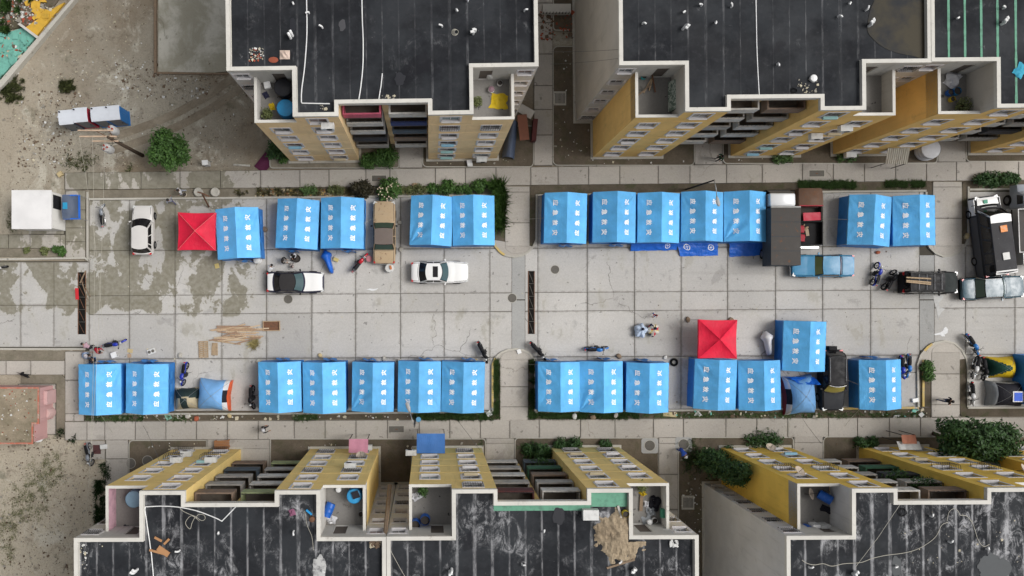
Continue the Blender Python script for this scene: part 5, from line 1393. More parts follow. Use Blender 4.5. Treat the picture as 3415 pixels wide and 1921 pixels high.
def moto(u, v, ang, label, col, rack=False, steer=0.0, lean=13, scoot=False):
    if col not in MC:
        c = {'grey': (0.20, 0.22, 0.25), 'red': (0.45, 0.008, 0.02), 'blue': (0.012, 0.03, 0.36), 'black': (0.014, 0.014, 0.016), 'sky': (0.01, 0.16, 0.50), 'white': (0.6, 0.6, 0.6)}[col]
        m = pm('moto_' + col, c, 0.25, 0, 0.06)
        mb = MB(); mb.loft(MP['tank_rings']); a = mb.mesh('fuel_tank', m, smooth=True)
        f1 = MP['fender'](0.0, .32, 25, 150, .13).mesh('front_fender', m, smooth=True); f2 = MP['fender'](-.62, .34, 20, 165, .16).mesh('rear_fender', m if col != 'white' else M_PLAST, smooth=True)
        mb = MB()
        for s in (-1, 1): mb.loft([[(x, s * (y + dy), z) for (dy, z) in ((0, z0), (.02, (z0 + z1) / 2), (0, z1))] for (x, y, z0, z1) in ((-.05, .11, .55, .72), (-.3, .13, .58, .74), (-.55, .10, .66, .76))], cap=False, closed=False)
        MC[col] = (a, f1, f2, mb.mesh('side_cover', m))
    tank, f1, f2, sc = MC[col]
    p = P(u, v, 0.5); p.z = 0.03
    t = thing('motorcycle', label, 'motorcycle', p, R(ang), 'parked motorcycles')
    t.rotation_euler = (R(lean), 0, R(ang))
    t.rotation_mode = 'XYZ'
    L_ = lambda nm, me, **k: link(nm, me, t, **k)
    # steering head assembly turns with the bars
    st = link('front_assembly', MP['fork'], t, (0.0, 0, 0))
    if steer:
        st.location = (0.5, 0, 0); st.rotation_euler = (0, 0, R(steer))
    sh = (-0.5, 0, 0) if steer else (0, 0, 0)
    if steer:
        # fork mesh shifted so that it turns about the steering head
        if 'fork2' not in MP:
            me = MP['fork'].copy(); me.transform(Matrix.Translation((-0.5, 0, 0))); MP['fork2'] = me
        st.data = MP['fork2']
    link('handlebar', MP['handlebar'], st, sh); link('headlight', MP['headlight'], st, sh)
    link('tyre', MP['tyre'], st, (0.72 + sh[0], 0, .30)); link('rim', MP['rim'], st, (0.72 + sh[0], 0, .30))
    link('front_fender', f1, st, (0.72 + sh[0], 0, 0))
    for s in (-1, 1): link('mirror', MP['mirror'], st, (sh[0], s * .27, 1.0))
    L_('rear_tyre', MP['tyre'], loc=(-.62, 0, .30)); L_('rear_rim', MP['rim'], loc=(-.62, 0, .30)); L_('frame', MP['frame']); L_('engine', MP['engine']); L_('exhaust', MP['exhaust'])
    L_('fuel_tank', tank); L_('seat', MP['seat']); L_('rear_fender', f2); L_('side_cover', sc); L_('tail_light', MP['tail']); L_('side_stand', MP['stand'])
    if rack: L_('rear_rack', MP['rack'])
    return t
for a in [
 (333, 719, 95, 'grey motorcycle leaning over at the top left corner of the parking bay', 'grey', False, -35, 18),
 (-18, 886, 0, 'motorcycle front wheel poking in at the left picture edge', 'black', False, 0),
 (1194, 873, 52, 'bright red motorcycle beside the rusty tan sedan', 'red', True, -12),
 (380, 1141, 9, 'blue motorcycle with rear rack beside the group of people at lower left', 'blue', True, 15),
 (620, 1247, -100, 'blue motorcycle above the tan dome tent', 'blue', False, -10),
 (845, 1324, -92, 'dark motorcycle with white fork left of the five joined tents', 'black', False, 20),
 (1617, 1171, -62, 'black motorcycle left of the lower middle crossing', 'black', False, -25),
 (1799, 1165, -46, 'black motorcycle right of the lower middle crossing', 'black', False, -20),
 (1988, 1158, 0, 'sky blue motorcycle standing in the road above the lower right tents', 'sky', False, 8),
 (2918, 914, 76, 'blue motorcycle with rear rack left of the black scooter', 'blue', True, 0),
 (2963, 931, 60, 'all black motorcycle behind the black off-roader', 'black', False, -15),
 (3248, 1144, -58, 'blue motorcycle parked diagonally by the right crossing', 'sky', False, -10),
 (3012, 1224, -86, 'blue motorcycle tight against the last lower right tent', 'blue', False, 20),
 (3034, 1219, -90, 'sky blue motorcycle with rear rack, outer one of the pair beside the tent', 'sky', True, -15),
 (3258, 1224, -105, 'white seated motorcycle in front of the yellow dome tent', 'white', False, 15),
 (3287, 1228, -80, 'black motorcycle next to the yellow dome tent', 'black', False, -25),
 (3252, 1312, -88, 'dark motorcycle leaning far over left of the black tent', 'white', False, 10, 24),
 (304, 1514, -78, 'grey motorcycle on the concrete pad above the lower left block', 'grey', False, -25)]:
    moto(*a)

# ------------------------------------------------------------------ people
SKIN = [flat('skin_a', (0.30, 0.16, 0.10), .6, .3, dirt=0), flat('skin_b', (0.22, 0.11, 0.065), .6, .3, dirt=0)]
HAIR = flat('hair_dark', (0.012, 0.009, 0.008), .5, .4, dirt=0)
SHOE = flat('shoe_dark', (0.03, 0.028, 0.028), .7, .3, dirt=0)
def J(**k): return {a: Vector(b) for a, b in k.items()}
def pose(kind, s=1.0):
    """joints: x forward, y left, z up, feet on z=0"""
    if kind == 'stand' or kind == 'walk':
        st = 0.0 if kind == 'stand' else 0.24
        j = J(pelvis=(0, 0, .93), chest=(.02, 0, 1.28), neck=(.02, 0, 1.44), head=(.05, 0, 1.57), top=(.05, 0, 1.66),
              shL=(.01, .18, 1.38), elL=(-st * .4, .25, 1.12), haL=(st * .5 + .08, .24, .92), shR=(.01, -.18, 1.38), elR=(st * .3, -.25, 1.12), haR=(st + .10, -.22, .96),
              hiL=(0, .09, .90), knL=(st * .6 + .03, .10, .50), anL=(st * .9, .10, .09), toL=(st * .9 + .16, .11, .04), hiR=(0, -.09, .90), knR=(-st * .25 + .03, -.10, .49), anR=(-st * 1.1, -.10, .12 if st else .09), toR=(-st * 1.1 + .16, -.11, .04))
    elif kind == 'bend':
        j = J(pelvis=(-.12, 0, .86), chest=(.22, 0, 1.08), neck=(.37, 0, 1.15), head=(.49, 0, 1.17), top=(.57, 0, 1.18),
              shL=(.28, .18, 1.10), elL=(.38, .22, .84), haL=(.50, .14, .66), shR=(.28, -.18, 1.10), elR=(.36, -.22, .84), haR=(.48, -.12, .64),
              hiL=(-.12, .09, .84), knL=(-.02, .11, .47), anL=(-.05, .11, .09), toL=(.10, .12, .04), hiR=(-.12, -.09, .84), knR=(.0, -.11, .47), anR=(-.08, -.11, .09), toR=(.07, -.12, .04))
    elif kind == 'sit':       # on the ground or a low stool, legs forward
        j = J(pelvis=(0, 0, .34), chest=(.06, 0, .68), neck=(.10, 0, .84), head=(.15, 0, .96), top=(.16, 0, 1.05),
              shL=(.07, .18, .78), elL=(.18, .24, .54), haL=(.38, .12, .48), shR=(.07, -.18, .78), elR=(.20, -.24, .54), haR=(.40, -.10, .46),
              hiL=(.03, .10, .32), knL=(.40, .15, .46), anL=(.52, .14, .09), toL=(.68, .15, .04), hiR=(.03, -.10, .32), knR=(.38, -.15, .48), anR=(.46, -.14, .09), toR=(.62, -.15, .04))
    else:                     # crouch leaning forward
        j = J(pelvis=(-.10, 0, .30), chest=(.12, 0, .60), neck=(.24, 0, .72), head=(.33, 0, .80), top=(.38, 0, .87),
              shL=(.16, .18, .66), elL=(.34, .22, .44), haL=(.50, .10, .36), shR=(.16, -.18, .66), elR=(.34, -.22, .44), haR=(.50, -.08, .32),
              hiL=(-.08, .10, .28), knL=(.26, .18, .46), anL=(.06, .16, .09), toL=(.22, .18, .04), hiR=(-.08, -.10, .28), knR=(.26, -.18, .46), anR=(.06, -.16, .09), toR=(.22, -.18, .04))
    return {a: b * s for a, b in j.items()}
BONES = [('pelvis', 'chest'), ('chest', 'neck'), ('neck', 'head'), ('head', 'top'), ('chest', 'shL'), ('shL', 'elL'), ('elL', 'haL'), ('chest', 'shR'), ('shR', 'elR'), ('elR', 'haR'),
         ('pelvis', 'hiL'), ('hiL', 'knL'), ('knL', 'anL'), ('anL', 'toL'), ('pelvis', 'hiR'), ('hiR', 'knR'), ('knR', 'anR'), ('anR', 'toR')]
RAD = dict(pelvis=(.15, .115), chest=(.165, .115), neck=(.055, .055), head=(.088, .10), top=(.06, .07), shL=(.07, .07), elL=(.045, .045), haL=(.035, .03), hiL=(.095, .095), knL=(.062, .062), anL=(.042, .042), toL=(.042, .03))
def person(u, v, ang, kind, label, shirt, pants, skin=0, h=1.65, hat=None, sleeve=True, z=0.0):
    s = h / 1.66
    j = pose(kind, s)
    names = list(j); idx = {n: i for i, n in enumerate(names)}
    pts = [j[n] for n in names]; edges = [(idx[a], idx[b]) for a, b in BONES]
    rad = [tuple(x * s for x in RAD.get(n, RAD.get(n[:2] + 'L', (.05, .05)))) for n in names]
    # nose and five fingers on each hand
    f = (j['head'] - j['neck']).normalized(); fw = Vector((1, 0, 0)) - f * f.x; fw.normalize()
    pts.append(j['head'] + fw * .115 * s); edges.append((idx['head'], len(pts) - 1)); rad.append((.016 * s, .016 * s))
    for q in 'LR':
        a, b = j['el' + q], j['ha' + q]; d = (b - a).normalized(); sd = d.cross(Vector((0, 0, 1))); sd = sd.normalized() if sd.length > .1 else Vector((0, 1, 0))
        palm = b + d * .05 * s; pts.append(palm); ip = len(pts) - 1; edges.append((idx['ha' + q], ip)); rad.append((.030 * s, .022 * s))
        for k, ln in enumerate((.075, .085, .08, .065)):
            e = palm + (d * ln + sd * (.016 * (k - 1.5)) * 1.6 + Vector((0, 0, -.02))) * s
            pts.append(e); edges.append((ip, len(pts) - 1)); rad.append((.009 * s, .009 * s))
        e = j['ha' + q] + (d * .05 + sd * (.05 if q == 'L' else -.05)) * s; pts.append(e); edges.append((idx['ha' + q], len(pts) - 1)); rad.append((.010 * s, .010 * s))
    me = bpy.data.meshes.new('skeleton'); me.from_pydata([tuple(p) for p in pts], edges, [])
    ob = bpy.data.objects.new('skeleton', me); COL.objects.link(ob)
    sk = ob.modifiers.new('skin', 'SKIN'); sk.use_smooth_shade = True
    sv = me.skin_vertices[0].data
    for i, r in enumerate(rad): sv[i].radius = r; sv[i].use_root = (i == 0)
    sb = ob.modifiers.new('sub', 'SUBSURF'); sb.levels = 1
    bpy.context.view_layer.update()
    bm_ = bpy.data.meshes.new_from_object(ob.evaluated_get(bpy.context.evaluated_depsgraph_get())); bm_.name = 'body'
    bpy.data.objects.remove(ob); bpy.data.meshes.remove(me)
    ms = flat('shirt_%s' % (shirt,), shirt, .8, .2, dirt=.2, scale=6); mp = flat('pants_%s' % (pants,), pants, .8, .2, dirt=.15, scale=6)
    bm_.materials.clear()
    for m in (SKIN[skin], ms, mp, SHOE): bm_.materials.append(m)
    def near(p):
        best, bi = 1e9, 0
        for bi_, (a, b) in enumerate(BONES):
            A, B_ = j[a], j[b]; ab = B_ - A; t_ = max(0, min(1, (p - A).dot(ab) / max(1e-9, ab.length_squared)))
            dd = (p - A - ab * t_).length - RAD.get(a, RAD.get(a[:2] + 'L', (.05,)))[0] * .6
            if dd < best: best, bi, bt = dd, bi_, t_
        return BONES[bi], bt
    mi = []
    for pl in bm_.polygons:
        (a, b), t_ = near(pl.center)
        k = 0
        if (a, b) == ('pelvis', 'chest'): k = 2 if t_ < .25 else 1
        elif a == 'chest' and b == 'neck': k = 1 if t_ < .7 else 0
        elif a == 'chest' or a[:2] == 'sh': k = 1
        elif a[:2] == 'el': k = 1 if (sleeve and t_ < .75) else 0
        elif a[:2] in ('hi', 'kn') or a == 'pelvis': k = 2
        elif a[:2] == 'an': k = 3
        mi.append(k)
    bm_.polygons.foreach_set('material_index', mi); bm_.update()
    p = P(u, v, z); t = thing('person', label, 'person', (p.x, p.y, z + 0.03), R(ang))
    link('body', bm_, t)
    # hair or cap over the skull
    up = (j['top'] - j['head']).normalized(); c = j['head'] + up * .02 * s - fw * .012 * s
    rot = Vector((0, 0, 1)).rotation_difference((up * .85 - fw * .5).normalized()).to_matrix()
    mb = MB(); mb.lathe([(.112 * s, -.02 * s), (.115 * s, .03 * s), (.09 * s, .085 * s), (.04 * s, .118 * s), (.004, .125 * s)], 14, c=c, M=rot)
    if hat is not None: mb.lathe([(.17 * s, .0), (.165 * s, .012 * s), (.11 * s, .02 * s)], 14, c=c + fw * .03 * s, M=rot)
    mb.build('hair' if hat is None else 'cap', HAIR if hat is None else flat('cap_%s' % (hat,), hat, .7), t, smooth=True)
    return t
W_, K_, GR_, JN = (0.60, 0.61, 0.63), (0.02, 0.02, 0.022), (0.33, 0.36, 0.42), (0.05, 0.07, 0.14)
person(580, 676, 120, 'walk', 'person in pale grey shirt stepping off the kerb at upper left', GR_, (0.12, 0.12, 0.2), h=1.6)
person(614, 643, 200, 'walk', 'person in white shirt carrying a pail on the upper pavement', W_, (0.35, 0.38, 0.45), h=1.65)
person(981, 847, -90, 'sit', 'person in white and black sitting at the foot of a blue tent', W_, K_, h=1.6)
person(944, 868, -15, 'sit', 'person in black sitting left of the black pot', K_, (0.30, 0.27, 0.24), h=1.65)
person(977, 893, 100, 'sit', 'small child in pale clothes sitting beside the black-roofed sedan', (0.5, 0.42, 0.40), (0.4, 0.33, 0.3), h=1.05)
person(905, 905, 60, 'bend', 'person in white shirt leaning at the tail of the black-roofed sedan', W_, (0.05, 0.045, 0.05), h=1.6)
person(312, 1155, 150, 'bend', 'person in pink flowered shirt bending over beside the blue motorcycle', (0.42, 0.27, 0.32), K_, h=1.6)
person(285, 1180, -20, 'crouch', 'person with grey cap crouching leftmost in the lower left group', (0.30, 0.40, 0.58), (0.45, 0.2, 0.1), h=1.65, hat=(0.42, 0.40, 0.42))
person(334, 1163, -25, 'bend', 'person in red shirt leaning forward in the lower left group', (0.42, 0.012, 0.03), K_, h=1.6)
person(325, 1198, 190, 'sit', 'person with bare arms and blue trousers sitting against the leftmost tent', K_, (0.05, 0.16, 0.40), h=1.65, sleeve=False)
person(303, 1192, 60, 'crouch', 'person in grey crouching in the middle of the lower left group', (0.16, 0.17, 0.18), (0.2, 0.2, 0.2), h=1.5)
person(889, 1426, 15, 'walk', 'person in black jacket walking on the lower pavement at left', K_, (0.03, 0.03, 0.035), h=1.7, hat=(0.55, 0.55, 0.56))
person(2178, 1050, 250, 'walk', 'small child in red shirt walking above the two bundles', (0.55, 0.05, 0.07), (0.03, 0.05, 0.35), h=1.05)
person(3132, 1331, -20, 'walk', 'person in black top and jeans walking on the lower right crossing', K_, JN, h=1.72, sleeve=False)
person(2262, 1497, -60, 'bend', 'person in blue work clothes and white cap bending at the manhole pad', (0.02, 0.07, 0.35), (0.02, 0.05, 0.25), h=1.65, hat=(0.72, 0.72, 0.72), z=0.15)
person(2388, 533, 200, 'stand', 'person in dark green by the entrance path of the upper right block', (0.015, 0.06, 0.03), K_, h=1.65, z=0.15)

# ------------------------------------------------------------------ dog
def dog(u, v, ang, label):
    pts = dict(rump=(-.26, 0, .46), mid=(0, 0, .45), chest=(.22, 0, .47), neck=(.34, 0, .58), head=(.44, 0, .66), muz=(.56, 0, .63), tail1=(-.34, 0, .50), tail2=(-.46, .02, .60), tail3=(-.54, .04, .70))
    rad = dict(rump=.105, mid=.10, chest=.13, neck=.075, head=.075, muz=.035, tail1=.03, tail2=.022, tail3=.014)
    ed = [('rump', 'mid'), ('mid', 'chest'), ('chest', 'neck'), ('neck', 'head'), ('head', 'muz'), ('rump', 'tail1'), ('tail1', 'tail2'), ('tail2', 'tail3')]
    for s, q in ((1, 'l'), (-1, 'r')):
        for nm, p, r in (('hip' + q, (-.24, s * .08, .40), .07), ('stf' + q, (-.16, s * .09, .28), .05), ('hock' + q, (-.33, s * .09, .16), .028), ('paw' + q, (-.30, s * .09, .03), .028), ('toe' + q, (-.24, s * .09, .02), .024),
                         ('sho' + q, (.22, s * .09, .40), .06), ('elb' + q, (.18, s * .09, .28), .04), ('wri' + q, (.21 + .05 * s, s * .09, .14), .026), ('fpw' + q, (.21 + .06 * s, s * .09, .03), .028), ('ear' + q, (.41, s * .07, .75), .02)):
            pts[nm] = p; rad[nm] = r
        ed += [('rump', 'hip' + q), ('hip' + q, 'stf' + q), ('stf' + q, 'hock' + q), ('hock' + q, 'paw' + q), ('paw' + q, 'toe' + q), ('chest', 'sho' + q), ('sho' + q, 'elb' + q), ('elb' + q, 'wri' + q), ('wri' + q, 'fpw' + q), ('head', 'ear' + q)]
    nm = list(pts); ix = {n: i for i, n in enumerate(nm)}
    me = bpy.data.meshes.new('sk'); me.from_pydata([pts[n] for n in nm], [(ix[a], ix[b]) for a, b in ed], [])
    ob = bpy.data.objects.new('sk', me); COL.objects.link(ob)
    sk = ob.modifiers.new('skin', 'SKIN'); sk.use_smooth_shade = True; sv = me.skin_vertices[0].data
    for i, n in enumerate(nm): sv[i].radius = (rad[n], rad[n]); sv[i].use_root = (n == 'rump')
    ob.modifiers.new('sub', 'SUBSURF').levels = 1
    bpy.context.view_layer.update()
    m2 = bpy.data.meshes.new_from_object(ob.evaluated_get(bpy.context.evaluated_depsgraph_get())); bpy.data.objects.remove(ob); bpy.data.meshes.remove(me)
    m2.materials.clear(); m2.materials.append(flat('dog_black', (0.008, 0.008, 0.009), .6, .3, dirt=0))
    p = P(u, v, .15); o = link('dog', m2, None, (p.x, p.y, .15), R(ang)); tag(o, label, 'dog')
dog(90, 1249, -20, 'black dog walking beside the gravel bed at lower left')
# ------------------------------------------------------------------ plants
def leaf_mat(name, a, b):
    t = NT(name); t.spec(0.3); t.rough(0.55)
    f = t.ramp(t.noise(3.0, 4, 0.7), 0.35, 0.65); g = t.ramp(t.noise(19.0, 2, 0.6), 0.4, 0.65)
    c = t.mix(f, a, b); c = t.mix(t.math('MULTIPLY', g, 0.7), c, tuple(x * 2.3 for x in b)); c = t.mix(t.ramp(t.noise(1.3, 3), .55, .7, 0, .5), c, tuple(x * .6 for x in a)); t.col(c)
    t.b.inputs['Subsurface Weight'].default_value = 0.0
    return t.mat
LEAF = leaf_mat('leaf_green', (0.020, 0.050, 0.012), (0.050, 0.105, 0.022))
LEAF_D = leaf_mat('leaf_dark', (0.012, 0.032, 0.010), (0.030, 0.068, 0.018))
LEAF_O = leaf_mat('leaf_olive', (0.055, 0.068, 0.024), (0.10, 0.115, 0.042))
GRASS_P = leaf_mat('grass_patchy', (0.09, 0.10, 0.045), (0.16, 0.165, 0.075))
LEAF_P = leaf_mat('leaf_purple', (0.016, 0.016, 0.010), (0.035, 0.030, 0.016))
GRASS_D = leaf_mat('grass_dark', (0.035, 0.07, 0.02), (0.075, 0.13, 0.04))
LEAF_H = leaf_mat('leaf_hedge', (0.05, 0.11, 0.025), (0.10, 0.19, 0.045))
GRASS_W = leaf_mat('grass_dry', (0.07, 0.075, 0.030), (0.13, 0.115, 0.055))
BARK = flat('bark', (0.085, 0.062, 0.045), .9, .1, dirt=.3, scale=8, bump=.5)
def leaves(name, blobs, n, size, mat, parent, seed, droop=0.3):
    """n leaf faces spread through ellipsoids (centre, radii), densest near the surface"""
    r = np.random.default_rng(seed)
    vol = np.array([b[1][0] * b[1][1] * b[1][2] for b in blobs]); w = vol ** .75; w /= w.sum()
    k = r.choice(len(blobs), n, p=w)
    d = r.normal(size=(n, 3)); d /= np.linalg.norm(d, axis=1)[:, None]
    rad = r.random(n) ** 0.38
    rad *= 1 + 0.24 * np.sin(d[:, 0] * 7 + seed) * np.sin(d[:, 1] * 6 + 1) + 0.1 * r.normal(size=n)
    C = np.array([b[0] for b in blobs])[k]; S = np.array([b[1] for b in blobs])[k]
    p = C + d * S * rad[:, None]
    nrm = d * .7 + r.normal(size=(n, 3)) * .6 + np.array([0, 0, .5]); nrm /= np.linalg.norm(nrm, axis=1)[:, None]
    t = np.cross(nrm, r.normal(size=(n, 3))); t /= np.linalg.norm(t, axis=1)[:, None] + 1e-9
    b = np.cross(nrm, t)
    s = (size * (0.6 + 0.8 * r.random(n)))[:, None]
    q = np.stack([p - t * s, p + b * s * .45 - nrm * s * .1, p + t * s, p - b * s * .45 - nrm * s * .1], 1).reshape(-1, 3)
    q[:, 2] = np.maximum(q[:, 2], 0.01)
    me = bpy.data.meshes.new(name); me.vertices.add(4 * n); me.vertices.foreach_set('co', q.ravel())
    me.loops.add(4 * n); me.loops.foreach_set('vertex_index', np.arange(4 * n, dtype=np.int32))
    me.polygons.add(n); me.polygons.foreach_set('loop_start', np.arange(0, 4 * n, 4, dtype=np.int32))
    me.materials.append(mat); me.update(); me.validate()
    return link(name, me, parent)
def tree(name, label, u, v, z0, blobs, n, size, mat, trunk_h, seed, tr=.10, cat='tree', extra=None):
    p = P(u, v, z0); t = thing(name, label, cat, p)
    r = random.Random(seed)
    mb = MB(); top = (r.uniform(-.2, .2), r.uniform(-.2, .2), trunk_h)
    mb.tube([(0, 0, 0), (top[0] * .4, top[1] * .5, trunk_h * .5), top], [tr, tr * .8, tr * .55], 8); tk = mb.build('trunk', BARK, t, smooth=True)
    for (c, s) in blobs:
        mb = MB(); m = ((top[0] + c[0]) / 2 + r.uniform(-.1, .1), (top[1] + c[1]) / 2, (trunk_h * .7 + c[2]) / 2); mb.tube([(top[0] * .7, top[1] * .7, trunk_h * .6), m, c], [tr * .5, tr * .32, tr * .12], 6); mb.build('limb', BARK, tk, smooth=True)
    leaves('crown', blobs, n, size, mat, t, seed)
    return t
def rb(seed, n, R_, zc, zr, sq=(1, 1)):
    r = random.Random(seed); o = [((0, 0, zc), (R_ * .62 * sq[0], R_ * .62 * sq[1], zr * .9))]
    for i in range(n):
        a = 2 * math.pi * i / n + r.uniform(-.3, .3); d = R_ * r.uniform(.42, .62); q = R_ * r.uniform(.34, .5)
        o.append(((d * math.cos(a) * sq[0], d * math.sin(a) * sq[1], zc + r.uniform(-.35, .35) * zr), (q, q, q * r.uniform(.7, 1))))
    return o
tree('broadleaf_tree', 'round green tree alone on the bare ground at upper left', 592, 517, 0, rb(3, 8, 1.75, 2.2, 1.2), 5200, .13, LEAF, 1.6, 3)
tree('broadleaf_tree', 'large dark green tree at the lower right, partly hiding the yellow block', 3112, 1446, 0.1, [((.8, .2, 4.3), (1.9, 1.5, 1.6)), ((-.9, .9, 3.9), (1.1, .9, 1.1)), ((2.6, .3, 4.2), (1.4, 1.2, 1.3)), ((1.4, -1.0, 3.8), (1.6, 1.2, 1.3)), ((-.6, -.5, 3.6), (1.1, 1.0, 1.1)), ((3.0, -.8, 3.6), (1.1, .9, 1.0))], 9500, .15, LEAF_D, 3.2, 4, .16)
tree('cypress_tree', 'tall dark evergreen against the yellow side wall of the lower right block', 2362, 1530, 0.1, [((0, 0, 2.2), (1.0, 1.0, 2.0)), ((.3, -.2, 4.6), (.85, .85, 2.2)), ((.2, .4, 6.4), (.55, .55, 1.3)), ((-.5, .3, 1.5), (.9, .8, 1.2))], 8000, .12, LEAF_D, 5.5, 5, .12)
def bush(u, v, R_, h, label, mat=None, n=1500, seed=1, name='bush', sq=(1, 1), z=0.10, size=.10):
    p = P(u, v, h * .5); p.z = z
    t = thing(name, label, 'bush', p)
    r = random.Random(seed); mb = MB()
    for k in range(6):
        a = r.uniform(0, 6.28); mb.tube([(0, 0, 0), (R_ * .3 * math.cos(a) * sq[0], R_ * .3 * math.sin(a) * sq[1], h * .5)], .02, 4)
    mb.build('stems', BARK, t)
    leaves('foliage', rb(seed, 6, R_, h * .55, h * .45, sq), n, size, mat or LEAF, t, seed)
    return t
bush(1211, 634, .95, 1.1, 'dark purplish bush above the third upper left tent', LEAF_P, 1900, 11)
b_ = bush(1295, 632, 1.1, 1.2, 'green flowering bush above the rusty tan sedan', LEAF, 2300, 12)
mb = MB()
for k in range(26):
    a, d = random.uniform(0, 6.28), random.uniform(.1, .95); mb.obox((d * math.cos(a), d * math.sin(a), 1.15 - .4 * d * d), (.09, .09, .05), a)
stuff(mb.build('blossoms', flat('blossom_cream', (0.62, 0.50, 0.38), .7), b_))
bush(1494, 622, .75, .6, 'leafy weed clump above the wrinkled tent', LEAF, 900, 13); bush(1440, 628, .45, .45, 'smaller leafy weed clump above the wrinkled tent', LEAF, 400, 14)
bush(1600, 622, .7, .7, 'leafy weed clump left of the tall hedge', LEAF, 900, 15)
bush(1287, 520, 1.15, 1.1, 'bright green bush in the entrance recess of the upper left block', LEAF, 2200, 16); bush(1230, 536, .8, .8, 'lower green bush beside the recess of the upper left block', LEAF, 1000, 17)
bush(925, 498, 1.0, 1.2, 'dark green bush at the left corner of the upper left block', LEAF_D, 1700, 18); bush(945, 528, .5, .6, 'small round bush in front of the left corner of the upper left block', LEAF, 500, 19)
bush(642, 866 - 6, .35, .5, 'small weed by the left road kerb', LEAF, 0 + 60, 20, sq=(1, 1)) if False else None
bush(205, 838, .45, .5, 'bright green weed clump at the end of the left kerb bed', LEAF, 600, 21); bush(190, 832, .35, .4, 'weed clump in the left kerb bed beside the bright one', LEAF, 350, 22); bush(150, 836, .4, .3, 'flat weed patch in the left kerb bed', LEAF_O, 350, 23); bush(92, 836, .3, .25, 'tiny weed patch in the left kerb bed', LEAF_O, 200, 24)
bush(3300, 600, 1.1, .7, 'long dark green hedge plant above the minibus', LEAF_D, 1600, 25, sq=(1.5, .5)); bush(3370, 596, .8, .6, 'dark green hedge plant above the flatbed truck', LEAF_D, 900, 26, sq=(1.2, .5))
bush(3092, 1235, .9, .5, 'leafy strip of plants beside the lower right crossing', LEAF, 1400, 27, sq=(.35, 1.3)); bush(2430, 1510, .8, .9, 'dark plant in front of the lower right block', LEAF_D, 700, 28)
bush(2545, 1468, 1.4, .5, 'low dark hedge in front of the lower right block', LEAF_D, 1300, 29, sq=(1.4, .3)); bush(2890, 1475, 1.0, .5, 'low leafy plants by the entrance bed of the lower right block', LEAF_D, 900, 30, sq=(1.2, .4))
bush(1890, 1482, 1.2, .6, 'low dark hedge in front of the lower middle block', LEAF_D, 1200, 31, sq=(1.5, .4)); bush(2020, 1480, .6, .5, 'small dark hedge piece in front of the lower middle block', LEAF_D, 500, 32, sq=(1.2, .5)); bush(1810, 1512, .9, 1.3, 'dark shrub at the recess of the lower middle block', LEAF_D, 1200, 33)
bush(1770, 1500, 1.0, .5, 'low ground cover left of the lower middle block bay', LEAF_D, 900, 34, sq=(1, .5))
bush(2605, 532, .8, .35, 'grass tuft at the foot of the upper right block', GRASS_D, 500, 35, sq=(1.2, .5)); bush(2818, 524, .8, .35, 'grass tuft below the ochre block beside the corrugated awning', GRASS_D, 500, 36, sq=(1.2, .4))
for k_, (u_, n_) in enumerate(((1545, 900), (1455, 700), (1395, 500), (1350, 450), (1120, 500), (1030, 450))): bush(u_, 634, .8, .5, ('second', 'third', 'fourth', 'fifth', 'sixth', 'seventh')[k_] + ' low leafy clump along the kerb left of the tall hedge', (LEAF, LEAF, LEAF_O, LEAF_O, LEAF_O, GRASS_D)[k_], n_, 120 + k_, sq=(1.2, .42), size=.08)
# tall strap-leaved hedge
def blades(name, pts, n, hgt, wid, mat, parent, seed, spread=.25, z=0.1):
    """grass or strap leaves standing inside pixel polygons given as (u0,v0,u1,v1) boxes"""
    r = np.random.default_rng(seed)
    areas = np.array([(b[2] - b[0]) * (b[3] - b[1]) for b in pts], float); k = r.choice(len(pts), n, p=areas / areas.sum()); B = np.array(pts, float)[k]
    u = B[:, 0] + (B[:, 2] - B[:, 0]) * r.random(n); v = B[:, 1] + (B[:, 3] - B[:, 1]) * r.random(n)
    m = np.array([noise.noise((a * .03, b * .03, seed)) for a, b in zip(u, v)]); keep = m + r.random(n) * .6 > -.05
    ru, rv = (B[:, 2] - B[:, 0]) / 2, (B[:, 3] - B[:, 1]) / 2
    e = np.sqrt(((u - B[:, 0] - ru) / ru) ** 2 + ((v - B[:, 1] - rv) / rv) ** 2)
    thin = np.minimum(ru, rv) / np.maximum(ru, rv) < .3
    fray = np.array([noise.noise((a * .05, b * .05, seed + 3)) + .5 * noise.noise((a * .15, b * .15, seed)) for a, b in zip(u, v)])
    keep &= thin & (fray > -.25) | ~thin & (e + fray * .9 + r.random(n) * .75 < 1.0)
    u, v = u[keep], v[keep]; n = len(u)
    kk = CAMH / FPX; base = np.stack([(u - U0) * kk, (V0 - v) * kk, np.full(n, z)], 1)
    a = r.random(n) * 6.283; h = hgt * (.5 + .7 * r.random(n)); out = spread * (.3 + r.random(n)) * h / max(hgt, .01)
    dr = np.stack([np.cos(a), np.sin(a), np.zeros(n)], 1); sd = np.stack([-np.sin(a), np.cos(a), np.zeros(n)], 1) * (wid * (.6 + .6 * r.random(n)))[:, None]
    mid = base + dr * (out * .45)[:, None] + np.array([0, 0, 1]) * (h * .75)[:, None]; tip = base + dr * (out * 1.3)[:, None] + np.array([0, 0, 1]) * h[:, None]
    q = np.stack([base - sd, base + sd, mid + sd * .8, tip, mid - sd * .8], 1).reshape(-1, 3)
    me = bpy.data.meshes.new(name); me.vertices.add(5 * n); me.vertices.foreach_set('co', q.ravel()); me.loops.add(5 * n); me.loops.foreach_set('vertex_index', np.arange(5 * n, dtype=np.int32))
    me.polygons.add(n); me.polygons.foreach_set('loop_start', np.arange(0, 5 * n, 5, dtype=np.int32)); me.materials.append(mat); me.update(); me.validate()
    return link(name, me, parent)
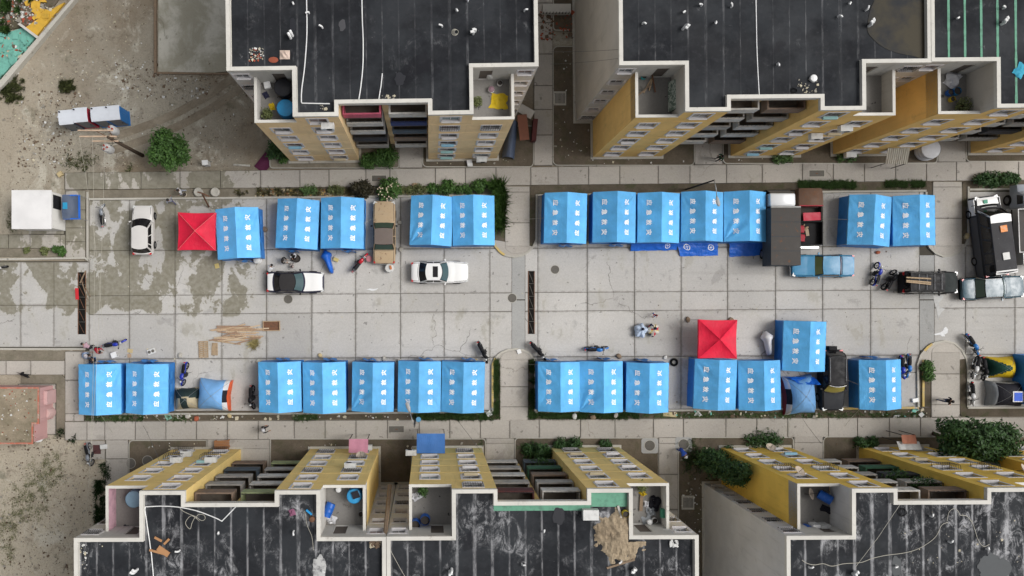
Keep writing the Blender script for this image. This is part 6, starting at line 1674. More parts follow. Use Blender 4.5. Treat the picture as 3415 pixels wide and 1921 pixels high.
hd = thing('hedge', 'tall strap-leaved green hedge beside the last upper left tent', 'hedge', (0, 0, 0))
blades('foliage', [(1652, 612, 1680, 765), (1630, 612, 1655, 630)], 3400, .8, .035, LEAF_H, hd, 41, .5)
G = lambda boxes, n, h, w, mat, label, seed, sp=.2, z=.1: stuff(blades('grass', boxes, n, h, w, mat, None, seed, sp, z), label, 'grass')
G([(1380, 1376, 1645, 1398), (1648, 1200, 1664, 1395)], 9000, .16, .012, GRASS_D, 'dark grass strip along the lower kerb left of the middle crossing', 42)
G([(1766, 1200, 1782, 1390), (1766, 1374, 2130, 1394)], 9000, .16, .012, GRASS_D, 'dark grass strip along the lower kerb right of the middle crossing', 43)
G([(290, 1380, 480, 1402), (560, 1384, 640, 1402), (980, 1380, 1060, 1400)], 3500, .12, .012, GRASS_D, 'thin dark grass along the lower left kerb', 44)
G([(2660, 606, 2850, 628), (2950, 606, 3080, 624)], 6000, .16, .013, GRASS_D, 'dark grass strip above the wrecked pickup and tents', 45)
G([(860, 628, 1190, 652), (780, 634, 830, 652)], 2600, .2, .018, GRASS_W, 'dry weeds along the upper left planting strip', 46)
G([(2140, 1376, 3080, 1392)], 3000, .1, .012, GRASS_D, 'sparse grass along the lower right kerb', 47)
G([(1720, 1464, 1800, 1520), (1590, 1464, 1618, 1490), (2270, 1462, 2340, 1600)], 4200, .14, .013, GRASS_D, 'dark grass in the beds before the lower blocks', 48)
G([(0, 255, 85, 345), (195, 265, 255, 310)], 5200, .30, .02, LEAF_O, 'rough green weeds by the ruined house', 49, .2, 0)
G([(70, 1520, 225, 1660), (10, 1610, 170, 1750), (-20, 1700, 70, 1810), (130, 1500, 225, 1590), (0, 1780, 60, 1900)], 15000, .07, .012, GRASS_P, 'patchy grass on the bare ground at lower left', 50, .12, 0)
G([(318, 1600, 355, 1745), (335, 1540, 372, 1600), (185, 1420, 216, 1462), (232, 1448, 262, 1475)], 3000, .3, .018, LEAF_D, 'dark weeds along the foot of the lower left block', 51, .2, 0)
G([(200, 500, 330, 570), (240, 540, 300, 575), (400, 540, 460, 572), (20, 700, 60, 775)], 2200, .16, .016, LEAF_O, 'sparse weeds below the utility pole', 52, .15, 0)

# ------------------------------------------------------------------ litter, stones and rubble on the bare ground
def litter(name, label, boxes, n, smin, smax, cols, seed, z=0.0, flatk=.35):
    r = random.Random(seed); mb = MB(); ar = [(b[2] - b[0]) * (b[3] - b[1]) for b in boxes]
    for _ in range(n):
        b = r.choices(boxes, ar)[0]; u, v = r.uniform(b[0], b[2]), r.uniform(b[1], b[3]); p = P(u, v, z); s = r.uniform(smin, smax) * (1 if r.random() < .8 else 1.8)
        p.z = z + gh(p.x, p.y) + .02 if z == 0 else z
        M = Matrix.Rotation(r.uniform(0, 6.28), 3, 'Z') @ Matrix.Rotation(r.uniform(-.5, .5), 3, 'X')
        k = r.randrange(len(cols)); w, l, h = s, s * r.uniform(.4, 1.2), s * flatk * r.uniform(.4, 1.2)
        q = [M @ Vector((x * w / 2 * r.uniform(.6, 1.2), y * l / 2 * r.uniform(.6, 1.2), zz)) for zz in (0, h) for (x, y) in ((-1, -1), (1, -1), (1, 1), (-1, 1))]
        mb.add([(p.x + a.x, p.y + a.y, p.z + a.z) for a in q], [(4, 5, 6, 7), (0, 1, 5, 4), (1, 2, 6, 5), (2, 3, 7, 6), (3, 0, 4, 7)], k)
    return stuff(mb.build(name, cols), label, 'litter')
LT = [flat('lit_white', (0.62, 0.62, 0.60), .7, dirt=0), flat('lit_cream', (0.5, 0.45, 0.33), .8, dirt=0), flat('lit_grey', (0.28, 0.26, 0.22), .9, dirt=0), flat('lit_brown', (0.13, 0.09, 0.06), .9, dirt=0)]
WASTE = [(150, 0, 510, 260), (60, 230, 520, 560), (520, 245, 860, 430), (600, 430, 860, 570)]
litter('litter', 'small white litter scattered over the waste ground', WASTE, 190, .03, .10, LT[:2] + [LT[2]], 61)
litter('stones', 'pebbles and clods over the waste ground', WASTE + [(0, 340, 200, 640)], 1700, .02, .07, [LT[1], LT[2], LT[3], LT[3], LT[2]], 62, flatk=.5)
litter('stones', 'dark rubbish and clods in the brown part of the waste ground', [(380, 200, 700, 330), (130, 300, 260, 430), (60, 440, 240, 560)], 700, .03, .12, [LT[3], LT[2], LT[3], LT[2], LT[3], LT[0]], 63)
litter('stones', 'stones over the lower left waste ground', [(0, 1490, 340, 1921), (60, 1460, 320, 1500)], 1300, .03, .09, LT[1:3] + [LT[3]], 64, flatk=.5)
litter('leaf_litter', 'dry yellow leaves in the upper left planting strip', [(850, 630, 1210, 654), (1330, 622, 1420, 645)], 420, .05, .14, [flat('lf1', (0.5, 0.36, 0.14), .8, dirt=0), flat('lf2', (0.55, 0.45, 0.3), .8, dirt=0), flat('lf3', (0.3, 0.14, 0.06), .8, dirt=0)], 65, .11, .2)
litter('litter', 'bits of rubbish along the lower right kerb bed', [(2200, 1372, 3090, 1392), (3020, 1360, 3080, 1392)], 110, .05, .18, LT[1:] + LT + [flat('lit_teal', (0.15, 0.45, 0.36), .6, dirt=0)], 66, .12)
litter('litter', 'bits of rubbish along the lower kerb left of the crossing', [(300, 1386, 1640, 1400)], 110, .05, .16, LT, 67, .12)
litter('grit', 'grit and leaves scattered over the road slabs', [(300, 680, 3400, 1370)], 650, .02, .06, [LT[2], LT[3], LT[1]], 68, .035, .2)
litter('litter', 'rubbish in the beds before the upper blocks', [(1850, 160, 1990, 540), (2000, 530, 2310, 548), (2420, 525, 2760, 540), (1420, 530, 1770, 552)], 110, .04, .12, LT, 69, .13)
litter('litter', 'rubbish in the beds before the lower blocks', [(440, 1475, 680, 1500), (910, 1470, 1600, 1492), (2270, 1470, 2380, 1900), (2760, 1462, 2880, 1490)], 120, .04, .14, LT, 70, .13)

# ------------------------------------------------------------------ old floor pad, wall stubs, rut, ruined house
t = NT('old_pad'); t.rough(.9); t.spec(.2)
c_ = t.mix(t.ramp(t.noise(0.33, 8, 0.66, dist=.5), .40, .60), (0.56, 0.54, 0.47), (0.36, 0.34, 0.27)); c_ = t.mix(t.ramp(t.noise(0.5, 7, 0.7, dist=.8), .57, .66, 0, .6), c_, (0.20, 0.18, 0.13)); c_ = t.mix(t.ramp(t.noise(6, 6, .75), .5, .75, 0, .4), c_, (0.22, 0.20, 0.16)); t.col(c_); t.bump(t.noise(12, 6), .4, .02)
o = sheet('old_floor_pad', [(528, -120), (752, -120), (754, 238), (700, 244), (528, 240)], 0.06, t.mat); 
struct(sheet('wall_stub', [(512, -120), (521, -120), (522, 243), (513, 244)], 0.16, M_OLDWOOD)); struct(sheet('wall_stub', [(523, 239), (760, 243), (760, 248), (523, 246)], 0.13, M_OLDWOOD))
mb = MB(); pts = [(790, 275), (700, 340), (600, 395), (520, 430), (430, 462), (372, 480)]
q = [P(a, b, 0) for a, b in pts]
for s, w, h, mt in ((0, .35, .02, None),):
    for i in range(len(q) - 1):
        d = (q[i + 1] - q[i]).normalized(); n_ = Vector((-d.y, d.x, 0))
        for k in range(2):
            a, b = (q[i] + n_ * (.5 if k else -.5)), (q[i + 1] + n_ * (.5 if k else -.5))
            hh = .09 if k else .06
            mb.add([a - n_ * .32, b - n_ * .32, b + Vector((0, 0, hh)), a + Vector((0, 0, hh)), b + n_ * .32, a + n_ * .32], [(0, 1, 2, 3), (3, 2, 4, 5)])
struct(mb.build('earth_ridge', soil('ridge_soil', (0.30, 0.26, 0.20), (0.20, 0.165, 0.12)), smooth=True))
rh = thing('ruined_house', 'demolished house corner with yellow and green tiled floor, upper left corner', 'ruin', P(80, 120, 0))
rO = rh.location
def rpart(nm, pts, z0, z1, mat): 
    mb = MB(origin=rO); mb.prism([P2(a, b, z1) for a, b in pts], z0, z1); return mb.build(nm, mat, rh)
M_YT = flat('yellow_floor', (0.60, 0.36, 0.04), .7, dirt=.2, scale=2); M_GT = flat('green_floor', (0.16, 0.42, 0.34), .7, dirt=.3, scale=2)
rpart('outer_wall', [(240, -5), (252, -5), (10, 285), (-40, 330), (-40, 312), (0, 268)], -.02, .55, M_KERB)
rpart('yellow_floor', [(190, 20), (215, 8), (122, 118), (84, 92)], -.02, .22, M_YT)
rpart('green_floor', [(78, 92), (120, 122), (0, 260), (-60, 300), (-60, 100), (20, 110)], -.02, .20, M_GT)
rpart('dividing_wall', [(58, 80), (66, 76), (128, 122), (122, 128)], -.02, .6, M_GREYW)
rpart('rubble_base', [(-60, -60), (240, -60), (150, 60), (84, 90), (50, 95), (-60, 110)], -.02, .12, M_SOILD)
rr = random.Random(5)
mYel = []
for k in range(34):
    yel = k < 14
    u, v = (rr.uniform(85, 190), rr.uniform(0, 66)) if yel else (rr.uniform(0, 95), rr.uniform(110, 215))
    if yel and u + v * .8 > 205: u -= 40
    n = rr.randint(3, 5); rad = rr.uniform(.18, .55) if yel else rr.uniform(.15, .4); a0 = rr.uniform(0, 6)
    c = P(u, v, .2); mb = MB(); mb.prism([(rad * rr.uniform(.6, 1.1) * math.cos(a0 + 6.28 * i / n), rad * rr.uniform(.6, 1.1) * math.sin(a0 + 6.28 * i / n)) for i in range(n)], 0, .06, bottom=True)
    o = mb.build('floor_piece', M_YT if yel else M_GT, rh); o.location = (c.x - rO.x, c.y - rO.y, (.14 if yel else .22) + rr.uniform(0, .08)); o.rotation_euler = (rr.uniform(-.15, .15), rr.uniform(-.15, .15), 0)
litter('rubble', 'broken bricks and plaster inside the demolished house', [(0, 0, 150, 90), (40, 20, 190, 62), (60, 40, 130, 100), (0, 120, 90, 200), (40, 110, 100, 160)], 620, .05, .17, [LT[0], LT[1], LT[2], flat('brick_red', (0.32, 0.07, 0.035), .9, dirt=0), LT[2], LT[3]], 71, .12, .5)
G([(0, 0, 45, 60), (0, 70, 40, 115), (70, 0, 110, 10), (55, 20, 75, 45)], 2500, .35, .03, LEAF, 'weeds growing in the demolished house', 72, .25, .12)

# ------------------------------------------------------------------ white hut, pink house
h = thing('white_hut', 'small white flat-roofed hut with dark louvre at the left edge', 'hut', P(131, 703, 0)); hO = h.location
a, b = P(39, 764, 2.6), P(172, 634, 2.6)
mb = MB(origin=hO); mb.box(a.x + .12, a.y + .1, 0, b.x - .03, b.y - .1, 2.52); mb.build('wall', plaster('hut_wall', (0.70, 0.69, 0.66), .25, .3), h)
mb = MB(origin=hO); mb.box(a.x, a.y, 2.52, b.x, b.y, 2.62); mb.build('roof', plaster('hut_roof', (0.72, 0.71, 0.70), .12, .1), h)
fr = MB(origin=hO); x = b.x - .03; y0, y1 = b.y - 1.35, b.y - .3; fr.box(x, y0, .95, x + .03, y1, 2.3); lv = fr.build('louvre_window', M_BLK, h)
for k in range(7): mb = MB(origin=hO); mb.obox((x + .05, (y0 + y1) / 2, 1.05 + .18 * k), (.03, 1.0, .10), 0, tilt=Matrix.Rotation(R(35), 3, 'Y')); mb.build('slat', M_PLAST, lv)
ph = thing('pink_house', 'roofless pink single storey house with red rimmed earthy roof, lower left', 'house', P(60, 1385, 0)); pO = ph.location
OUT = [(-120, 1291), (131, 1291), (131, 1414), (111, 1414), (111, 1481), (-120, 1481)]
ws = [P2(a, b, 2.6) for a, b in OUT]
wl = offset_poly(ws[::-1], .10)
mb = MB(origin=pO); mb.prism(wl, 0, 2.5); mb.build('wall', plaster('pink_wall', (0.55, 0.33, 0.32), .35, .5), ph)
mb = MB(origin=pO); mb.prism(ws, 2.5, 2.6, bottom=True); mb.build('roof', soil('roof_dirt', (0.36, 0.30, 0.22), (0.22, 0.185, 0.13), .2), ph)
inn = offset_poly(ws[::-1], .12); ou = ws[::-1]; n = len(ou)
for i in range(n):
    j = (i + 1) % n; mb = MB(origin=pO); mb.add([(*ou[i], 2.6), (*ou[j], 2.6), (*inn[j], 2.6), (*inn[i], 2.6), (*ou[i], 2.65), (*ou[j], 2.65), (*inn[j], 2.65), (*inn[i], 2.65)], [(4, 5, 6, 7), (0, 1, 5, 4), (2, 3, 7, 6), (1, 2, 6, 5), (3, 0, 4, 7)]); mb.build('rim', flat('rim_red', (0.45, 0.14, 0.09), .85, dirt=.45, scale=4, dcol=(0.42, 0.32, 0.26)), ph)
mb = MB(origin=pO); c = P(146, 1325, 1.4); mb.box(c.x - .3, c.y - .55, .05, c.x + .35, c.y + .5, 1.6); mb.build('side_block', plaster('pink_block', (0.58, 0.38, 0.37), .3, .4), ph)
mb = MB(origin=pO); c = P(148, 1380, 1.1); mb.lathe([(.45, 0), (.45, 1.0), (.40, 1.08)], 16, c=(c.x, c.y, .05)); mb.build('round_block', plaster('pink_round', (0.56, 0.38, 0.36), .3, .4), ph, smooth=40)
litter('rubble', 'plaster crumbs on the pink house roof', [(5, 1300, 118, 1470)], 70, .03, .11, [LT[0], LT[1], flat('brick_red', (0.32, 0.07, 0.035), .9, dirt=0), LT[3]], 73, 2.61, .4)
def cyl(r, h_, n=16, prof=None): mb = MB(); mb.lathe(prof or [(r, 0), (r, h_ * .96), (r * .96, h_)], n); return mb
item('basin', 'white round basin beside the pink house', 'basin', cyl(.36, .2), M_PVC, P(131, 1459, .05), smooth=40)

# ------------------------------------------------------------------ portable toilets
def toilet(u, v, col, label):
    p = P(u, v, 2.3); p.z = 0.0
    t = thing('portable_toilet', label, 'portable toilet', p, R(5), 'portable toilets on the waste ground')
    cm = flat('toilet_' + col, {'blue': (0.012, 0.16, 0.46), 'red': (0.38, 0.012, 0.035), 'dark': (0.05, 0.07, 0.10)}[col], .45, .4, dirt=.1)
    mb = MB(); mb.box(-.52, -.52, .12, .52, .52, 2.18)
    for k in range(5): mb.box(.52, -.42 + .18 * k, .2, .54, -.34 + .18 * k, 2.1); mb.box(-.54, -.42 + .18 * k, .2, -.52, -.34 + .18 * k, 2.1)
    mb.build('cabin', cm, t)
    mb = MB(); mb.box(-.42, -.545, .15, .42, -.52, 2.05); d = mb.build('door', flat('toilet_door', (0.14, 0.15, 0.17), .5), t)
    mb = MB(); mb.box(.28, -.57, 1.0, .34, -.545, 1.18); mb.build('handle', M_PLAST, d)
    mb = MB(); mb.patch(lambda a, b: Vector(((a - .5) * 1.12, (b - .5) * 1.12, 2.20 + .10 * math.sin(math.pi * b) ** .6)), 8, 8); mb.patch(lambda a, b: Vector(((a - .5) * 1.12, -.56, 2.12 + .08 * b)), 4, 1); mb.build('roof', flat('toilet_roof', (0.62, 0.65, 0.70), .4, .4, dirt=.06), t, smooth=40)
    mb = MB(); mb.box(-.56, -.56, 0, .56, .56, .12); mb.build('base', cm, t)
    mb = MB(); mb.tube([(-.42, .42, 2.2), (-.42, .42, 2.42)], .05, 8); mb.build('vent', M_PLAST, t)
toilet(218, 390, 'dark', 'leftmost portable toilet with white roof and dark walls'); toilet(266, 382, 'red', 'second portable toilet from left with red walls')
toilet(326, 379, 'blue', 'third portable toilet from left, squeezed against the blue one'); toilet(374, 375, 'blue', 'rightmost portable toilet with bright blue ribbed wall')

# ------------------------------------------------------------------ utility pole, street lamps
M_WIRE = flat('wire', (0.10, 0.10, 0.10), .6, dirt=0); M_WIREL = flat('pale_wire', (0.42, 0.40, 0.34), .6, dirt=0)
up = thing('utility_pole', 'dark utility pole with cross arms and transformers at upper left', 'utility pole', P(476, 519, 0)); uO = up.location
mb = MB(); mb.tube([(0, 0, 0), (-.03, 0, 3.5), (-.06, .02, 7.0)], [.15, .13, .10], 10); mb.build('pole', BARK, up, smooth=True)
for z, y, x0, x1 in ((6.75, .55, -2.3, .2), (6.45, .18, -2.3, .35), (6.2, -.1, -1.5, .4)):
    mb = MB(); mb.box(x0, y - .05, z - .05, x1, y + .05, z + .05); mb.build('cross_arm', flat('arm_wood', (0.52, 0.38, 0.27), .8, dirt=.2), up)
mb = MB(); mb.tube([(0, .0, 6.0), (-1.0, .5, 6.7)], .03, 5); mb.tube([(0, 0, 6.0), (-.1, .6, 6.7)], .03, 5); mb.build('brace', M_RUST, up)
M_CAN = flat('transformer_grey', (0.45, 0.45, 0.44), .5, .4, dirt=.2); M_BUSH = flat('bushing_red', (0.33, 0.05, 0.03), .4, dirt=0)
for (x, y, z, lab) in ((-.15, .75, 5.3, 0), (-.55, -.55, 5.2, 1)):
    mb = MB(); mb.lathe([(.30, 0), (.32, .1), (.32, .85), (.26, .95), (.1, .98)], 16, c=(x, y, z)); c = mb.build('transformer', M_CAN, up, smooth=40)
    for k in range(3):
        a = k * 2.1; mb = MB(); mb.lathe([(.05, 0), (.07, .08), (.05, .12), (.07, .18), (.03, .25)], 8, c=(x + .15 * math.cos(a), y + .15 * math.sin(a), z + .95)); mb.build('bushing', M_BUSH, c)
mb = MB()
for k in range(6):
    a = 1.1 * k; mb.tube([(0, 0, 5.6 + .2 * k), (.35 * math.cos(a), .35 * math.sin(a), 5.2 + .2 * k), (-.3 - .2 * k, .4 * math.sin(a), 5.9)], .018, 4)
mb.build('cable_tangle', M_PLAST, up)
for x, uu, vv in ((-2.2, 342, 1090), (-1.25, 300, 1560), (-.35, 285, 1750)):
    mb = MB(origin=uO); A = Vector((uO.x + x, uO.y + .1, 6.8)); Bq = P(uu, vv, 6.2 if vv > 1200 else 2.0)
    mb.tube([A.lerp(Bq, s) - Vector((0, 0, 2.2 * s * (1 - s))) for s in [i / 14 for i in range(15)]], .011, 4); mb.build('wire', M_WIREL, up)
def lamp(u, v, top, head, label, thin=.07):
    b = P(u, v, .1); t = thing('street_lamp', label, 'street lamp', b)
    T = P(*top) - b; Hd = P(*head) - b
    mb = MB(); mb.tube([(0, 0, 0), tuple(T * .5), tuple(T)], [thin, thin * .9, thin * .7], 8); mb.build('pole', M_PLAST, t, smooth=True)
    mb = MB(); mb.tube([tuple(T), tuple(T.lerp(Hd, .5) + Vector((0, 0, .1))), tuple(Hd)], .03, 6); mb.build('arm', M_POLE, t, smooth=True)
    d = (Hd - T); d.z = 0; d.normalize(); n_ = Vector((-d.y, d.x, 0))
    rings = [[tuple(Hd + d * x + n_ * (w * math.cos(2 * math.pi * k / 10)) + Vector((0, 0, .06 * math.sin(2 * math.pi * k / 10) * w / .14))) for k in range(10)] for (x, w) in ((-.1, .05), (.05, .10), (.3, .15), (.55, .13), (.68, .05))]
    mb = MB(); mb.loft(rings); mb.build('lamp_head', flat('lamp_grey', (0.34, 0.35, 0.36), .4, .4), t, smooth=True)
    return t
lamp(2288, 632, (2382, 601, 6.2), (2391, 658, 6.0), 'street lamp with bent arm over the upper right tents')
l3 = lamp(1386, 1388, (1382, 1423, 6.3), (1366, 1372, 6.2), 'street lamp with bent arm over the lower left tents')
mb = MB(); mb.lathe([(.0, 0), (.2, 0), (.2, .03), (0, .03)], 16, c=(.25, -.05, 1.6), cap=False); mb.build('blue_disc', flat('disc_blue', (0.10, 0.30, 0.50), .5), l3)
t = thing('rusty_post', 'leaning rusty steel post with cross beam above the upper red canopy', 'post', P(697, 690, .1))
mb = MB(); mb.tube([(0, 0, 0), (.05, .35, 1.2), (.1, .75, 2.4)], .06, 8); mb.build('post', M_RUST, t); mb = MB(); mb.tube([(-.25, .85, 2.35), (.1, .75, 2.42), (.65, .5, 2.35)], .055, 6); mb.build('beam', M_RUST, t)
for u_, l_ in ((664, 'left of two round concrete planters beside the rusty post'), (720, 'right of two round concrete planters beside the rusty post')):
    mb = MB(); mb.lathe([(.34, 0), (.36, .3), (.30, .34), (.2, .30), (.0, .28)], 16, cap=False); item('concrete_planter', l_, 'planter', mb, M_KERB, P(u_, 642, .1), 0, 'round concrete planters', smooth=40)

# ------------------------------------------------------------------ timber on the road
for k in range(40):
    r = random.Random(200 + k); u, v = r.uniform(722, 850), r.uniform(1090, 1136); ln = r.uniform(1.2, 2.6)
    if k < 8: u, v, ln = r.uniform(760, 850), r.uniform(1086, 1100), r.uniform(2.0, 3.0)
    mb = MB(); mb.box(-ln / 2, -.05, 0, ln / 2, .05, r.uniform(.025, .05)); p = P(u, v, 0)
    item('timber_plank', 'sawn timber plank in the loose heap on the road', 'plank', mb, flat('plank_%d' % (k % 4), ((0.50, 0.36, 0.24), (0.40, 0.27, 0.17), (0.55, 0.43, 0.30), (0.33, 0.22, 0.15))[k % 4], .8, .2, dirt=.25, scale=7), (p.x, p.y, .035 + .014 * (k % 9)), R(r.gauss(4, 7)), 'planks heaped on the road')
for k in range(5):
    mb = MB(); mb.box(-.04, -.5, 0, .04, .5, .04); p = P(708 + 4.2 * k, 1164, 0); item('short_batten', 'short pale batten lying beside the slatted pallet', 'plank', mb, M_WOOD, (p.x, p.y, .035), R(-3 + k), 'short battens beside the pallet')
mb = MB(); mb.box(-1.1, -.05, 0, 1.1, .05, .05); p = P(758, 1142, 0); item('long_batten', 'long pale batten lying below the timber heap', 'plank', mb, M_WOOD, (p.x, p.y, .035), R(-8))
pl = thing('pallet', 'slatted wooden pallet lying left of the timber heap', 'pallet', P(679, 1165, .03), R(2))
for k in range(9): mb = MB(); mb.box(-.38, -.66 + .15 * k, .06, .38, -.55 + .15 * k, .085); mb.build('slat', M_WOOD, pl)
for x in (-.33, 0, .33): mb = MB(); mb.box(x - .04, -.66, 0, x + .04, .66, .06); mb.build('bearer', M_OLDWOOD, pl)
bx = thing('wooden_tray', 'shallow wooden mixing tray with rusty bottom right of the timber heap', 'tray', P(906, 1087, .03), R(1))
mb = MB(); mb.box(-.62, -.34, 0, .62, .34, .04); mb.build('bottom', M_RUST, bx)
for a in ((-.68, -.40, .68, -.34), (-.68, .34, .68, .40), (-.68, -.34, -.62, .34), (.62, -.34, .68, .34)): mb = MB(); mb.box(a[0], a[1], 0, a[2], a[3], .16); mb.build('side_board', M_WOOD, bx)
stuff(blades('straw', [(832, 1134, 862, 1160)], 500, .12, .012, flat('straw', (0.45, 0.38, 0.16), .9, dirt=.1), None, 81, .4, .04), 'tuft of yellow straw below the timber heap', 'straw')

# ------------------------------------------------------------------ loose things on the road
def bundle(u, v, r, label, mats, seed):
    p = P(u, v, .35); p.z = .03; mb = MB()
    def f(a, b):
        th, ph_ = 2 * math.pi * a, math.pi * b; k = 1 + .12 * math.sin(5 * th + seed) * math.sin(ph_) + .1 * noise.noise((math.cos(th) * 2, math.sin(th) * 2, b * 3 + seed))
        return Vector((r * k * math.sin(ph_) * math.cos(th), r * 1.1 * k * math.sin(ph_) * math.sin(th), .38 * r / .5 * (1 + math.cos(ph_)) * k * .9))
    n = 24
    for j in range(12):
        for i in range(n):
            a0, a1, b0, b1 = i / n, (i + 1) / n, j / 12, (j + 1) / 12
            m = 0 if noise.noise((math.cos(6.28 * a0) * 1.6 + seed, math.sin(6.28 * a0) * 1.6, b0 * 4)) < (.12 if len(mats) > 1 else 9) else (1 + (i // 3) % (len(mats) - 1) if len(mats) > 1 else 0)
            mb.quad(f(a0, b0), f(a1, b0), f(a1, b1), f(a0, b1), m)
    t = thing('cloth_bundle', label, 'bundle', p, 0, 'large knotted bundles'); b = mb.build('wrap', mats, t, smooth=True)
    mb = MB(); mb.lathe([(.10, 0), (.12, .06), (.05, .12), (.09, .18)], 10, c=(.08, .12, .72 * r / .5)); mb.build('knot', M_NV, t, smooth=True)
M_NV = flat('navy_cloth', (0.02, 0.02, 0.05), .8)
bundle(2136, 1102, .50, 'pale blue knotted bundle on the road', [C_('sack_pale_blue', (0.42, 0.50, 0.62))], 1)
bundle(2178, 1100, .47, 'white, red and yellow cloth bundle beside the pale blue one', [C_('sack_white', (0.58, 0.55, 0.48)), flat('sack_red', (0.5, 0.02, 0.04), .8), flat('sack_yellow', (0.5, 0.38, 0.12), .8), M_NV], 4)
def torus(R_, r, n=20): mb = MB(); mb.tube([(R_ * math.cos(a), R_ * math.sin(a), r) for a in [2 * math.pi * k / n for k in range(n)]], r, 8, closed=True); return mb
item('loose_tyre', 'black car tyre lying on the ground right of the third lower right tent', 'tyre', torus(.24, .09), M_TYRE, P(2247, 1208, .03), smooth=True)
ch = thing('plastic_chair', 'white plastic stool between the leftmost tent and the blue motorcycle', 'stool', P(386, 1183, .03), R(20))
mb = MB(); mb.box(-.22, -.22, .40, .22, .22, .44); mb.build('seat', M_PVC, ch)
for x, y in ((-.18, -.18), (.18, -.18), (.18, .18), (-.18, .18)): mb = MB(); mb.tube([(x * 1.1, y * 1.1, 0), (x, y, .4)], .025, 6); mb.build('leg', M_PVC, ch)
sv = thing('gas_stove', 'white two-burner gas stove on the road above the second left tent', 'stove', P(506, 1172, .03), R(20))
mb = MB(); mb.box(-.32, -.2, .04, .32, .2, .13); mb.build('case', M_AC, sv)
for x in (-.15, .15): mb = MB(); mb.lathe([(.05, .13), (.11, .14), (.12, .17), (.04, .17)], 12, c=(x, 0, 0)); mb.build('burner', M_IRON, sv)
def box_item(nm, label, cat, u, v, s, mat, rz=0, z=.03, g=None): 
    mb = MB(); mb.box(-s[0] / 2, -s[1] / 2, 0, s[0] / 2, s[1] / 2, s[2]); return item(nm, label, cat, mb, mat, P(u, v, z), R(rz), g)
CARD = flat('cardboard', (0.50, 0.40, 0.22), .9, dirt=.2)
box_item('cardboard_sheet', 'cardboard piece lying between the stool and the gas stove', 'cardboard', 434, 1170, (.42, .3, .04), CARD, -10); box_item('cardboard_sheet', 'smaller cardboard piece below the first one near the stove', 'cardboard', 432, 1186, (.3, .3, .05), flat('cardboard2', (0.42, 0.30, 0.2), .9), 5)
def rock(u, v, s, label, mat=None, seed=0, z=.03, g=None, nm='stone', cat='stone'):
    mb = MB(); mb.lathe([(s * .42, 0), (s * .5, s * .15), (s * .42, s * .38), (s * .2, s * .46)], 9); mb.v = [(x * (1 + .25 * noise.noise((x * 9, y * 9, seed))), y * (.75 + .3 * noise.noise((x * 7, y * 7, seed + 3))), zz) for x, y, zz in mb.v]
    return item(nm, label, cat, mb, mat or M_KERB, P(u, v, z), seed * 1.3, g, smooth=35)
rock(602, 1185, .45, 'pale broken stone on the road right of the gas stove', seed=1); rock(1068, 1185, .4, 'tan stone block above the second joined tent', CARD, 2); rock(862, 1204, .42, 'pale stone at the corner of the first joined tent', seed=3); rock(1416, 1195, .45, 'grey stone block behind the lamp tent', seed=4); rock(1332, 1202, .35, 'grey stone between the third and fourth joined tents', seed=5); rock(1281, 1196, .4, 'pale stone behind the middle joined tent', seed=6)
rock(1333, 742, .42, 'concrete lump right of the rusty tan sedan', seed=7); rock(1338, 832, .45, 'long stone right of the tan sedan tail', seed=8); rock(884, 765, .5, 'brown stone between the first two upper left tents', M_OLDWOOD, 9); rock(1587, 1201, .3, 'yellow brick by the black motorcycle left of the crossing', CARD, 10)
rock(2293, 1066, .5, 'rough stone at the top left corner of the lower red canopy', M_OLDWOOD, 11); rock(2437, 1066, .45, 'stone at the top right corner of the lower red canopy', M_OLDWOOD, 12); rock(2218, 1192, .4, 'white stone by the loose tyre', M_AC, 13); rock(2063, 1188, .5, 'brown lump with white rag above the lower right tents', M_OLDWOOD, 14)
rock(2100, 819, .35, 'stone weighing down the long crumpled tarp', seed=15); rock(1959, 809, .35, 'yellowish stone between the first upper right tents', CARD, 16); rock(2926, 842, .4, 'stone and brick in front of the tilted upper right tent', flat('brick_r', (0.36, 0.10, 0.05), .9), 17); rock(3221, 788, .55, 'cardboard coloured stone at the right crossing kerb', CARD, 18)
rock(626, 1410 - 22, .45, 'grey stone in the bed below the tan dome tent', seed=19, z=.1); rock(656, 1396, .5, 'red and cream brick pair in the bed below the pale blue tent', flat('brick_r', (0.36, 0.10, 0.05), .9), 20, z=.1); rock(766, 1386, .42, 'cream brick in the bed right of the pale blue tent', CARD, 21, z=.1); rock(1382, 618, .5, 'tan stone block at the upper kerb strip', M_WOOD, 22, z=.1)
rock(1915, 1388, .55, 'white cement sack in the bed below the first lower right tent', M_AC, 23, z=.1); rock(1977, 1391, .55, 'brown lump in the bed below the second lower right tent', M_OLDWOOD, 24, z=.1); rock(2053, 1384, .5, 'grey rock in the bed below the second lower right tent', seed=25, z=.1)
box_item('foam_sheet', 'broken cream foam sheet in the bed below the lower right tents', 'foam', 2234, 1382, (1.1, .35, .06), flat('foam', (0.55, 0.47, 0.27), .9, dirt=.3), -4, .1)
mb = MB(); mb.prism([(-.35, -.15), (.35, -.15), (.0, .3)], 0, .02, bottom=True); item('white_board', 'white triangular board scrap in the bed below the canopy tent', 'board', mb, M_AC, P(2328, 1380, .11))
box_item('plastic_sheet', 'green plastic sheet in the bed below the second left tent', 'plastic', 561, 1389, (.45, .5, .04), flat('mint', (0.28, 0.55, 0.43), .6), 25, .1)
box_item('white_canister', 'white plastic canister on the parking bay right of the last lower tent', 'canister', 3049, 1334, (.45, .3, .2), M_PVC, 10)
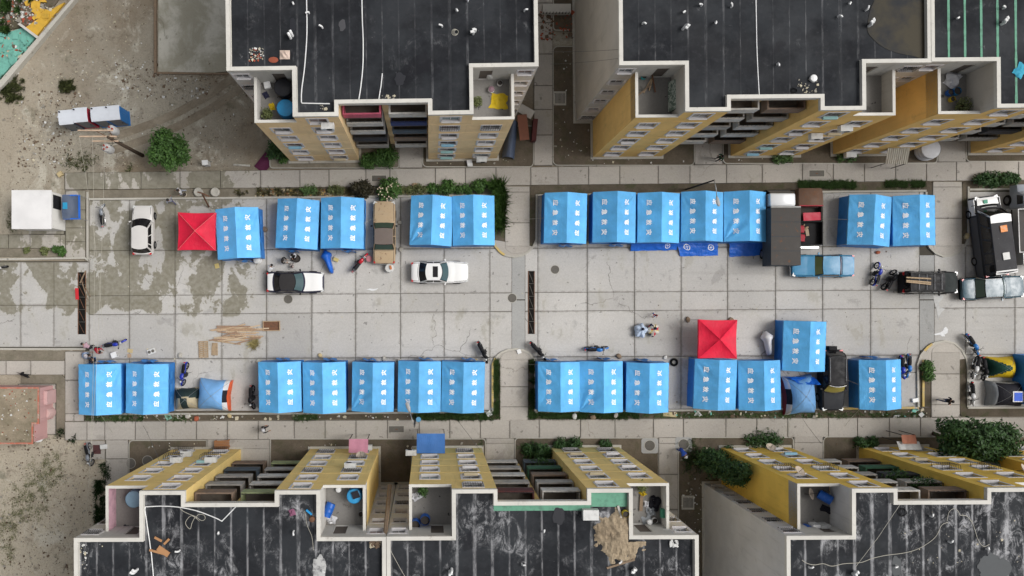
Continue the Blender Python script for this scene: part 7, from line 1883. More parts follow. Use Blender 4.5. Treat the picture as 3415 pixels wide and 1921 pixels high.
box_item('yellow_box', 'yellow cardboard box beside the blue covered motorcycle', 'box', 1121, 866, (.4, .27, .22), flat('box_yellow', (0.55, 0.44, 0.17), .8), -25); box_item('yellow_box', 'yellow cardboard piece below the first upper left tent', 'box', 724, 887, (.32, .36, .06), flat('box_yellow', (0.55, 0.44, 0.17), .8), 15)
item('pink_cloth', 'pink cloth hanging at the left tail of the tan sedan', 'cloth', cyl(.26, .12, 7), flat('pink_cloth', (0.55, 0.22, 0.25), .8), P(1231, 863, .3), .4, smooth=30)
def drum(nm, label, cat, u, v, r, h_, col, z, lid=None, lay=None, inner=True):
    t = thing(nm, label, cat, P(u, v, z))
    mb = MB(); mb.lathe([(r * .92, 0), (r, h_ * .1), (r, h_ * .3), (r * 1.04, h_ * .33), (r, h_ * .36), (r, h_ * .62), (r * 1.04, h_ * .65), (r, h_ * .68), (r * .98, h_)], 18, cap=False); 
    b = mb.build('shell', col, t, smooth=40)
    mb = MB(); zz = h_ if lid else h_ * .75; mb.lathe([(r * .96, zz - .02), (r * .9, zz), (r * .3, zz + (.04 if lid else 0)), (0.001, zz + (.05 if lid else 0))], 18, cap=False); mb.build('lid' if lid else 'water', lid or M_DARKIN, t, smooth=30)
    if lay: t.rotation_euler = lay
    return t
BLUB = flat('barrel_blue', (0.012, 0.10, 0.42), .4, .4, dirt=.1); BLUT = flat('tank_blue', (0.03, 0.22, 0.48), .4, .4, dirt=.15); BLKT = flat('tank_black', (0.02, 0.02, 0.024), .45, .4, dirt=.15); GRYD = flat('drum_grey', (0.42, 0.41, 0.39), .6, dirt=.3)
drum('bucket', 'white plastic bucket with black lid at the corner of the first upper left tent', 'bucket', 861, 868, .30, .5, M_PVC, .03, M_AC); drum('cooking_pot', 'black pot beside the sitting people', 'pot', 990, 863, .30, .35, M_PLAST, .03)
drum('round_table', 'round white bucket lid table with a brick on it behind the tan sedan', 'bucket', 1299, 895, .34, .55, M_PVC, .03, M_AC)
box_item('brick', 'orange brick lying on the white lid behind the tan sedan', 'brick', 1303, 892, (.15, .32, .1), flat('brick_o', (0.50, 0.17, 0.06), .8), 12, .62)
drum('pail', 'pale pail carried beside the person in white shirt', 'pail', 618, 650, .16, .3, flat('pail_cream', (0.6, 0.53, 0.42), .6), .03)
def splash(u, v, pts, label, col=M_AC):
    q = [P2(u + a, v + b, .04) for a, b in pts]; c = P(u, v, 0); mb = MB(origin=(c.x, c.y, 0)); mb.prism(q, .032, .041); o = mb.build('paint_spill', col); o.location = (c.x, c.y, 0); tag(o, label, 'paint spill')
M_SPILL = flat('spilled_lime', (0.70, 0.71, 0.72), .8, dirt=.15, scale=6)
splash(3140, 1108, [(-26, 6), (-8, 2), (4, -4), (8, -14), (15, -18), (22, -10), (20, 2), (10, 8), (12, 14), (2, 14), (-6, 8), (-20, 10)], 'white lime spill on the road at the right crossing', M_SPILL)
splash(1242, 965, [(-22, 0), (-8, -3), (4, -1), (20, -4), (12, 3), (-2, 5), (-10, 2)], 'thin white spill on the road below the red motorcycle', M_SPILL)
splash(3128, 1000, [(-16, -16), (6, -18), (20, -14), (14, 0), (4, 8), (4, 24), (24, 30), (12, 42), (0, 60), (-6, 24), (-12, 10)], 'pale cement smear on the road left of the teal sedan', flat('cement_smear', (0.50, 0.50, 0.49), .9, dirt=.2))
box_item('white_bag', 'white plastic bag at the lower middle crossing kerb', 'bag', 1731, 1172, (.3, .35, .1), M_PVC, 20, .15); box_item('white_bag', 'white crumpled bag in the grass left of the lower middle crossing', 'bag', 1631, 1379, (.4, .4, .12), M_PVC, 30, .1)
# electricity box and appliance on the waste ground
t = thing('meter_cabinet', 'small white meter cabinet with green wire at upper left waste ground', 'cabinet', P(694, 549, 0), R(5)); mb = MB(); mb.box(-.2, -.16, 0, .2, .16, .9); mb.build('case', M_AC, t); mb = MB(); mb.box(-.23, -.19, .9, .23, .19, .96); mb.build('lid', M_PVC, t)
mb = MB(); mb.patch(lambda a, b: Vector(((a - .5) * 1.0, (b - .5) * 1.5, .06 + .05 * math.sin(a * 7) * math.sin(b * 5))), 8, 10); item('purple_blanket', 'dark purple blanket spread on the ground left of the upper left block', 'blanket', mb, C_('purple_cloth', (0.09, 0.02, 0.05)), P(884, 543, 0), R(-38), smooth=True)
for k in range(4): box_item('concrete_block', 'concrete block in a short row left of the purple blanket', 'block', 786 + 14 * k, 550 + k, (.32, .14, .14), M_KERB, 0, 0, 'concrete blocks in a row')
for k, (x, y) in enumerate(((200, 505 - 5), (118, 1253))): pass
box_item('yellow_stone', 'yellow foam lump beside the upper pavement end', 'foam', 203, 582, (.4, .35, .25), CARD, 30, 0)
# ------------------------------------------------------------------ things on the roofs and terraces
def rpipe(pts, r, label, z=ZR + .04, mat=None, nm='roof_pipe', cat='pipe', sag=0):
    q = [P(u, v, z + (pt[2] if len(pt) > 2 else 0)) for pt in pts for (u, v) in [pt[:2]]]; c = q[0].copy()
    t = MB(origin=c); t.tube(q, r, 6); o = t.build(nm, mat or M_PVC, None, smooth=40); o.location = c; tag(o, label, cat); return o
def curve(pts, n=6):
    """smooth line through pixel points"""
    out = []
    for i in range(len(pts) - 1):
        p0, p1, p2, p3 = pts[max(0, i - 1)], pts[i], pts[i + 1], pts[min(len(pts) - 1, i + 2)]
        for k in range(n):
            t = k / n; out.append(tuple(.5 * (2 * p1[j] + (p2[j] - p0[j]) * t + (2 * p0[j] - 5 * p1[j] + 4 * p2[j] - p3[j]) * t * t + (3 * p1[j] - p0[j] - 3 * p2[j] + p3[j]) * t ** 3) for j in (0, 1)))
    return out + [pts[-1]]
rpipe(curve([(1021, -40), (1023, 40), (1023, 120), (1016, 220), (1006, 300), (1005, 340)]) + [(1007, 344), (1100, 346)], .035, 'white water pipe bending along the left of the upper left roof')
rpipe(curve([(1206, -40), (1208, 60), (1211, 140), (1210, 220), (1203, 290), (1195, 340)]), .035, 'long white water pipe down the middle of the upper left roof')
rpipe([(1275, 245), (1270, 290), (1262, 338)], .032, 'short white pipe lying at the front of the upper left roof')
rpipe(curve([(2520, -40), (2522, 60), (2524, 160), (2528, 250), (2532, 318)]), .032, 'white water pipe down the middle of the upper right roof')
rpipe([(512, 1925), (505, 1850), (495, 1780), (483, 1700), (485, 1690)] + curve([(490, 1690), (545, 1688), (600, 1692), (660, 1705), (720, 1728), (738, 1737), (745, 1733), (790, 1686)]), .032, 'white water pipe winding over the lower left roof')
rpipe(curve([(600, 1690), (604, 1700), (625, 1712), (650, 1722), (672, 1736), (684, 1730), (680, 1718), (662, 1716), (655, 1728), (665, 1738), (640, 1720), (622, 1735), (620, 1750), (634, 1764), (640, 1745), (650, 1725)]), .016, 'tangled pale cable on the lower left roof', mat=M_WIREL, nm='cable', cat='cable')
rpipe(curve([(2675, 1868), (2690, 1878), (2715, 1884), (2745, 1880), (2775, 1888), (2815, 1880), (2870, 1876), (2910, 1862), (2955, 1852), (3010, 1845), (3050, 1835), (3085, 1818), (3120, 1790), (3140, 1752), (3162, 1742)]), .02, 'long pale cable snaking over the lower right roof', mat=M_WIREL, nm='cable', cat='cable')
rpipe(curve([(3158, 1738), (3165, 1708), (3182, 1696), (3196, 1706), (3202, 1718), (3225, 1722), (3245, 1750), (3262, 1800), (3280, 1822), (3300, 1815)]), .018, 'pale cable loop on the right of the lower right roof', mat=M_WIREL, nm='cable', cat='cable')
rpipe([(3003, 1680), (2930, 1790), (2850, 1895)], .014, 'pale straight cable across the lower right roof', mat=M_WIREL, nm='cable', cat='cable', z=ZR + .2)
rpipe(curve([(1292, 1815), (1310, 1850), (1340, 1905), (1352, 1925)]), .014, 'pale cable from the parapet over the lower middle roof', mat=M_WIREL, nm='cable', cat='cable', z=ZR + .3)
rpipe(curve([(1016, 1704), (1024, 1750), (1040, 1790), (1045, 1835)]), .014, 'thin pale cable beside the right terrace of the lower left roof', mat=M_WIREL, nm='cable', cat='cable')
for (u, v, rr_, lab, m) in ((1517, 108, .20, 'small pale wire coil on the upper left roof', M_WIREL), (2645, 303, .18, 'black hose coil on the upper right roof', M_PLAST), (3008, 1708, .26, 'black hose coil on the lower right roof', M_PLAST)):
    mb = MB()
    for k in range(4): mb.tube([(rr_ * (1 - .12 * k) * math.cos(a) + .03 * k, rr_ * (1 - .12 * k) * math.sin(a), .02 + .02 * k) for a in [2 * math.pi * q / 16 for q in range(16)]], .012, 4, closed=True)
    item('wire_coil', lab, 'coil', mb, m, P(u, v, ZR + .03))
litter('rubble', 'heap of broken pale tiles on the left of the upper left roof', [(830, 160, 878, 205)], 60, .05, .11, [LT[1], LT[2], LT[0], flat('brick_red', (0.32, 0.07, 0.035), .9, dirt=0)], 91, ZR + .03, .3)
litter('rubble', 'pale rubble along the front of the upper left roof', [(1265, 315, 1320, 336), (1068, 350, 1092, 372)], 36, .04, .09, [LT[1], LT[2]], 92, ZR + .03, .3)
litter('rubble', 'wood scraps on the front of the upper right roof', [(2660, 265, 2730, 312)], 26, .04, .09, [LT[1], LT[2], LT[2]], 93, ZR + .03, .3)
litter('rubble', 'white plaster crumbs on the lower left roof', [(265, 1810, 290, 1900), (330, 1808, 350, 1825)], 30, .03, .08, [LT[0], LT[1]], 94, ZR + .03, .3)
litter('rubble', 'brown rubble heap by the parapet joint of the lower left roof', [(1235, 1800, 1275, 1825)], 70, .04, .12, [LT[3], LT[1], LT[3]], 95, ZR + .03, .4)
litter('rubble', 'white stones on the lower middle roof', [(2236, 1802, 2262, 1822)], 26, .07, .16, [LT[0]], 96, ZR + .03, .4)
litter('rubble', 'bits of debris over the lower right roof', [(3000, 1700, 3400, 1900)], 30, .03, .08, [LT[2], LT[1]], 97, ZR + .03, .3)
mb = MB(); mb.patch(lambda a, b: Vector(((a - .5) * .62, (b - .5) * .55, .02 + .12 * math.sin(a * 3.1) * math.sin(b * 3.1) * (1 + .5 * math.sin(a * 13 + b * 9)))), 12, 12); item('white_rag', 'white and brown rag heap on the upper left roof', 'rag', mb, C_('rag_white', (0.55, 0.43, 0.36)), P(950, 183, ZR + .02), smooth=True)
mb = MB(); mb.lathe([(.0, 0), (.3, .0), (.3, .03), (.0, .05)], 16, cap=False); o = item('rusty_disc', 'rusty red disc on the upper left roof', 'disc', mb, flat('lid_red', (0.28, 0.07, 0.035), .8), P(912, 200, ZR + .03)); o.scale = (1, .6, 1)
drum('spool', 'white cable spool on the upper right roof', 'spool', 2710, 263, .22, .2, M_AC, ZR + .03, M_PVC)
# rain puddle
q = [P2(u, v, ZR + .04) for u, v in curve([(2900, 40), (2893, 100), (2912, 130), (2935, 150), (2960, 165), (3000, 178), (3040, 185), (3082, 188), (3086, 100), (3082, -40), (2950, -40), (2915, 5), (2900, 40)], 4)[:-1]]
mb = MB(); mb.prism(q, ZR + .02, ZR + .036); pn = NT('puddle_water'); pn.rough(.5); pn.spec(.12); pn.col(pn.mix(pn.ramp(pn.noise(.45, 4), .35, .65), (0.016, 0.018, 0.022), (0.05, 0.042, 0.026)))
tag(mb.build('rain_puddle', pn.mat), 'muddy rain puddle on the right part of the upper right roof', 'puddle')
# earth heap
mb = MB()
def heap(a, b):
    x, y = (a - .5) * 3.3, (b - .5) * 3.6; rr_ = math.hypot(x / 1.5, y / 1.7) * (1 + .35 * noise.noise((x * 1.1, y * 1.1, 5)))
    return Vector((x, y, max(-.05, .42 * (1 - rr_) + .12 * noise.noise((x * 3, y * 3, 1)) + .06 * noise.noise((x * 8, y * 8, 2)) - .02)))
for i in range(44):
    for j in range(44):
        q = [heap(a / 44, b / 44) for a, b in ((i, j), (i + 1, j), (i + 1, j + 1), (i, j + 1))]
        if max(p.z for p in q) < -.03 or (max(p.x for p in q) > .52 and max(p.y for p in q) > -.34): continue
        mb.quad(*q)
item('earth_heap', 'heap of brown earth on the lower middle roof', 'earth', mb, soil('heap_soil', (0.36, 0.29, 0.20), (0.24, 0.185, 0.125)), P(2068, 1783, ZR + .02), smooth=True)
mb = MB(); mb.patch(lambda a, b: Vector(((a - .5) * 1.9 * (1 + .2 * math.sin(b * 9)), (b - .5) * 2.6, .012 + .004 * math.sin(a * 5))), 6, 8); 
# green sealant bands on the lower middle roof
b5 = BLD['B5']; GS = flat('green_sealant', (0.13, 0.32, 0.22), .7, .3, dirt=.3, scale=3)
mb = MB(); mb.box(-XI - .25, DR + .27, ZR, XI + .2, DR + .62, ZR + .034); mb.build('green_seal_band', GS, b5); mb = MB(); mb.box(-XB + .27, .27, ZR, -XI - .27, 1.15, ZR + .034); mb.build('green_seal_band', GS, b5)
# white lime stain, dark tar patches
def patch(u, v, r, label, mat, sx=1, sy=1, n=14, seed=0, z=ZR + .034):
    mb = MB(); mb.prism([(r * sx * (1 + .35 * noise.noise((math.cos(2 * math.pi * k / n) * 1.5, math.sin(2 * math.pi * k / n) * 1.5, seed)) + .22 * noise.noise((math.cos(2 * math.pi * k / n) * 5, math.sin(2 * math.pi * k / n) * 5, seed))) * math.cos(2 * math.pi * k / n), r * sy * (1 + .35 * noise.noise((math.cos(2 * math.pi * k / n) * 1.5, math.sin(2 * math.pi * k / n) * 1.5, seed)) + .22 * noise.noise((math.cos(2 * math.pi * k / n) * 5, math.sin(2 * math.pi * k / n) * 5, seed))) * math.sin(2 * math.pi * k / n)) for k in range(n)], 0, .006); return item('roof_patch', label, 'roof patch', mb, mat, P(u, v, z))
TARP_ = flat('tar_patch', (0.012, 0.013, 0.018), .5, .4, dirt=.05)
patch(1065, 1898, .62, 'splash of white lime on the lower left roof', flat('lime_stain', (0.46, 0.46, 0.45), .9, dirt=.45, scale=3, dcol=(0.06, 0.06, 0.07)), .7, 1.4, 60, 3)
patch(1864, 1722, .42, 'dark tar patch on the lower middle roof beside the air conditioner', TARP_, .9, 1.3, 18, 1); patch(1334, 264, .32, 'dark tar patch at the front of the upper left roof', TARP_, 1, 1.2, 14, 2); patch(976, 82, .25, 'oval tar patch on the left of the upper left roof', TARP_, .8, 1.6, 14, 5); patch(1142, 84, .26, 'patched vent hole on the upper left roof', flat('tar_grey', (0.06, 0.06, 0.065), .6), .9, 1.3, 12, 6); patch(2990, 1888, .4, 'grey puddle patch around a vent on the lower right roof', flat('tar_grey2', (0.06, 0.066, 0.07), .6), .8, 1.5, 16, 8); patch(3310, 1895, .8, 'wide grey wet patch at the bottom right of the lower right roof', flat('tar_grey2', (0.06, 0.066, 0.07), .6), 1.2, 1, 60, 9)
# air conditioners and satellite dishes
def ac(u, v, z, label, rz=0, s=(.8, .32, .55), rust=False):
    t = thing('air_conditioner', label, 'air conditioner', P(u, v, z), R(rz)); mb = MB(); mb.box(-s[0] / 2, -s[1] / 2, 0, s[0] / 2, s[1] / 2, s[2]); mb.build('case', pm('ac_rusty', (0.6, 0.57, 0.52), .5, .55) if rust else M_AC, t)
    mb = MB(); mb.lathe([(.0, 0), (.2, 0), (.2, .01), (0, .01)], 14, c=(.1, -s[1] / 2 - .012, s[2] / 2), M=Matrix.Rotation(math.pi / 2, 3, 'X'), cap=False); mb.build('fan_grille', M_PLAST, t)
    for x in (-.3, .3): mb = MB(); mb.box(x * s[0] - .02, -s[1] / 2, -.05, x * s[0] + .02, s[1] / 2, 0); mb.build('foot', M_BAR, t)
ac(1966, 1712, ZR + .05, 'white air conditioner box standing on the lower middle roof', 0, (.95, .62, .5)); ac(2230, 1771, ZTP, 'white air conditioner on the terrace parapet of the lower middle block', 0, (.8, .3, .3)); ac(2812, 1668, 13.6, 'rusty air conditioner on the terrace wall of the lower right block', 90, (.85, .3, .45), True)
for (key, x, k, lab) in (('B4', 6.1, 1, 'white air conditioner under the first floor window of the lower left block'), ('B4', 6.1, 2, 'white air conditioner under the second floor window of the lower left block'), ('B4', 3.6, 2, 'small white air conditioner by the inner window of the lower left block'), ('B4', -7.3, 0, 'white air conditioner at the ground floor left of the pink awning'), ('B4', -6.7, 3, 'white air conditioner by the third floor window above the pink awning'), ('B2', 6.4, 4, 'white air conditioner high on the right bay of the upper right block'), ('B2', 5.6, 3, 'white air conditioner one storey lower on the right bay of the upper right block'), ('B1', 6.9, 0, 'white air conditioner at ground floor right of the upper left block'), ('B1', -3.6, 5, 'small tan air conditioner below the left parapet of the upper left block'), ('B3', -7.2, 0, 'small white air conditioner at ground floor beside the corrugated awning'), ('B5', 8.25, 1, 'white air conditioner on the left side wall of the lower middle block')):
    b = BLD[key]; M = Matrix.Translation(b.location) @ b.rotation_euler.to_matrix().to_4x4(); p = M @ Vector((x, -.24, k * FL + .75)); t = thing('air_conditioner', lab, 'air conditioner', p, b.rotation_euler.z)
    mb = MB(); mb.box(-.4, -.2, 0, .4, .2, .5); mb.build('case', M_AC, t); mb = MB(); mb.lathe([(0, 0), (.19, 0), (.19, .012), (0, .012)], 14, c=(.1, -.2, .25), M=Matrix.Rotation(math.pi / 2, 3, 'X'), cap=False); mb.build('fan_grille', M_PLAST, t)
def dish(u, v, z, label, rz):
    t = thing('satellite_dish', label, 'satellite dish', P(u, v, z), R(rz)); M = Matrix.Rotation(R(50), 3, 'Y')
    mb = MB(); mb.lathe([(.02, 0), (.2, .03), (.36, .10), (.37, .11), (.36, .09), (.2, .015)], 18, c=(.2, 0, .35), M=M, cap=False); mb.build('reflector', flat('dish_rusty', (0.5, 0.42, 0.34), .6, dirt=.4), t, smooth=True)
    mb = MB(); mb.tube([(0, 0, 0), (.1, 0, .3), (.2, 0, .36)], .025, 6); mb.tube([(.1, 0, .3), (.55, 0, .65)], .015, 5); mb.build('mount', M_BAR, t)
dish(2652, 1578, 11.0, 'rusty satellite dish on the upper front of the lower right block', 60); dish(2562, 1500, 3.2, 'grey satellite dish low on the front of the lower right block', 80); dish(3392, 1570, 12.2, 'satellite dish on the right bay of the lower right block', 40); dish(1205, 1527, 3.8, 'rusty round dish between the flowered windows above the pink awning', 90); dish(2683, 1647, ZT, 'rusty dish lying in the terrace of the lower right block', 20)
# tanks, barrels, pots on the terraces
drum('water_tank', 'large black water tank on the left terrace of the upper left block', 'tank', 952, 305, .58, 1.0, BLKT, ZT, BLKT); drum('water_tank', 'large blue water tank on the left terrace of the upper left block', 'tank', 960, 372, .56, 1.0, BLUT, ZT, flat('lid_sky', (0.04, 0.30, 0.58), .4))
drum('water_tank', 'white cistern at the back of the right terrace of the upper left block', 'tank', 1634, 252, .30, .8, M_AC, ZT, M_PVC)
drum('water_tank', 'pale blue water tank half hidden on the pink terrace', 'tank', 462, 1655, .55, .9, flat('tank_pale', (0.24, 0.36, 0.46), .5), ZT, flat('tank_pale', (0.24, 0.36, 0.46), .5))
drum('water_tank', 'blue water tank with black hatch on the right terrace of the lower left block', 'tank', 1185, 1645, .48, .9, BLUT, ZT, flat('lid_sky', (0.04, 0.30, 0.58), .4)); box_item('tank_hatch', 'black square hatch on the blue tank of the lower left block', 'hatch', 1186, 1650, (.45, .45, .05), M_BLK, 20, ZT + 1.0)
drum('barrel', 'blue barrel lying on its side on the right terrace of the lower left block', 'barrel', 1105, 1678, .30, .9, BLUB, ZT + .33, None, (R(80), 0, R(-22)))
drum('barrel', 'left of two blue open barrels on the lower middle terrace', 'barrel', 1386, 1741, .30, .85, BLUB, ZT); drum('barrel', 'right of two blue open barrels on the lower middle terrace', 'barrel', 1418, 1726, .31, .85, BLUB, ZT)
drum('barrel', 'left pale drum behind the blue barrels on the lower middle terrace', 'barrel', 1391, 1775, .30, .7, GRYD, ZT, M_AC); drum('barrel', 'right pale drum behind the blue barrels on the lower middle terrace', 'barrel', 1424, 1772, .29, .7, GRYD, ZT, M_AC)
drum('barrel', 'blue barrel tipped over on the terrace of the lower right block', 'barrel', 2730, 1646, .30, .85, BLUB, ZT + .3, M_AC, (R(70), 0, R(60))); drum('barrel', 'blue barrel in the rear corner of the lower right terrace', 'barrel', 2682, 1760, .30, .85, BLUB, ZT)
drum('bucket', 'left of two white buckets on the cluttered lower middle terrace', 'bucket', 2163, 1738, .17, .35, M_PVC, ZT, M_PVC); drum('bucket', 'right of two white buckets on the cluttered lower middle terrace', 'bucket', 2180, 1733, .17, .35, M_PVC, ZT)
drum('bucket', 'yellow bucket with tools on the lower middle roof', 'bucket', 2083, 1710, .20, .42, flat('bucket_yellow', (0.65, 0.46, 0.03), .5), ZR + .03); drum('bucket', 'teal bucket on the left terrace of the upper right block', 'bucket', 2144, 259, .16, .35, flat('bucket_teal', (0.02, 0.38, 0.42), .5), ZT)
drum('bucket', 'blue bucket on the cluttered terrace of the upper right corner block', 'bucket', 3160, 312, .2, .4, BLUB, ZT); drum('bucket', 'larger blue bucket on the cluttered terrace of the upper right corner block', 'bucket', 3182, 308, .24, .4, BLUT, ZT); drum('bucket', 'yellow bucket on the cluttered terrace of the upper right corner block', 'bucket', 3168, 334, .16, .35, flat('bucket_yellow', (0.65, 0.46, 0.03), .5), ZT)
drum('pot', 'purple topped pot on the right terrace of the upper left block', 'pot', 1638, 301, .2, .3, M_PVC, ZT, flat('lid_mauve', (0.25, 0.15, 0.18), .6)); drum('pot', 'white bucket on the right terrace of the upper left block', 'pot', 1666, 280, .17, .35, M_PVC, ZT); drum('pot', 'white round lid pot on the right terrace of the lower left block', 'pot', 1130, 1631, .18, .25, M_PVC, ZT, M_PVC); drum('pot', 'beige pot by the right wall of the lower left terrace', 'pot', 1205, 1712, .17, .3, GRYD, ZT)
def rag(u, v, w, l, mat, label, seed, z=ZT + .01, nm='cloth', h=.14):
    mb = MB()
    def f(a, b):
        x, y = a - .5, b - .5; k = 1 + .35 * noise.noise((x * 3 + seed, y * 3, 0)); return Vector((x * w * k, y * l * k, .02 + h * (.5 + noise.noise((x * 4 + seed, y * 4, 2))) * max(0, 1 - 3 * (x * x + y * y))))
    mb.patch(f, 12, 12); return item(nm, label, 'cloth', mb, mat, P(u, v, z), seed * .7, smooth=True)
rag(1664, 338, .9, 1.1, M_YLW, 'yellow sheet on the right terrace of the upper left block', 2); rag(887, 318, .5, .35, M_NV, 'dark blue cloth on the left terrace of the upper left block', 3); rag(1103, 1730, .7, .5, M_WHT, 'white sack on the right terrace of the lower left block', 4, h=.3)
rag(907, 357, .35, .5, M_YLW, 'yellow rag on the left terrace of the upper left block', 5); rag(3175, 266, 1.1, 1.0, M_WHT, 'pile of white sheets on the upper right corner terrace', 6, h=.5); rag(2165, 1762, 1.5, .7, M_GRYF, 'grey plastic sheeting on the cluttered lower middle terrace', 7, h=.3); rag(2180, 1680, .8, 1.0, M_BLK, 'black bags on the cluttered lower middle terrace', 8, h=.5); rag(2170, 1705, .6, .6, M_GRYF, 'grey tarp lump in the middle of the cluttered terrace', 9, h=.4)
rag(2143, 1645, .35, .4, M_YLW, 'yellow cloth at the front of the cluttered lower middle terrace', 10, h=.4); rag(2156, 1682, .4, .4, M_WHT, 'white rag on the cluttered lower middle terrace', 11, h=.3); rag(1388, 1655, .5, .7, M_WHT, 'white bundle in the corner of the lower middle terrace', 12, h=.5); rag(2760, 1700, .9, .45, M_BLK, 'black garment on the floor of the lower right terrace', 13); rag(2913, 232, .4, .4, flat('green_cloth', (0.2, 0.55, 0.2), .7), 'green cloth on the right terrace of the upper right block', 14); rag(415, 1770, .8, .4, M_BLK, 'black cables and rags at the back of the pink terrace', 15, h=.4)
box_item('washing_machine', 'pale washing machine on the lower right terrace', 'washing machine', 2735, 1757, (.6, .6, .9), M_AC, 4, ZT); box_item('washing_machine', 'second white washing machine beside the first on the lower right terrace', 'washing machine', 2707, 1756, (.45, .6, .8), M_PVC, 4, ZT); box_item('washing_machine', 'old beige washing machine at the back of the pink terrace', 'washing machine', 440, 1775, (.9, .5, .6), flat('beige_metal', (0.5, 0.45, 0.33), .5), -5, ZT); box_item('sink', 'white sink at the back of the left terrace of the upper left block', 'sink', 890, 257, (.8, .4, .7), M_AC, 0, ZT); box_item('white_crate', 'small white crate on the left terrace of the upper left block', 'crate', 894, 287, (.42, .42, .3), M_PVC, 12, ZT)
box_item('green_box', 'green box hanging on the cluttered terrace wall', 'box', 2209, 1709, (.3, .55, .35), flat('box_green', (0.04, 0.22, 0.13), .6), 0, ZT + .6)
mt = MB(); mt.obox((0, 0, .75), (.24, 1.9, 1.45), 0, tilt=Matrix.Rotation(R(18), 3, 'Y'))
mm = NT('mattress_pattern'); mm.rough(.85); mm.col(mm.mix(mm.ramp(mm.noise(3.6, 3, .5, dist=2.0), .49, .53), (0.12, 0.17, 0.135), (0.42, 0.46, 0.40)))
item('mattress', 'green patterned mattress leaning on the terrace wall of the upper right block', 'mattress', mt, mm.mat, P(2244, 325, ZT))
for k, (a, b, rz) in enumerate(((2160, 285, 62), (2172, 275, 75), (2180, 280, 100), (2150, 300, 40))):
    mb = MB(); mb.box(-.55, -.04, 0, .55, .04, .05); item('wood_scrap', ('palest', 'longest', 'reddish', 'crossed')[k] + ' wood scrap on the left terrace of the upper right block', 'wood', mb, (M_WOOD, M_WOOD, M_RUST, M_OLDWOOD)[k], P(a, b, ZT + .02 + .06 * k), R(rz))
mb = MB(); mb.box(-.1, -.5, 0, .1, .5, .08); item('plank_scrap', 'brown plank leaning in the cluttered lower middle terrace', 'plank', mb, M_OLDWOOD, P(2138, 1678, ZT + .05), R(-3))
mb = MB(); mb.box(-.9, -.06, 0, .9, .06, .05); item('dark_stick', 'dark stick lying across the lower middle roof', 'stick', mb, M_OLDWOOD, P(2070, 1880, ZR + .04), R(17))
mb = MB(); mb.box(-.06, -.55, 0, .06, .55, .06); item('grey_channel', 'grey metal channel lying on the lower middle roof', 'channel', mb, M_GREYW, P(2068, 1715, ZR + .05), R(14))
for k, (a, b, l, rz) in enumerate(((530, 1842, 1.2, -15), (545, 1838, .8, -35), (528, 1798, .5, -28), (556, 1806, .45, 45))):
    mb = MB(); mb.box(-l / 2, -.07 - .1 * (k == 1), 0, l / 2, .07 + .1 * (k == 1), .05); item('roof_timber', ('long', 'broad', 'short thin', 'short stubby')[k] + ' orange timber scrap on the lower left roof', 'timber', mb, flat('timber_orange', (0.42, 0.22, 0.10), .8), P(a, b, ZR + .04 + .03 * k), R(rz))
drum('rusty_pot', 'rusty pot on the lower left roof by the terrace', 'pot', 1042, 1730, .18, .22, M_RUST, ZR + .03, M_RUST); box_item('blue_brush', 'bright blue plastic scrap on the lower left roof', 'plastic', 1031, 1708, (.45, .12, .06), flat('plastic_cyan', (0.02, 0.28, 0.60), .5), -40, ZR + .03); rag(974, 1709, .38, .35, flat('mauve_rag', (0.22, 0.08, 0.14), .8), 'mauve rag on the lower left roof', 16, ZR + .03)
rag(3400, 238, .7, .8, flat('cloth_cyan', (0.04, 0.33, 0.48), .8), 'turquoise and orange sheet at the right edge of the green seamed roof', 17, ZR + .03)
# terrace plants
for (u, v, r_, lab, m, sd) in ((891, 380, .38, 'reddish potted plants on the left terrace of the upper left block', LEAF_O, 91), (1592, 340, .35, 'potted plants along the left wall of the right terrace, upper left block', LEAF_O, 92), (3213, 352, .55, 'green plant heap on the upper right corner terrace', LEAF_O, 93), (1410, 1637, .35, 'bright green potted plant at the front of the lower middle terrace', LEAF, 94), (2140, 1622, .35, 'yellowish plant hanging over the cluttered terrace parapet', LEAF_O, 95)):
    p = P(u, v, ZT + .4); t = thing('potted_plant', lab, 'plant', (p.x, p.y, ZT)); mb = MB(); mb.lathe([(.13, 0), (.18, .28), (.15, .28)], 12); mb.build('pot', M_RUST, t); leaves('foliage', [((0, 0, .5), (r_, r_ * 1.1, .32))], 420, .07, m, t, sd)
for (key, x, k, lab, sd) in (('B6', -1.2, 3, 'dark leafy plants on a third floor balcony of the lower right block', 96), ('B6', -1.6, 4, 'leafy plants on a fourth floor balcony of the lower right block', 97), ('B5', -1.6, 1, 'plants on the first floor balcony of the lower middle block', 98)):
    b = BLD[key]; M = Matrix.Translation(b.location) @ b.rotation_euler.to_matrix().to_4x4(); p = M @ Vector((x, .7, k * FL)); t = thing('balcony_plants', lab, 'plant', p); mb = MB(); mb.box(-.6, -.15, .0, .6, .15, .3); mb.build('trough', M_RUST, t); leaves('foliage', [((0, 0, .8), (1.0, .5, .5))], 700, .08, LEAF_D, t, sd)
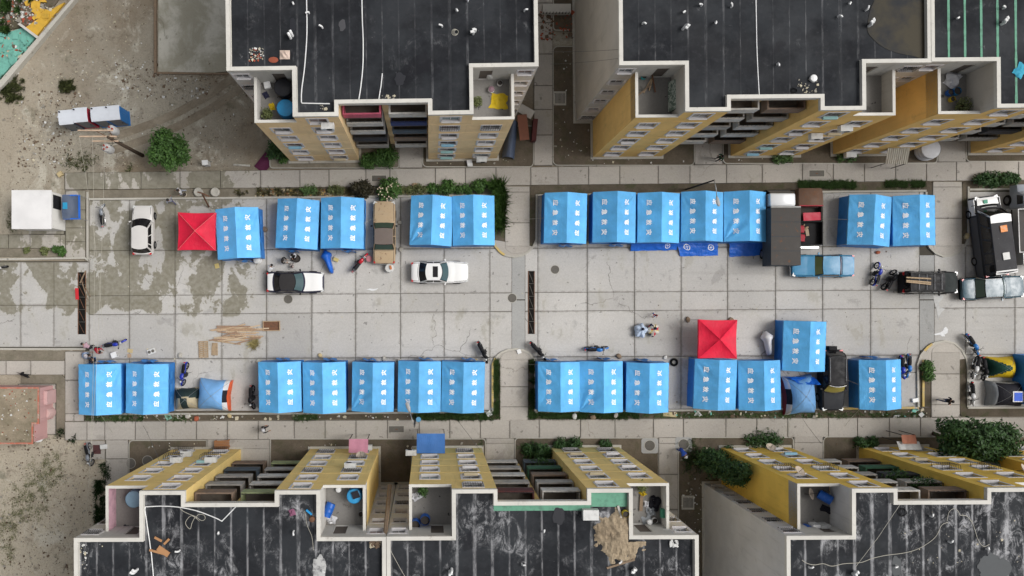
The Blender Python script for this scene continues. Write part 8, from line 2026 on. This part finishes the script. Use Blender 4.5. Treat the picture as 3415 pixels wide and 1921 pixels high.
# awnings at ground floor
def awning(u0, v0, u1, v1, z0, z1, mat, label, key=None):
    a, b = P(u0, v0, z1), P(u1, v1, z0); c = (a + b) / 2; t = thing('awning', label, 'awning', (c.x, c.y, 0)); w = (b.x - a.x) / 2; l = abs(a.y - b.y) / 2
    mb = MB(); mb.patch(lambda p, q: Vector(((2 * p - 1) * w, (2 * q - 1) * l, z0 + (z1 - z0) * q + .015 * math.sin(p * 14))), 10, 6); mb.build('sheet', mat, t, smooth=True)
    mb = MB()
    for s in (-1, 1): mb.tube([(s * (w - .05), -l, z0 - .02), (s * (w - .05), l, z1 - .02)], .025, 5); mb.tube([(s * (w - .05), l if z1 < z0 else -l, 0), (s * (w - .05), l if z1 < z0 else -l, min(z0, z1) - .02)], .03, 6)
    mb.build('frame', M_BAR, t)
awning(1390, 1446, 1484, 1512, 2.75, 2.4, C_('awning_blue', (0.05, 0.17, 0.46), rough=.6), 'blue flat awning in front of the lower middle block'); awning(1164, 1464, 1227, 1510, 2.7, 2.4, C_('awning_pink', (0.55, 0.24, 0.32), rough=.7), 'pink awning in front of the lower left block')
cs = NT('corrugated_sheet'); cs.rough(.5); cs.col(cs.mix(cs.ramp(cs.noise(1.6, 6, .7, vec=cs.scale(cs.pos(), (4, .8, 1))), .4, .7), (0.42, 0.40, 0.34), (0.28, 0.25, 0.20)))
a = P(2992, 520, 2.4); t = thing('corrugated_awning', 'pale corrugated sheet awning in front of the ochre corner block', 'awning', (a.x, a.y, 0), R(-1)); mb = MB(); mb.patch(lambda p, q: Vector(((p - .5) * 1.7, (q - .5) * 1.2, 2.3 + .35 * q + .03 * math.sin(p * 2 * math.pi * 11))), 88, 2); mb.build('sheet', cs.mat, t, smooth=True)
for x in (-.8, .8): mb = MB(); mb.tube([(x, -.55, 0), (x, -.55, 2.28)], .03, 6); mb.build('post', M_BAR, t)
t = drum('covered_tank', 'wide tank under white plastic sheeting in front of the ochre corner block', 'tank', 3078, 505, .78, 1.1, C_('tank_sheet', (0.55, 0.55, 0.57)), .1, M_WHT)
awning(3005, 1450, 3058, 1480, 2.5, 2.3, flat('awning_brick', (0.40, 0.16, 0.10), .8), 'brick red and white awning roof in front of the lower right block')
awning(2990, 1472, 3075, 1500, 2.6, 2.2, M_AC, 'white slanted awning under the brick red one'); 
# stored sheets right of the upper left block
mb = MB(); mb.patch(lambda a, b: Vector(((a - .5) * 1.0 * (1 - .25 * b), (b - .5) * 2.9, .55 + .35 * math.sin(math.pi * a) + .05 * noise.noise((a * 6, b * 9, 1)) - .5 * abs(2 * a - 1) ** 4)), 14, 22); item('black_tarp', 'black tarpaulin over goods beside the upper left block', 'tarpaulin', mb, M_SLATE, P(1702, 470, .12), R(-8), smooth=True)
box_item('brown_board', 'large brown board lying beside the upper left block', 'board', 1745, 425, (.75, 2.0, .06), flat('board_brown', (0.24, 0.10, 0.065), .8), 6, 1.0); box_item('maroon_frame', 'dark red metal frame beside the alley of the upper left block', 'frame', 1779, 440, (.35, 1.7, .9), flat('maroon_metal', (0.09, 0.02, 0.02), .7), -5, .12); box_item('grey_board', 'pale grey board fragment above the brown board', 'board', 1755, 372, (1.2, .7, .05), M_GREYW, -30, .8)
box_item('white_crate', 'white crate and orange pot on the pavement before the upper left block', 'crate', 1566, 545, (.4, .5, .3), M_PVC, 10, .15)
t = thing('wooden_bench', 'orange wooden bench chair before the lower left block', 'bench', P(744, 1478, .12), R(3))
for k in range(5): mb = MB(); mb.box(-.6, -.3 + .12 * k, .40, .6, -.2 + .12 * k, .44); mb.build('seat_slat', flat('bench_orange', (0.33, 0.15, 0.06), .7), t)
for x in (-.52, .52):
    for y in (-.25, .25): mb = MB(); mb.box(x - .04, y - .04, 0, x + .04, y + .04, .40); mb.build('leg', flat('bench_orange', (0.33, 0.15, 0.06), .7), t)
mb = MB(); mb.box(-.6, -.36, .44, .6, -.31, .85); mb.build('backrest', flat('bench_orange', (0.33, 0.15, 0.06), .7), t)
sheet('bike_pad', [(285, 1470), (350, 1470), (350, 1532), (285, 1532)], .03, M_WALK); struct(sheet('bike_mat', [(310, 1484), (336, 1484), (336, 1514), (310, 1514)], .045, flat('mat_maroon', (0.09, 0.035, 0.035), .8)))
box_item('white_slab', 'white slab block at the corner of the motorcycle pad', 'block', 350, 1488, (.55, .35, .3), M_AC, 5, .03)
for (u, v, l) in ((435, 1545, 'left of two round iron covers beside the lower left block'), (492, 1537, 'right of two round iron covers beside the lower left block')): manhole(u, v, .38, l, .125)
def grate(u, v, l):
    t = thing('drain_grate', l, 'grate', P(u, v, .13)); mb = MB(); mb.box(-.5, -.55, 0, .5, .55, .02); mb.build('frame', M_KERB, t)
    for k in range(8): mb = MB(); mb.box(-.36 + .1 * k, -.4, .02, -.31 + .1 * k, .4, .045); mb.build('bar', M_IRON, t)
grate(2294, 1676, 'square iron drain grate in the dark bed beside the lower right block'); grate(1867, 328, 'square iron drain grate in the bed left of the upper right block')
# downpipe between the two lower blocks
mb = MB(); b = P(1283, 1800, ZR - .1); e = P(1300, 1620, 9.5); mb.box(0, 0, 0, 1, 1, 1) if False else None
mb.tube([(0, 0, 0), tuple(e - b)], .14, 6); item('old_beam', 'weathered timber beam slanting between the two lower left blocks', 'beam', mb, M_OLDWOOD, b)
# low picket wall at the top of the alley
t = thing('picket_wall', 'pale concrete wall with pickets at the top of the alley', 'wall', P(1853, 38, 0))
mb = MB(); mb.box(-1.1, -.35, 0, 1.1, .35, .7); mb.build('wall', M_WHITE, t)
for k in range(9): mb = MB(); mb.box(-1.1 + .25 * k, -.42, .6, -1.05 + .25 * k, -.38, 1.0); mb.build('picket', M_BAR, t)
litter('rubble', 'dark red rubble at the top of the alley', [(1870, 40, 1960, 130), (1800, 30, 1860, 140)], 160, .05, .2, [flat('brick_red', (0.32, 0.07, 0.035), .9, dirt=0), LT[3], LT[3]], 99, .13, .4)
# wires between the blocks
for i, (a, b) in enumerate((((2062, 165, 15.0), (1830, 172, 9.0)), ((2062, 195, 15.0), (1835, 214, 8.0)), ((478, 1420, .2), (545, 1575, 12.0)), ((2666, 1380, 2.0), (2740, 1480, 3.0)), ((1520, 1395, .3), (1600, 1500, 6.0)))):
    mb = MB(); A, B_ = P(*a), P(*b); mb.tube([A.lerp(B_, s) - Vector((0, 0, .8 * s * (1 - s))) for s in [k / 8 for k in range(9)]], .012, 4); tag(mb.build('overhead_wire', M_WIRE), ('upper thin wire running from the upper right block across the alley', 'lower thin wire running from the upper right block across the alley', 'thin wire from the lower left tents up to the lower left block', 'thin wire over the lower pavement left of the dark off-roader', 'thin wire over the lower pavement beside the blue awning')[i], 'wire')
